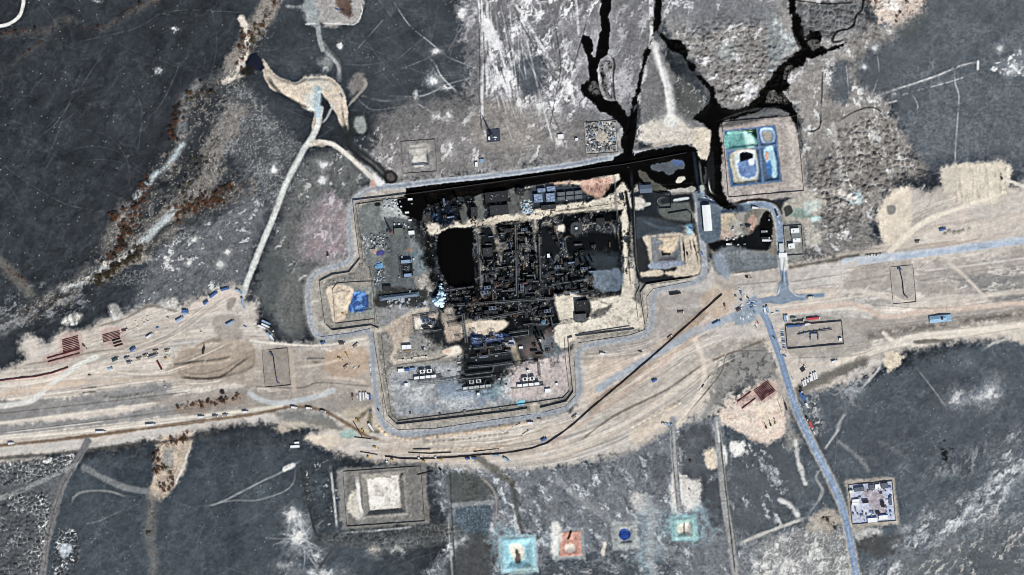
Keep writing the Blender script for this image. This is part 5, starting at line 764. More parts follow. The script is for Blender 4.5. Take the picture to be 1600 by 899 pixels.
fleet('bus 563 620 88 13 white|bus 568 619 88 11 white|bus 572 618 88 9 pale blue|bus 575 620 88 8 blue|box 578 621 88 8 blue|car 558 620 86 5 white|dig 551 618 90 6 brown', 'ranked at the south-west ring road bend', 'vehicles ranked at the south-west bend')
fleet('box 580 668 55 15 white|car 579 642 -40 6 blue|dig 558 656 45 6 yellow|dig 567 673 60 7 yellow|car 591 640 60 5 black', 'by loose pipes at the south-west corner', 'machines at the south-west corner')
fleet('dig 575 714 -60 6 yellow|lay 605 721 -30 6 white|lay 613 719 10 6 yellow|lay 655 716 20 7 white|lay 662 721 10 6 yellow|lay 681 715 20 7 white|lay 689 718 10 6 yellow|dig 585 699 15 6 yellow|dig 688 734 40 8 dark|box 731 717 0 7 blue|box 741 716 0 7 blue|box 775 712 -5 9 pale blue|box 791 718 30 10 pale blue', 'beside the pipe string south of the plant', 'machines along the pipe string')
fleet('flat 807 666 -22 14 sand|box 829 661 -4 10 white|car 842 654 -2 6 brown|flat 822 677 -36 12 sand|car 785 675 10 6 white|tip 898 651 -36 10 sand|box 850 687 -28 10 blue|tip 1047 527 -38 9 sand|box 942 553 3 9 white|car 1000 549 10 6 dark|dig 1036 662 0 8 sand|flat 1044 663 6 12 pale blue', 'between the ring road and the long pipeline', 'vehicles between ring road and pipeline')
fleet('box 1023 595 -26 9 blue|box 1120 505 -27 14 pale blue|box 1055 459 -8 18 black|tip 1064 488 -4 10 brown', 'on the blue-grey track below the crossroads', 'trucks on the haul track')
fleet('car 1094 609 -55 6 white|car 1098 603 -55 6 dark|car 1103 596 -55 6 white|car 1108 590 -58 6 sand', 'in the short line along the dirt road bend', 'short line of cars on the bend')
fleet('car 1157 497 70 5 white|car 1161 498 70 5 white|car 1165 497 70 5 pale blue|car 1169 495 66 5 white|car 1173 491 60 5 white|car 1178 487 55 5 blue|car 1174 494 70 5 grey|car 1182 507 60 5 white|car 1184 504 60 5 red|car 1181 511 60 5 grey', 'in the lower bay of the crossroads', 'cars in the lower bay of the crossroads')
fleet('car 1169 474 -10 5 white|car 1172 477 20 5 pale blue|car 1175 474 -20 5 blue|car 1178 471 10 5 white|car 1174 480 -15 5 blue|car 1179 477 10 5 white|car 1181 473 0 5 pale blue|car 1168 465 40 5 dark|car 1164 462 50 5 white|car 1156 452 50 5 white|car 1157 456 50 5 blue|car 1158 460 60 5 grey|car 1171 471 30 5 pale blue|box 1155 484 -30 10 brown|car 1158 478 -50 6 white|dig 1132 477 80 8 brown', 'in the upper bay of the crossroads', 'cars in the upper bay of the crossroads')
fleet('box 1195 486 78 11 white|box 1199 484 78 11 pale blue|car 1207 490 -15 6 white|car 1215 487 10 6 pale blue|box 1226 498 86 10 pale blue|box 1230 498 86 10 white|box 1240 498 -2 9 grey|flat 1247 501 -4 20 dark|box 1271 498 -5 21 red|box 1237 510 -4 14 blue|box 1249 509 -4 9 blue|box 1262 507 -10 9 white|car 1207 512 70 5 blue', 'between the crossroads and the fenced manifold', 'vehicles east of the crossroads')
fleet(' | '.join(f'car {1221.5 + .45 * i:.1f} {516 + 3.4 * i:.1f} {10 + 3 * (i % 3)} 5 {("white", "pale blue", "blue")[i % 3]}' for i in range(9)), 'in the row beside the fenced manifold', 'row of cars by the fenced manifold', 'y')
fleet('box 1267 465 -6 9 sand|flat 1254 575 -38 10 dark|flat 1256 578 -38 10 dark|box 1304 565 -14 10 white|car 1226 556 30 6 blue|car 1220 550 80 5 white|car 1238 591 60 6 pale blue|car 1209 527 50 5 dark', 'on open ground near the access road', 'vehicles about the access road')
fleet('bus 1255 600 72 8 white|bus 1258 598 72 9 white|bus 1262 595 72 6 pale blue|bus 1266 593 72 6 pale blue|bus 1268 590 76 11 white|bus 1272 588 76 11 pale blue|bus 1275 587 76 11 blue', 'in the angled row on the lay-by', 'buses parked in the angled row')
fleet('box 1252 610 75 8 dark|box 1252 618 68 11 blue|box 1257 623 68 11 blue|car 1250 632 65 6 pale blue|box 1261 634 62 9 white|car 1253 639 65 6 pale blue|box 1261 655 65 6 dark|box 1267 665 68 14 red|car 1272 676 65 5 white', 'on the east verge of the access road', 'vehicles on the east verge', 'y')
fleet('crane 1228 636 -105 16 dark|crane 1222 642 -110 12 sand|dig 1197 668 -110 7 brown|dig 1204 664 -105 7 dark|dig 1211 661 -100 7 yellow', 'beside the south-eastern pipe stack', 'machines beside the south-eastern pipe stack')
fleet('flat 1355 400 2 5 sand|flat 1360 399 2 5 grey|flat 1365 399 2 5 sand|flat 1370 399 2 5 grey|flat 1375 398 2 5 sand|tip 1434 378 -12 8 brown|box 1473 359 -15 11 blue|dig 1565 279 -95 8 black', 'north of the pale gravel road', 'machines north of the gravel road')
fleet('car 1101 309 10 5 white|car 1104 309 10 5 blue|car 1111 312 25 5 white|car 1114 313 20 5 blue|box 1180 325 6 10 white|flat 1213 333 70 14 dark|car 1211 325 60 6 white|car 1217 347 80 5 white|box 1139 382 2 9 white|box 1194 362 -2 10 grey|box 1198 376 0 15 white|box 1196 372 0 14 dark|car 1080 357 20 6 blue|car 1097 396 80 6 blue|box 1170 354 0 9 dark', 'in the paved gate area near the warehouse', 'vehicles in the gate area')
fleet('flat 627 563 -3 10 sand|flat 641 562 -3 10 sand|flat 651 559 -3 10 sand|flat 663 558 -3 10 sand|car 717 567 -5 5 white|box 662 545 -30 5 dark', 'in the row above the southern hardstanding', 'trailers above the southern hardstanding')
for r in (('car', 521, 400, 85, 5, 'pale blue', 'pale blue car parked on the pink spoil bed'), ('flat', 512, 398, 88, 9, 'dark', 'dark flatbed lorry at the foot of the pink spoil bed'), ('dig', 535, 490, 20, 7, 'yellow', 'yellow excavator pushing sand into the blue burn pit'), ('crane', 318, 548, -75, 14, 'dark', 'dark mobile crane standing over the trench in the western corridor'), ('dig', 131, 540, 45, 6, 'brown', 'brown excavator right of the red pipe stack in the west'), ('dig', 1074, 397, 80, 7, 'black', 'black excavator on the sand beside the eastern burn pit'), ('dig', 1167, 433, 10, 8, 'black', 'black excavator on the beige soil west of the T-junction'), ('car', 527, 15, 20, 6, 'blue', 'blue car beside the brown pit at the top of the picture'), ('car', 534, 150, 60, 6, 'blue', 'blue car at the right edge of the sand fan'), ('car', 140, 586, 0, 4, 'dark', 'small dark car alone on the western corridor'), ('box', 1010, 468, 0, 5, 'grey', '') )[:10]:
    vehicle(*r)
# ================================================================ buildings
def building(name, label, cat, px, py, lx, ly, h, deg, roof, wall=None, kind='flat', vents=0, group=None, hip=1.):
    """lx,ly plan size; parts: wall, roof (> vent or parapet), door, windows by bay"""
    t = thing(name, label, cat, px, py, deg, group, sink=.3); wm = wall or M_WALLC
    MB().box(0, 0, 0, lx, ly, h).build('wall', wm, t)
    if kind == 'gable': r = MB().gable(0, 0, h + .003, lx + .6, ly + .6, max(.6, ly * .09)).build('roof', roof, t)
    elif kind == 'hip': r = MB().gable(0, 0, h + .003, lx + .4, ly + .4, 2.2, 0, hip).build('roof', roof, t)
    else:
        b = MB().box(0, 0, h + .003, lx + .3, ly + .3, .25)
        for y in (-ly / 2, ly / 2): b.box(0, y, h + .253, lx + .3, .3, .35)
        for x in (-lx / 2, lx / 2): b.box(x, 0, h + .253, .3, ly - .1, .35)
        r = b.build('roof', roof, t)
    q = random.Random(int(px * 3 + py))
    for i in range(vents):
        x, y = q.uniform(-.38, .38) * lx, q.uniform(-.34, .34) * ly; MB().box(x, y, h + .25, q.uniform(.8, 1.8), q.uniform(.8, 1.8), .9).build('vent', M_STEEL, r)
    MB().box(-lx * .25, -ly / 2 - .05, 0, 1.4, .12, 2.2).build('door', M_RUB, t)
    for i in range(max(1, int(lx / 6))): MB().box(-lx / 2 + (i + .6) * lx / max(1, int(lx / 6)), -ly / 2 - .05, h * .45, 1.4, .12, 1.).build('window', M_GLASS, t)
    return t
wh = building('warehouse', 'long white roofed warehouse on the paved gate area', 'warehouse', 1104.5, 341, 40, 12.5, 6, 85, M_WHITE, None, 'gable', 0)
MB().box(-17.6 + 38.6, 0, 0, 4.6, 11.5, 3.2).build('lean_to', M_ROOFB, wh); MB().tube((20.2, -3, 3.2), (22.6, 3, 3.2), .25, 6).build('duct', M_STEEL, wh)
building('office', 'upper white flat roofed gatehouse office inside the eastern fence', 'building', 1242, 361, 13, 7, 4, -3, M_WHITE, vents=1); building('office', 'grey roofed block right below the upper white gatehouse office', 'building', 1243, 368.5, 13, 7.5, 4, -3, mat('grey_roof_felt', (126, 134, 134), .8)); building('office', 'lower white gatehouse office beside the road inside the eastern fence', 'building', 1244.5, 376, 12, 6, 4, -3, M_WHITE, vents=1)
building('office', 'white gatehouse office with dark porch left of its neighbour', 'building', 1236.5, 385, 10, 8, 4.5, -6, M_WHITE, vents=2); building('guard_booth', 'narrow pale guard booth beside the gate road', 'booth', 1221, 388, 7, 14, 3.4, -3, mat('pale_roof', (206, 212, 214), .6))
gc = thing('gate_canopy', 'small white canopy across the gate road south of the gatehouse', 'canopy', 1223, 399, -3); MB().box(0, 0, 4.6, 13, 7, .4).build('canopy_roof', M_WHITE, gc)
for x in (-6, 6):
    for y in (-3, 3): MB().tube((x, y, 0), (x, y, 4.6), .18, 6).build('post', M_STEEL, gc)
building('workshop', 'blue-grey roofed workshop in the oil-blackened north-east block', 'workshop', 1009, 295.5, 19, 12, 5, -4, M_ROOFB, M_SOOT2, 'gable'); building('hut', 'small grey burnt hut beside the north-east inner road', 'hut', 972, 309, 6, 7, 4, -4, M_DARKROOF, M_SOOT2); building('hut', 'small roofless looking hut beside the eastern sand lane', 'hut', 979, 376, 6, 6, 4, -2, M_DARKROOF, M_SOOT2)
for a in (('burnt_building', 'large charred building with gutted roof left of the blue sheds', 776, 308, 36, 16, 6, -6, M_DARKROOF, 9), ('burnt_building', 'long flat black roofed building under the gutted one', 780, 328.5, 29, 15, 6, -4, M_SOOT, 2), ('burnt_building', 'small tilted black building beside the gutted one', 813, 300, 12, 11, 6, 10, M_DARKROOF, 3), ('burnt_building', 'long black roofed building just above the sand lane', 857, 324, 23, 7, 5, -6, M_SOOT, 1), ('burnt_building', 'black control building at the west end of the northern row', 741, 331, 10, 14, 5, -4, M_SOOT, 1), ('burnt_building', 'black square building near the round sand pile', 938, 346, 13, 10, 6, -3, M_DARKROOF, 1), ('burnt_building', 'burnt block in the cream sand of the south-east corner', 909, 478, 20, 16, 6, -4, M_DARKROOF, 4), ('burnt_building', 'low grey burnt annex under the block in cream sand', 907, 497, 18, 12, 5, -4, M_SOOT2, 2), ('burnt_building', 'dark bay between the two central sand lanes', 762, 394, 15, 13, 5, -4, M_SOOT, 3)):
    building(a[0], a[1], 'building', *a[2:8], a[8], M_SOOT2, vents=a[9])
for a in (('tall blue and white roofed shed nearest the black hut row', 841, 310, 13, 13), ('second tall blue and white shed beside the roof units', 860, 309, 13, 13), ('low blue shed above the left tall shed', 846, 298, 12, 6), ('low blue and white shed above the right tall shed', 861, 295.5, 13, 7)):
    t = building('switchgear_shed', a[0], 'shed', *a[1:5], 5, -5, mat('streaked_blue_white_roof', (150, 172, 204), .4, .1, .5, .5), M_SOOT2, vents=3, group='blue and white sheds of the northern row')
for i in range(3):
    for j in range(2): building('roof_unit_shed', f'{"upper" if j == 0 else "lower"} {("west", "middle", "east")[i]} shed in the dark grid right of the blue sheds', 'shed', 877 + i * 13.4, 303.5 - i * 1.2 + j * 7.2, 11.5, 5.4, 4.5, -5, mat('dusty_grey_roof', ((112, 118, 128), (92, 98, 110))[0], .6, .1, .3, .4), M_SOOT, vents=1, group='sheds in the dark grid')
# west yard
t = thing('process_building', 'bright burnt out frame building in the west yard', 'building', 635, 420, 86); MB().box(0, 0, 0, 28, 17, .6).build('floor_slab', M_SOOT, t); MB().box(-11, 1, .6, 5, 17, 6).build('roofed_bay', mat('pale_blue_cladding', (150, 176, 206), .5, .1, .2), t); MB().box(10.5, 2, .6, 5, 12, 6).build('roofed_bay', mat('pale_blue_cladding', (150, 176, 206)), t)
for y in (-8.2, 8.2):
    b = MB()
    for x in range(-13, 14, 4): b.tube((x, y, .6), (x, y, 8), .25, 6)
    b.box(0, y, 7.8, 27, .4, .4).build('frame', M_SOOT, t)
for k in range(9): MB().capsule((random.uniform(-7, 7), random.uniform(-6, 6), 2), (random.uniform(-7, 7), random.uniform(-6, 6), 2), random.uniform(.6, 1.2)).build('vessel', (M_SOOT2, M_SOOT3, M_SOOT)[k % 3], t)
MB().box(0, 9.6, 0, 24, .6, 7).build('wall', M_SOOT, t)
building('control_room', 'green-grey roofed square control room under the red flare', 'building', 623, 363, 13, 12, 5, -4, M_ROOFG, vents=1); building('cabin', 'white cabin right of the green-grey control room', 'cabin', 643, 364, 9, 6, 3.2, -4, M_WHITE)
building('shed', 'long blue-grey hip roofed shed below the bright burnt frame', 'shed', 624, 463, 62, 7, 2.5, -7, M_ROOFB, M_SOOT2, 'hip', hip=7); building('shed', 'small black shed at the left end of the long shed', 'shed', 605, 451, 13, 8, 4, -3, M_SOOT, M_SOOT)
for i, (x, y, s) in enumerate(((631.5, 543, 'left white half of the twin sheds on orange sand'), (639, 542.5, 'right white half of the twin sheds on orange sand'))): building('shed', s, 'shed', x, y, 7, 6.5, 4, -4, M_WHITE)
building('shed', 'brownish low shed under the twin white sheds', 'shed', 637, 549.5, 10, 3.5, 3.5, -4, mat('brown_roof', (150, 130, 110), .8))
for x, y, l, w, s, m in ((626.5, 579.5, 9, 6, 'white and blue cabin at the corner of the southern hardstanding', M_WHITE), (636.5, 578, 7, 3, 'narrow blue cabin, middle of three on the hardstanding', M_BLUEROOF), (645, 576.8, 7, 3.4, 'pale blue cabin, rightmost of three on the hardstanding', mat('pale_blue_cladding', (150, 176, 206))), (635, 602, 5.5, 5.5, 'small square white hut alone on the pale hardstanding', M_WHITE), (747.5, 616, 4, 4, 'tiny white hut right below the middle compressor train', M_WHITE), (856, 611, 9, 6.5, 'white cabin with blue shadow on the pink hardstanding', M_WHITE), (870, 601, 4, 4, 'tiny white hut right of the pink hardstanding cabin', M_WHITE), (814, 543.5, 6, 3.4, 'white cabin on sooty ground in the south of the plant', M_WHITE), (843.5, 532.5, 4, 3, 'tiny white cabin right of the sooty ground cabin', M_WHITE), (825, 580, 4, 3, 'tiny blue-white cabin above the right compressor train', M_WHITE), (641, 311.8, 7, 3, 'pale container at the edge of the oil flood', M_WHITE), (636, 332.5, 6, 2.6, 'white container half in the oil in the west yard', M_WHITE), (641, 344.5, 5, 2.4, 'white container under the half oiled one', M_WHITE), (857, 400, 4, 6, 'white upright cabin in the burnt vessel block', M_WHITE), (876, 214, 9, 7, 'blue-white cabin on grey ground north of the plant', M_WHITE), (744.5, 257.5, 4, 7, 'white standing cabin at the north verge', M_WHITE), (753, 252, 7, 6, 'blue-white cabin at the north verge', mat('pale_blue_cladding', (150, 176, 206))), (901, 218.5, 4, 4, 'tiny pale cabin left of the scrap yard', M_WHITE), (1313, 531, 4.5, 4.5, 'white hut in the corner of the fenced manifold', M_WHITE), (461, 698, 14, 4, 'long white cabin left of the southern soil fan', M_WHITE), (464, 692, 7, 3, 'short pale cabin above the long white one', M_WHITE)):
    building('cabin', s, 'cabin', x, y, l, w, 3, -4, m)
# tents and plume pools in the open
t = thing('tent', 'pale blue striped marquee tent beside the southern dirt road', 'tent', 1469, 498, -7); MB().gable(-4, 0, 2.6, 26, 11, 2.2).build('canopy', mat('pale_blue_canvas', (150, 186, 216), .8, var=.2, scale=.5), t); MB().box(11, 0, 0, 13, 11.5, 3.4, 0, .9, .8).build('canopy', mat('pale_blue_canvas', (150, 186, 216)), t); MB().box(2.4, 0, 0, 3, 4, 5).build('entrance', M_GLASS, t)
# ---- compressor trains: white skids with roofs, stacks, pipework
def train(px, py, deg, L, label, soot=0):
    t = thing('compressor_train', label, 'compressor', px, py, deg); wm = M_WHITE if not soot else mat('sooted_white_panel', (196, 206, 206), .5, var=.35, scale=.3)
    MB().box(0, -1, 0, L, 6, .8).build('skid', M_SOOT2, t); r = random.Random(int(px))
    for i in range(int(L / 9)): MB().box(-L / 2 + 4.8 + i * 9, -1, .8, 7.6, 4.2, 3.4 + (i % 2)).build('enclosure', wm, t)
    for i in range(2):
        x = -L * .16 + i * 11; a = MB().box(x, 8, 4, 8, 5.5, 1.6).build('cooler', wm, t); MB().tube((x, 8, 5.6), (x, 8, 6), 2., 14).build('fan', M_SOOT, a)
        for sx in (-3.6, 3.6): MB().box(x + sx, 8, 0, .3, 5, 4).build('frame', M_SOOT, t)
    MB().path([(-L / 2 - 9, -4.6, 2), (L / 2 + 4, -4.6, 2)], .45).build('header_pipe', M_SOOT2, t); MB().path([(-L * .3, 4, 3), (L * .3, 4, 3), (L * .3, 9, 3)], .4).path([(-L * .3, 4, 3), (-L * .3, 11, 3), (L * .1, 11, 3)], .35).build('pipework', M_SOOT, t)
    for i in range(3): MB().tube((-L * .3 + i * L * .28, 1.6, 0), (-L * .3 + i * L * .28, 1.6, 9), .8, 10, .6).build('exhaust_stack', M_STEEL, t)
    return t
train(668, 588, -6, 44, 'left white compressor train with two pale coolers'); train(745, 604, -6, 46, 'middle soot-streaked compressor train on dark ground', 1); train(828, 600, -6, 42, 'right white compressor train on the pink hardstanding')
# ---- pipe racks
def rack(P, label, h=5., n=3, w=2.4, m=None, m2=None, r=.32):
    Q = [XY(*p) for p in P]; cx, cy = Q[0]; t = thing('pipe_rack', label, 'pipe rack', P[0][0], P[0][1]); st = MB(); L = 0
    V = [np.array((x - cx, y - cy)) for x, y in Q]
    for i in range(n):
        o = (i - (n - 1) / 2) * w / max(1, n - 1) if n > 1 else 0; O = []
        for k, p in enumerate(V):
            d = (V[min(k + 1, len(V) - 1)] - V[max(k - 1, 0)]); d = d / max(np.hypot(*d), 1e-6); O.append((p[0] - d[1] * o, p[1] + d[0] * o, h + (.1 if i % 2 else 0)))
        MB().path(O, r * (1 if i % 2 else .8), 6).build('pipe', (m or (M_SOOT2, M_STEEL, M_SOOT)[i % 3]), t)
    for a, b in zip(V[:-1], V[1:]):
        l = np.hypot(*(b - a)); d = (b - a) / max(l, 1e-6)
        for s in np.arange(1, l, 6):
            p = a + d * s
            for e in (-1, 1): q = p + np.array((-d[1], d[0])) * e * (w / 2 + .4); st.tube((q[0], q[1], -.3), (q[0], q[1], h - .3), .16, 5)
            st.box(p[0], p[1], h - .55, .3, w + 1.2, .3, math.degrees(math.atan2(d[1], d[0])))
    st.build('steelwork', m2 or M_SOOT, t); return t
for P, s, n in (([(700, 509), (760, 498), (826, 485)], 'long pipe rack along the upper edge of the orange sand', 4), ([(826, 487), (840, 479)], 'short slanted rack at the end of the long rack', 3), ([(723, 490), (729, 536)], 'thick black pipe rack running down through the sand', 5), ([(711, 528), (734, 525), (736, 518), (744, 516)], 'bent black rack over the round sand patch', 2), ([(740, 536), (826, 524), (826, 516), (795, 520)], 'folded rack beside the blue stained ground', 2), ([(818, 508), (828, 507), (856, 508), (857, 500)], 'rack with a raised loop near the blue tank', 2), ([(848, 496), (860, 494), (863, 508), (900, 502), (934, 496)], 'cream rimmed rack running to the south-east sand', 2), ([(645, 497), (684, 491)], 'black rack along the top of the white sand patch', 2), ([(646, 498), (649, 521), (690, 516)], 'black rack down the left of the white sand patch', 2), ([(654, 600), (702, 596), (727, 591)], 'rack leaving the left compressor train', 3), ([(727, 592), (775, 587)], 'lower rack of the sooty middle trains', 3), ([(727, 586), (770, 581), (771, 573)], 'upper rack of the sooty middle trains', 3), ([(732, 574), (770, 571), (801, 567)], 'rack on black ground north of the middle train', 4), ([(802, 571), (842, 566), (844, 592)], 'right angled rack beside the pink hardstanding', 3), ([(740, 545), (782, 540)], 'blackened double rack in the blue stained area', 3), ([(735, 560), (800, 550)], 'lowest rack of the blackened area', 2), ([(865, 462), (918, 452)], 'bright edged rack under the vessel block', 4), ([(700, 497), (722, 494)], 'short rack left of the thick black rack', 2), ([(842, 366), (845, 440)], 'rack along the east side of the central lane', 3), ([(748, 370), (752, 452)], 'rack along the west sand lane', 3), ([(806, 352), (808, 462)], 'charred rack between the central blocks', 4), ([(700, 478), (868, 466)], 'long charred rack crossing the middle of the ruins', 4), ([(690, 455), (740, 448)], 'charred rack under the empty black tank bay', 3), ([(775, 420), (800, 417)], 'short charred rack in the western ruins', 2), ([(862, 445), (922, 436)], 'rack through the lower vessel block', 3), ([(960, 275), (965, 345)], 'oil covered rack along the north-east inner lane', 2)):
    rack(P, s, 5. if n > 2 else 4., n, .9 * n, r=.38)
# ---- the burnt process equipment: each vessel, column, cooler and frame is a thing of its own
SM = (M_SOOT, M_SOOT, M_SOOT2, M_SOOT3, M_RUSTY)
def vessel(L, r, m):
    t = thing('pressure_vessel', '', 'vessel', 800, 450); MB().capsule((-L / 2, 0, r + 1), (L / 2, 0, r + 1), r, 12).build('shell', m, t, True)
    for x in (-L * .3, L * .3): MB().box(x, 0, 0, .6, r * 1.6, 1.2).build('saddle', M_SOOT, t)
    MB().tube((L * .2, 0, 2 * r), (L * .2, 0, 2 * r + 2), .3, 6).build('nozzle', M_STEEL, t); return t
def column(h, r, m):
    t = thing('process_column', '', 'column', 800, 450); b = MB().tube((0, 0, 0), (0, 0, h), r, 14); b.tube((0, 0, h), (0, 0, h + r * .5), r, 14, r * .4).build('shell', m, t, True)
    for z in (h * .45, h * .85): MB().tube((0, 0, z), (0, 0, z + .15), r + .9, 12).build('platform', M_SOOT, t)
    return t
def cooler(lx, ly, m):
    t = thing('air_cooler', '', 'cooler', 800, 450); MB().box(0, 0, 4.5, lx, ly, 1.4).build('fan_deck', m, t)
    for x in (-lx * .25, lx * .25): MB().tube((x, 0, 5.9), (x, 0, 6.5), ly * .34, 12).build('fan', M_SOOT, t)
    for x in (-lx / 2 + .3, lx / 2 - .3):
        for y in (-ly / 2 + .3, ly / 2 - .3): MB().tube((x, y, 0), (x, y, 4.5), .18, 5).build('leg', M_SOOT, t)
    return t
def frame(l, w, h, m):
    t = thing('steel_frame', '', 'frame', 800, 450); b = MB()
    for z in (h * .5, h):
        for y in (-w / 2, w / 2): b.box(0, y, z - .3, l, .3, .3)
        for x in (-l / 2, 0, l / 2): b.box(x, 0, z - .3, .3, w, .3)
    for x in (-l / 2, 0, l / 2):
        for y in (-w / 2, w / 2): b.tube((x, y, 0), (x, y, h), .18, 5)
    b.build('steelwork', M_SOOT, t); MB().box(-l * .2, 0, h * .5, l * .5, w * .9, .15).build('deck', m, t); MB().capsule((-l * .2, 0, h * .5 + 1.2), (l * .25, 0, h * .5 + 1.2), .9, 8).build('vessel', m, t, True); return t
PR = {'v': [vessel(9, 1.5, SM[i]) for i in (0, 2, 3, 4)], 'c': [column(16, 1.4, SM[i]) for i in (0, 2, 3)], 'a': [cooler(10, 5, SM[i]) for i in (0, 2, 3)], 'f': [frame(8, 6, 7, SM[i]) for i in (0, 2, 4)]}
USED = set(); NAMES = {'v': 'pressure vessel lying', 'c': 'slim process column standing', 'a': 'air cooler deck', 'f': 'scorched steel frame'}; rq = random.Random(21)
def block(x0, y0, x1, y1, n, mix, where, bright=0., dmin=6.):
    pts_ = []; tries = 0
    while len(pts_) < n and tries < 4000:
        tries += 1; x, y = rq.uniform(x0, x1), rq.uniform(y0, y1)
        if all((x - a) ** 2 + (y - b) ** 2 > dmin ** 2 for a, b in pts_): pts_.append((x, y))
    for x, y in pts_:
        k = rq.choice(mix); L = PR[k]; i = rq.randrange(len(L)) if rq.random() < .7 + bright else 0; deg = rq.choice((-5, -5, 85)) + rq.gauss(0, 2); s = rq.uniform(.75, 1.2); lab = f'soot-blackened {NAMES[k]} {where}'; gr = f'{NAMES[k]} {where}'
        if id(L[i]) in USED: dup(L[i], x, y, deg, lab, gr, s, s, s)
        else:
            USED.add(id(L[i])); o = L[i]; xw, yw = XY(x, y); o.location = (xw, yw, float(hz(x, y)) - .05); o.rotation_euler = (0, 0, math.radians(-deg)); o['label'] = lab; o['group'] = gr
block(754, 404, 800, 470, 26, 'vvcaff', 'in the ruins beside the western sand lane'); block(784, 357, 836, 400, 22, 'vvcaff', 'in the northern middle of the burnt ruins'); block(808, 402, 842, 466, 22, 'vvcaf', 'in the charred middle between the racks')
block(858, 408, 928, 462, 40, 'vvcaaf', 'in the bluish vessel block of the ruins', .4); block(692, 452, 745, 492, 18, 'vvcf', 'left of the long charred rack'); block(745, 470, 866, 497, 30, 'vaff', 'under the long charred rack'); block(742, 524, 800, 560, 16, 'vvaf', 'on the blue stained ground', .3); block(668, 312, 735, 345, 12, 'vcf', 'in the flooded north-west of the plant', .1, 8); block(850, 352, 880, 395, 6, 'vf', 'in the black round ended bay', 0, 8)
block(832, 525, 866, 556, 10, 'vcf', 'in the sooty southern units', .4); block(752, 362, 768, 384, 3, 'v', 'in the small bay west of the sand lane'); block(892, 380, 960, 400, 5, 'vf', 'in the wide black tank bay', .1, 9); block(660, 500, 680, 516, 6, 'va', 'right of the white sand patch', .3, 4)
for L in PR.values():
    for o in list(L):
        if id(o) not in USED:
            for c in list(o.children_recursive): bpy.data.objects.remove(c)
            bpy.data.objects.remove(o)
t = thing('water_tank', 'short turquoise tank inside the raised pipe loop', 'tank', 849, 504); MB().tube((0, 0, 0), (0, 0, 5), 3.6, 20).build('shell', mat('turquoise_tank', (84, 124, 150), .5), t); MB().tube((0, 0, 5.002), (0, 0, 5.8), 3.7, 20, .5).build('roof', mat('turquoise_tank', (84, 124, 150)), t)
t = thing('flare_burner', 'round white burner in the square raised pit', 'burner', 900.5, 357, 0, None); MB().tube((0, 0, 0), (0, 0, 3), 1.6, 14).build('base', M_SOOT2, t); MB().tube((0, 0, 3), (0, 0, 3.6), 2, 16).build('burner_ring', M_WHITE, t)
# steam escaping from the ruptured line
sb = MB(); r = random.Random(5)
for i in range(70):
    u = r.random() ** 2.2; x = 3 * math.sin(u * 3) + r.gauss(0, .8 + 2. * (1 - u)); y = -9 + 26 * u + r.gauss(0, 2); z = 2 + 7 * (1 - u) + r.gauss(0, 1.2); R_ = r.uniform(1.2, 2.8) * (1.25 - .75 * u)
    P = []; F = []
    for a in range(5):
        for b_ in range(8): th = math.pi * (a + .5) / 5; ph = b_ * math.pi / 4; k = R_ * r.uniform(.8, 1.15); P.append((x + k * math.sin(th) * math.cos(ph), y + k * math.sin(th) * math.sin(ph), max(.3, z + k * math.cos(th))))
    for a in range(4):
        for b_ in range(8): F.append((a * 8 + b_, a * 8 + (b_ + 1) % 8, a * 8 + 8 + (b_ + 1) % 8, a * 8 + 8 + b_))
    F += [tuple(range(7, -1, -1)), tuple(range(32, 40))]; sb.add(P, F)
ms = bpy.data.materials.new('dense_steam'); ms.use_nodes = True; q = ms.node_tree.nodes['Principled BSDF']; q.inputs['Base Color'].default_value = (.62, .84, 1, 1); q.inputs['Roughness'].default_value = 1; q.inputs['Subsurface Weight'].default_value = .6; q.inputs['Subsurface Radius'].default_value = (2, 2.5, 3)
st = sb.build('steam_plume', ms, None, True); st.scale = (1.35, 1.2, 1.2); st.location = (*XY(685.5, 463), float(hz(685, 463))); tag(st, 'blue-white jet of steam escaping at the left of the ruins', 'steam')
# ---- flare towers
def flare(px, py, h, label, m):
    t = thing('flare_tower', label, 'flare', px, py); b = MB()
    for k in range(4):
        a = k * math.pi / 2 + .6; b.tube((2.6 * math.cos(a), 2.6 * math.sin(a), 0), (.5 * math.cos(a), .5 * math.sin(a), h), .28, 5)
        for z in range(0, int(h) - 4, 4):
            f = lambda z_, a_: ((2.6 - 2.1 * z_ / h) * math.cos(a_), (2.6 - 2.1 * z_ / h) * math.sin(a_), z_); b.tube(f(z, a), f(z + 4, a + math.pi / 2), .18, 4).tube(f(z, a + math.pi / 2), f(z + 4, a), .18, 4)
    b.build('lattice', m, t); MB().tube((0, 0, 0), (0, 0, h + 3), .7, 8).build('riser', M_SOOT2, t); MB().tube((0, 0, h + 3), (0, 0, h + 4.4), 1., 10, 1.2).build('burner_tip', M_SOOT, t); return t
flare(768, 212, 27, 'lattice flare tower with long shadow north of the plant', M_SOOT2); flare(611, 363, 19, 'reddish lattice flare tower beside the green-grey control room', pm('red'))
t = thing('equipment_plinth', 'square blue-grey plinth at the foot of the northern flare', 'plinth', 771, 212, -4); MB().box(0, 0, 0, 21, 20, .5).build('slab', mat('blue_grey_slab', (62, 68, 84), .8, var=.3, scale=.4), t); MB().box(-7, -4, .5, 3, 5, 3).build('cabinet', M_WHITE, t)
for k in range(5): MB().capsule((random.uniform(-3, 8), random.uniform(-7, 0), 1.6), (random.uniform(-3, 8), random.uniform(-7, 0), 1.6), .7, 8).build('vessel', (M_SOOT3, M_WHITE)[k % 2], t)
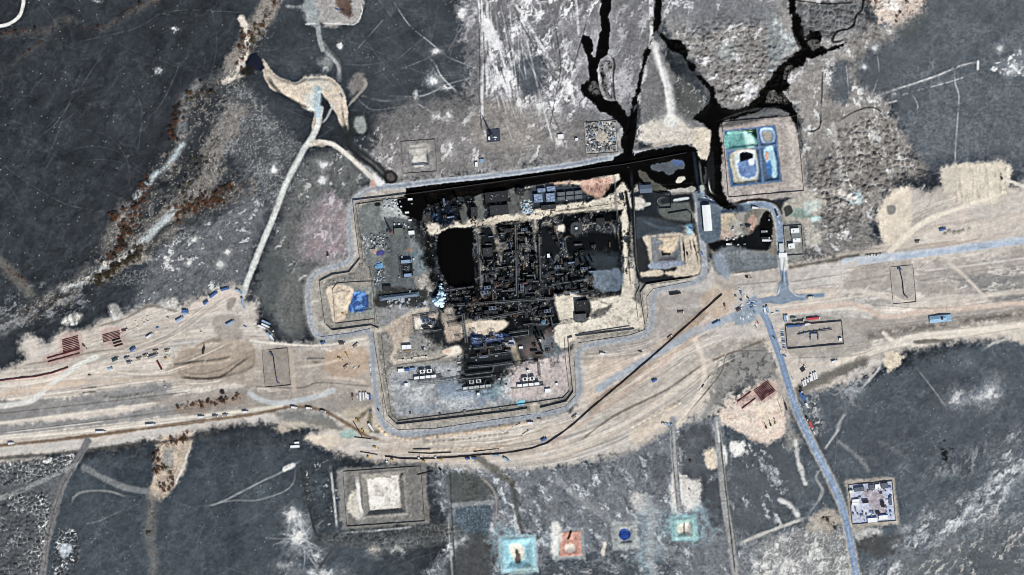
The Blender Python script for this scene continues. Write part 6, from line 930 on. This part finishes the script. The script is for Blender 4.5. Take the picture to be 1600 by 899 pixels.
# ---- walls and fences
def wall_run(s, label, h=3.2, t_=.55, name='perimeter_wall', m=None, cat='wall'):
    P = [XY(*p) for p in pts(s)]; cx, cy = P[0]; o = MB(); o.wall(P, 0, h, t_); o.v = [(x - cx, y - cy, z) for x, y, z in o.v]; ob = o.build(name, m or M_CONC); ob.location = (cx, cy, 0); return tag(ob, label, cat)
wall_run('1072,239 975,257 900,267 800,281 700,295 634,304', 'oil-blackened perimeter wall standing in the northern oil flood', 3.6, .8, m=M_SOOT); wall_run('633,304.2 552,314 557,360 563,405 546,426 520,430 500,440 501,452 509,508 519,517 580,509 591,514', 'concrete perimeter wall along the clean west side of the plant', 3.6, .8)
wall_run('584,522 594,585 606,650 620,664 700,655 800,643 824,639', 'concrete perimeter wall along the south-west of the plant', 3.6, .8); wall_run('845,638 885,628 896,613 891,565 888,529 894,527', 'concrete perimeter wall round the pink south-east corner', 3.6, .8); wall_run('900,526 950,520 991,515', 'straight concrete wall below the cream sand area', 3.6, .8); wall_run('1009,511 1005,485 1001,458 1010,445 1040,440 1078,435', 'concrete wall bending round the east burn pit corner', 3.6, .8)
wall_run('634,309 596,314 556,320 563,365 568,408 578,420 582,450 590,505', 'inner fence along the west yard', 1.9, .3, 'inner_fence', M_FENCE, 'fence'); wall_run('596,522 603,585 612,648 622,658 700,648 800,634 880,622 890,611 884,565 882,528', 'inner fence round the southern hardstanding', 1.9, .3, 'inner_fence', M_FENCE, 'fence'); wall_run('905,522 983,510 986,514', 'inner fence above the straight concrete wall', 1.9, .3, 'inner_fence', M_FENCE, 'fence'); wall_run('997,497 993,462 1000,447', 'inner fence beside the east bund', 1.9, .3, 'inner_fence', M_FENCE, 'fence')
wall_run('583,440 577,414', 'short fence left of the long shed', 2.4, .3, 'inner_fence', M_FENCE, 'fence'); wall_run('586,508 583,440 555,441 527,443 520,452 524,506 584,499', 'fence round the western burn pit', 1.7, .25, 'pit_fence', M_FENCE, 'fence'); wall_run('500,527 546,521 578,514', 'low outer fence beside the west bend of the ring road', 1.0, .2, 'outer_fence', M_FENCE, 'fence'); wall_run('595,590 600,655 622,672 680,670 760,658 830,648', 'low outer fence along the south-west ring road', 1.0, .2, 'outer_fence', M_FENCE, 'fence'); wall_run('845,646 884,635 900,618 898,565', 'low outer fence along the south-east ring road', 1.0, .2, 'outer_fence', M_FENCE, 'fence'); wall_run('905,536 985,524 1007,516 1013,490 1010,465 1020,452 1080,440', 'low outer fence along the eastern ring road', 1.0, .2, 'outer_fence', M_FENCE, 'fence')
wall_run('1030,300 1048,302 1048,325 1030,326', 'bent dark wall beside the oval mound', 3., .4, 'yard_wall', M_SOOT); wall_run('1044,334 1074,329 1081,335 1081,350', 'dark wall above the winding asphalt lane', 3., .4, 'yard_wall', M_SOOT)
def enclosure(cx, cy, a, b, rot, label, h=1.4, m=None):
    q = quad(cx, cy, a, b, rot); t = thing('compound_fence', label, 'fence', cx, cy); ox, oy = XY(cx, cy); z = t.location.z; Q = [XY(*p) for p in np.vstack([q, q[:1]])]
    for i in range(4):
        o = MB(); o.wall([Q[i], Q[i + 1]], 0, h, .28); o.v = [(x - ox, y - oy, zz - z) for x, y, zz in o.v]; o.build('fence_panel', m or M_FENCE, t)
    return t
enclosure(655, 245, 53, 50, -4, 'square fence round the pyramid pit north of the ring road'); enclosure(939, 215, 50, 50, -4, 'square fence round the scrap yard north of the ring road'); enclosure(432, 575, 40, 58, -5, 'upright rectangular fence round the western pipe manifold'); enclosure(1411, 445, 36, 58, -5, 'upright rectangular fence round the eastern pipe manifold'); enclosure(1273, 524, 88, 36, -5, 'wide rectangular fence round the manifold near the crossroads', 3.2, mat('grey_block_wall', (112, 116, 116), .9)); enclosure(1363, 786, 68, 62, -5, 'square fence round the crowded camp beside the access road', 2.2); enclosure(600, 776, 122, 86, -4, 'large fence round the bright square southern pit', 2.)
enclosure(1192, 245, 118, 118, -5, 'fence round the treatment pond', 2.) ; enclosure(1240, 376, 28, 46, -4, 'fence round the gatehouse offices', 2.4)
# ---- pipe manifolds
def manifold(P, label):
    t = thing('pipe_manifold', label, 'pipe manifold', *P[0]); ox, oy = XY(*P[0]); Q = [(XY(*p)[0] - ox, XY(*p)[1] - oy, 1.6) for p in P]; MB().path(Q, .7, 8).build('header_pipe', M_PIPE2, t)
    for k in range(7):
        u = (k + .6) / 7.2 * (len(Q) - 1); i = int(u); p = Vector(Q[i]).lerp(Vector(Q[i + 1]), u - i); v = MB().tube((p.x, p.y, .2), (p.x, p.y, 3), .5, 8).build('valve', M_SOOT2, t); MB().tube((p.x, p.y, 3), (p.x, p.y, 3.2), .9, 10).build('handwheel', pm('blue'), v)
    return t
manifold([(421, 551), (425, 551), (424, 555), (427, 556), (430, 580), (433, 597), (437, 599)], 'dark pipe manifold line in the western fenced pad'); manifold([(1402, 421), (1405, 418), (1408, 421), (1406, 423), (1410, 440), (1412, 460), (1418, 466)], 'dark pipe manifold line in the eastern fenced pad'); manifold([(1246, 523), (1262, 519), (1284, 517), (1300, 515)], 'horizontal pipe manifold in the wide fenced pad'); manifold([(1266, 531), (1266, 521), (1278, 521), (1278, 531)], 'small frame of pipes under the horizontal manifold')
# ---- line pipe: stacked lengths and the welded string
def pipe(P, r, label, group=None, m=None, name='line_pipe'):
    ox, oy = XY(*P[0]); z = float(hz(*P[0])); D = []
    P = np.array(P, float); L = np.r_[0, np.cumsum(np.hypot(*np.diff(P, axis=0).T))]; n = max(2, int(L[-1] / 25) + 1)
    for s in np.linspace(0, L[-1], n): x, y = np.interp(s, L, P[:, 0]), np.interp(s, L, P[:, 1]); wx_, wy_ = XY(x, y); D.append((wx_ - ox, wy_ - oy, float(hz(x, y)) - z + r * .8))
    o = MB().path(D, r, 10).build(name, m or M_PIPE, None, True); o.location = (ox, oy, z); return tag(o, label, 'pipe', group)
pipe(smooth(pts('1128,460 1080,503 1032,546 980,591 925,637 902,658 880,675 860,690 840,698 820,703 790,708 760,710 730,713 700,715 660,717 630,717 602,713'), False, 3), 1.1, 'very long dark welded pipeline sweeping diagonally across the corridor', None, M_PIPE2, 'welded_pipeline'); pipe(smooth(pts('0,595 30,591 60,588 85,582 107,574'), False, 3), 1.1, 'long welded pipe lying at the left edge of the corridor', None, M_PIPE, 'welded_pipeline')
def stack(x0, y0, x1, y1, n, dx, dy, r, where, group, m=None):
    for i in range(n): pipe([(x0 + dx * i, y0 + dy * i), (x1 + dx * i, y1 + dy * i)], r, f'{WORDS[i]} red-brown pipe from the top in {where}', group, m)
stack(97, 532, 122, 525, 4, .3, 2.6, .62, 'the upper stack of the left yard', 'upper stack of line pipe'); stack(98, 543, 124, 535, 5, .3, 2.6, .62, 'the lower stack of the left yard', 'lower stack of line pipe'); stack(74, 560, 124, 546, 2, 1, 6, .9, 'the long pair below the left stacks', 'long pair of line pipes'); stack(160, 524, 187, 517, 6, .2, 2.2, .5, 'the thin ribbed stack of the western yard', 'thin stack of line pipe'); stack(175, 533, 188, 529, 3, 2, 4.4, 1., 'the loose trio under the ribbed stack', 'loose trio of line pipes', M_PIPE2)
stack(1177.5, 611, 1200, 595, 10, 1.3, 1.7, .48, 'the big stack of the south-east laydown yard', 'south-eastern stack of line pipe'); stack(1152, 628, 1173, 612, 2, 7.2, 10.5, .9, 'the slanting pair left of the big stack', 'slanting pair of line pipes')
for P, s in (([(554, 683), (580, 686)], 'dark loose pipe beside the pale green mat'), ([(552, 658), (566, 683)], 'slanting thin red pipe at the haul road end'), ([(563, 706), (575, 709), (590, 710.5)], 'bent loose pipe left of the pipe string'), ([(646, 702), (672, 702)], 'straight loose pipe above the pipe string'), ([(652, 742), (677, 736)], 'dark pipe beside the bright square pit'), ([(638, 707), (668, 709), (705, 707)], 'long thin pipe just above the pipe string'), ([(740, 706), (780, 701)], 'thin pipe at the right of the soil heaps')): pipe(P, .7, s, None, M_PIPE2)
# ---- camp, scrap yard, yard clutter
for a in ((1330, 769, 6, 5, 'white corner cabin of the camp'), (1339, 765, 9, 6, 'dark tent hall second from left in the camp top row'), (1347, 764, 6, 6, 'dark brown hall third from left in the camp top row'), (1362, 762, 7, 8, 'grey roofed hall fourth in the camp top row'), (1371, 761, 8, 8, 'white fronted hall fifth in the camp top row'), (1382, 759, 10, 8, 'large dark hall at the right end of the camp top row')): building('camp_hall', a[4], 'hall', a[0], a[1], a[2], a[3], 4, -5, M_WHITE if 'white' in a[4] else mat('dark_tarpaulin', (98, 106, 122), .8), vents=1)
for a in ((1363, 813, 15, 7, 'left long white cabin with blue trim in the camp', M_WHITE), (1380, 809, 14, 7, 'right long white cabin with blue trim in the camp', M_WHITE), (1337, 783, 11, 5, 'blue and white cabin at the left of the camp', M_WHITE), (1352, 784, 9, 4, 'brown shed in the middle of the camp', M_PIPE2), (1379, 788, 5, 8, 'dark red shed right of the camp middle', M_PIPE2), (1391, 783, 4, 12, 'narrow blue-grey shed at the right of the camp', M_ROOFB), (1336, 788, 10, 4, 'narrow pale cabin under the blue and white one', M_WHITE), (1372, 802, 6, 3, 'small dark shed above the long white cabins', M_SOOT)):
    t = building('camp_cabin', a[4], 'cabin', a[0], a[1], a[2], a[3], 3.4, -5, a[5])
    if 'blue trim' in a[4]: MB().box(0, a[3] / 2 + .9, 2.6, a[2] + 1, 1.8, .25).build('awning', M_BLUEROOF, t)
def crate_proto(c, l, w, h):
    t = thing('storage_crate', '', 'crate', 800, 450); b = MB().box(0, 0, .15, l, w, h).box(0, 0, 0, l * .96, w * .3, .15); b.build('box', pm(c), t); b = MB()
    for x in (-l * .45, 0, l * .45): b.box(x, 0, .1, .25, w + .12, h + .12)
    b.build('bracing', M_STEEL, t); return t
CP = [crate_proto(*a) for a in (('white', 3.2, 2.2, 2.2), ('grey', 4.2, 2.2, 2.2), ('dark', 3.4, 2.4, 2.2), ('blue', 3.4, 2.2, 2.2), ('sand', 3, 2, 1.6), ('pale blue', 2.6, 2.2, 2.)) ]
CU = [False] * len(CP); rc = random.Random(4)
def scatter(x0, y0, x1, y1, n, where, group, cols=(0, 1, 2, 3, 4, 5), edge=0., rot=-4, d0=2.6):
    done = []; tr = 0
    while len(done) < n and tr < 3000:
        tr += 1; x, y = rc.uniform(x0, x1), rc.uniform(y0, y1); u, v = abs(x - (x0 + x1) / 2) / (x1 - x0) * 2, abs(y - (y0 + y1) / 2) / (y1 - y0) * 2
        if max(u, v) < edge or any((x - a) ** 2 + (y - b) ** 2 < d0 * d0 for a, b in done): continue
        done.append((x, y)); i = rc.choice(cols); deg = rot + rc.choice((0, 90)) + rc.gauss(0, 5); s = rc.uniform(.6, 1.15); c = ('white', 'grey', 'dark', 'blue', 'sand coloured', 'pale blue')[i]; lab = f'{c} storage crate {where}'; gr = f'{c} crates {group}'
        if CU[i]: dup(CP[i], x, y, deg, lab, gr, s, s, 1)
        else: CU[i] = True; o = CP[i]; xx, yy = XY(x, y); o.location = (xx, yy, float(hz(x, y))); o.rotation_euler = (0, 0, math.radians(-deg)); o['label'] = lab; o['group'] = gr
scatter(917, 192, 962, 237, 105, 'in the fenced scrap yard', 'in the scrap yard', edge=.42, cols=(0, 1, 2, 4, 5, 2, 1)); scatter(1333, 760, 1393, 814, 40, 'among the camp sheds', 'in the camp', (0, 1, 2, 3, 5), .5); scatter(566, 366, 602, 392, 26, 'on the littered strip of the west yard', 'in the west yard litter', (0, 1, 2, 5, 4)); scatter(586, 412, 602, 446, 10, 'by the left fence of the west yard', 'by the left fence', (0, 1, 5), d0=3); scatter(616, 349, 642, 356, 7, 'in the row behind the green-grey control room', 'behind the control room', (0, 2, 0)); scatter(598, 312, 628, 326, 16, 'on the pale corner of the west yard', 'on the pale corner', (0, 1, 5, 0)); scatter(816, 318, 834, 336, 16, 'on the bright scrap patch left of the blue sheds', 'on the scrap patch', (0, 5, 1)); scatter(1132, 352, 1165, 384, 12, 'on the gravel spoil right of the warehouse', 'on the gravel spoil', (0, 1, 5)); scatter(592, 455, 668, 484, 12, 'around the long shed', 'around the long shed', (1, 2, 0, 5), d0=4); scatter(780, 580, 802, 605, 6, 'between the middle and right compressor trains', 'between the trains', (1, 2, 0)); scatter(585, 318, 650, 440, 18, 'spread over the west yard paving', 'on the west yard paving', (0, 1, 2), d0=6); scatter(690, 545, 800, 600, 9, 'on the sooty southern paving', 'on the sooty paving', (1, 2, 5), d0=6); scatter(640, 640, 800, 655, 6, 'along the southern inner fence', 'along the southern fence', (1, 2), d0=6); scatter(1195, 330, 1206, 346, 3, 'on black oil beside the gate road', 'beside the gate road', (1, 2, 5)); scatter(1148, 455, 1160, 470, 3, 'near the crossroads bay', 'near the bay', (3, 0)); scatter(850, 295, 905, 318, 6, 'among the northern sheds', 'among the northern sheds', (0, 5, 2), d0=4)
t = tag(MB().box(0, 0, 0, 8, 5, .8, 4).build('tarpaulin_stack', mat('violet_tarpaulin', (74, 74, 140), .7, var=.25, scale=.5)), 'violet tarpaulin covered stack on the west yard litter', 'tarpaulin'); t.location = (*XY(594, 395.5), .2); t = tag(MB().box(0, 0, 0, 8, 5, 1.2, 4).build('tarpaulin_stack', mat('sky_blue_tarpaulin', (104, 156, 200), .7, var=.25, scale=.5)), 'sky blue tarpaulin covered stack in the west yard', 'tarpaulin'); t.location = (*XY(592.5, 415), .2)
# ================================================================ desert scrub, bushes one by one
def bush_mesh(seed, dead):
    r = random.Random(seed); b = MB(); b.tube((0, 0, -.3), (0, 0, 1.2), .16, 5, .08)
    for k in range(6): a = r.uniform(0, 6.28); b.tube((0, 0, .3), (1.3 * math.cos(a), 1.3 * math.sin(a), r.uniform(1., 1.9)), .07, 4, .03)
    for k in range(190):
        a = r.uniform(0, 6.28); rad = 2. * r.random() ** .6 * (1 + .3 * math.sin(3 * a + seed)); z = (.35 + 1.9 * (1 - (rad / 2.7) ** 2)) * r.uniform(.55, 1.); c = Vector((rad * math.cos(a), rad * math.sin(a), max(.15, z))); s = r.uniform(.2, .42); u = Vector((r.gauss(0, 1), r.gauss(0, 1), r.gauss(0, .7))).normalized(); w = u.orthogonal().normalized(); w2 = u.cross(w)
        b.add([c + w * s, c + w2 * s * .8, c - w * s, c - w2 * s * .8], [(0, 1, 2, 3)])
    return b
M_LEAF = [mat('dry_rust_foliage', (136, 92, 66), .9, var=.35, scale=1.2), mat('olive_foliage', (98, 88, 62), .9, var=.35, scale=1.2), mat('dark_brown_foliage', (84, 68, 58), .9, var=.35, scale=1.2)]
M_TW = mat('dry_twigs', (84, 70, 58), .9)
BP = []
for k in range(6): BP.append(bush_mesh(k + 1, k % 2).build('desert_bush', M_LEAF[k % 3]))
rb = random.Random(12); BUSED = [False] * 6; SCRUB = [MB() for _ in range(3)]; NB = [0]
def bush(x, y, s, tone, where):
    k = tone + 3 * rb.randrange(2); wx_, wy_ = XY(x, y); lab = f'{("rust brown", "olive", "dark brown")[tone]} desert bush {where}'; gr = f'{("rust brown", "olive", "dark brown")[tone]} bushes {where}'
    o = BP[k].copy() if BUSED[k] else BP[k]
    if BUSED[k]: COLL.objects.link(o)
    BUSED[k] = True; o.location = (wx_, wy_, float(hz(x, y)) - .05); o.rotation_euler = (0, 0, rb.uniform(0, 6.28)); o.scale = (s, s, s * rb.uniform(.8, 1.1)); tag(o, lab, 'bush', gr); NB[0] += 1
def small(x, y, s, tone):
    wx_, wy_ = XY(x, y); z = float(hz(x, y)); b = SCRUB[tone]
    for k in range(16):
        a = rb.uniform(0, 6.28); q = s * rb.random() ** .6; c = Vector((wx_ + q * math.cos(a), wy_ + q * math.sin(a), z + .2 + s * .7 * rb.random() * (1.1 - q / s))); t = rb.uniform(.25, .5) * s * .55; u = Vector((rb.gauss(0, 1), rb.gauss(0, 1), rb.gauss(0, 1))).normalized(); w = u.orthogonal().normalized(); w2 = u.cross(w); b.add([c + w * t, c + w2 * t, c - w * t, c - w2 * t], [(0, 1, 2, 3)])
def thicket(s, width, n_big, n_small, size, tones, where):
    p = smooth(pts(s)); L = np.r_[0, np.cumsum(np.hypot(*np.diff(p, axis=0).T))]; done = []
    for i in range(n_big + n_small):
        for _ in range(20):
            u = rb.uniform(0, L[-1]); x = np.interp(u, L, p[:, 0]) + rb.gauss(0, width / 2.6); y = np.interp(u, L, p[:, 1]) + rb.gauss(0, width / 2.6)
            if all((x - a) ** 2 + (y - b) ** 2 > (size * 1.1) ** 2 for a, b in done): break
        if i < n_big: done.append((x, y)); bush(x, y, size * rb.uniform(.7, 1.35) / 2.1, rb.choice(tones), where)
        else: small(x, y, rb.uniform(.8, 1.7) * size / 2.4, rb.choice(tones))
thicket('428,0 415,30 395,60 384,80 372,105', 9, 18, 60, 3.4, (0, 2, 1), 'along the wadi above the sand fan'); thicket('378,45 380,60 376,78', 5, 7, 10, 3.4, (0, 0, 2), 'on the pale bank left of the wadi'); thicket('330,130 300,150 285,165 275,185 272,215', 16, 20, 90, 3.2, (2, 1, 0), 'on the bend of the north wadi'); thicket('274,165 270,200 268,215', 4, 8, 10, 3.4, (0, 2), 'in the left row of the north wadi')
thicket('308,235 318,250 300,270 285,300 270,315', 16, 14, 60, 2.8, (1, 2), 'on the grey slope between the wadi arms'); thicket('360,292 340,302 320,310 305,318 290,325 275,335', 18, 46, 110, 3.0, (0, 0, 2, 1), 'in the dense rust thicket of the wadi'); thicket('345,312 320,320 300,328', 6, 14, 30, 2.8, (0, 0), 'on the lower edge of the rust thicket'); thicket('235,280 222,305 212,325 205,345 200,365', 15, 26, 70, 3.2, (0, 2, 0), 'down the middle arm of the wadi'); thicket('172,335 178,345 186,330', 8, 8, 14, 3, (2, 0), 'on the oval bank of the wadi'); thicket('195,350 192,370 188,385 178,395 168,402', 8, 20, 40, 3.6, (0, 0, 2), 'in the lower rust clump of the wadi'); thicket('222,390 205,405 190,412 175,425 160,432 145,440', 10, 30, 50, 3.9, (1, 1, 2), 'in the olive belt under the pale channel')
thicket('0,52 30,48 60,46 75,50', 5, 4, 50, 2.4, (2, 0), 'along the upper left gully'); thicket('40,85 55,72 65,65', 4, 2, 30, 2.4, (2, 0), 'on the short upper left gully'); thicket('115,40 150,45 180,32 215,12 255,0', 8, 4, 90, 2.4, (2, 0), 'along the top gully'); thicket('12,422 30,432 42,448', 7, 2, 40, 2.2, (0, 2), 'in the far left gully')
thicket('295,676 285,685 270,690 255,695 246,710 244,735', 9, 20, 60, 2.8, (0, 0, 1), 'in the sandy oval of the southern wadi'); thicket('245,740 252,730 266,735 268,752 255,765 246,755', 8, 18, 60, 2.8, (0, 1), 'on the round lower mound of the southern wadi'); thicket('240,780 236,820 238,860', 9, 2, 50, 2.0, (2, 1), 'in the narrow southern wadi bed'); thicket('275,640 300,632 325,628 350,624 375,622', 8, 18, 60, 2.6, (0, 2), 'in the brown strip beside the haul road'); thicket('346,612 349,613', 2, 2, 4, 3.4, (2,), 'alone above the brown strip')
thicket('1340,-5 1380,5 1430,10 1400,30', 18, 8, 90, 2.6, (0, 2), 'on the rosy sand at the top right'); thicket('1340,245 1360,235 1375,240', 7, 2, 30, 2.4, (2,), 'in the eastern hummock field'); thicket('1275,815 1290,808 1300,820', 10, 4, 30, 2.4, (1, 2), 'on the tan clearing by the access road'); thicket('1085,700 1065,745 1020,780', 30, 2, 70, 1.8, (2, 1), 'on the southern spoil ground')
thicket('475,730 480,780 500,840', 14, 0, 160, 2.2, (2, 2, 1), ''); thicket('530,845 600,835 690,830', 10, 0, 160, 2.2, (2, 1), ''); thicket('660,800 690,820 700,840', 14, 0, 90, 2., (1, 2), ''); thicket('720,745 745,760 730,775', 22, 0, 150, 1.9, (1, 2), ''); thicket('1250,260 1330,260', 50, 0, 260, 1.7, (2,), ''); thicket('1090,70 1160,110 1220,80', 50, 0, 300, 1.7, (2,), ''); thicket('0,770 60,780 90,840 40,880', 46, 0, 260, 2., (2,), ''); thicket('1290,330 1330,350', 30, 0, 120, 2., (2,), ''); thicket('410,330 460,330 470,420', 30, 0, 160, 1.6, (2, 0), ''); thicket('1310,20 1280,70 1230,120', 22, 0, 120, 1.8, (2,), ''); thicket('60,480 20,490 120,455', 14, 0, 160, 1.9, (2, 0), ''); thicket('440,380 432,440 425,480', 8, 0, 60, 1.8, (0, 2), '')
for k, b in enumerate(SCRUB):
    o = b.build('scrub', M_LEAF[k]); o['kind'] = 'stuff'
print('bushes', NB[0])
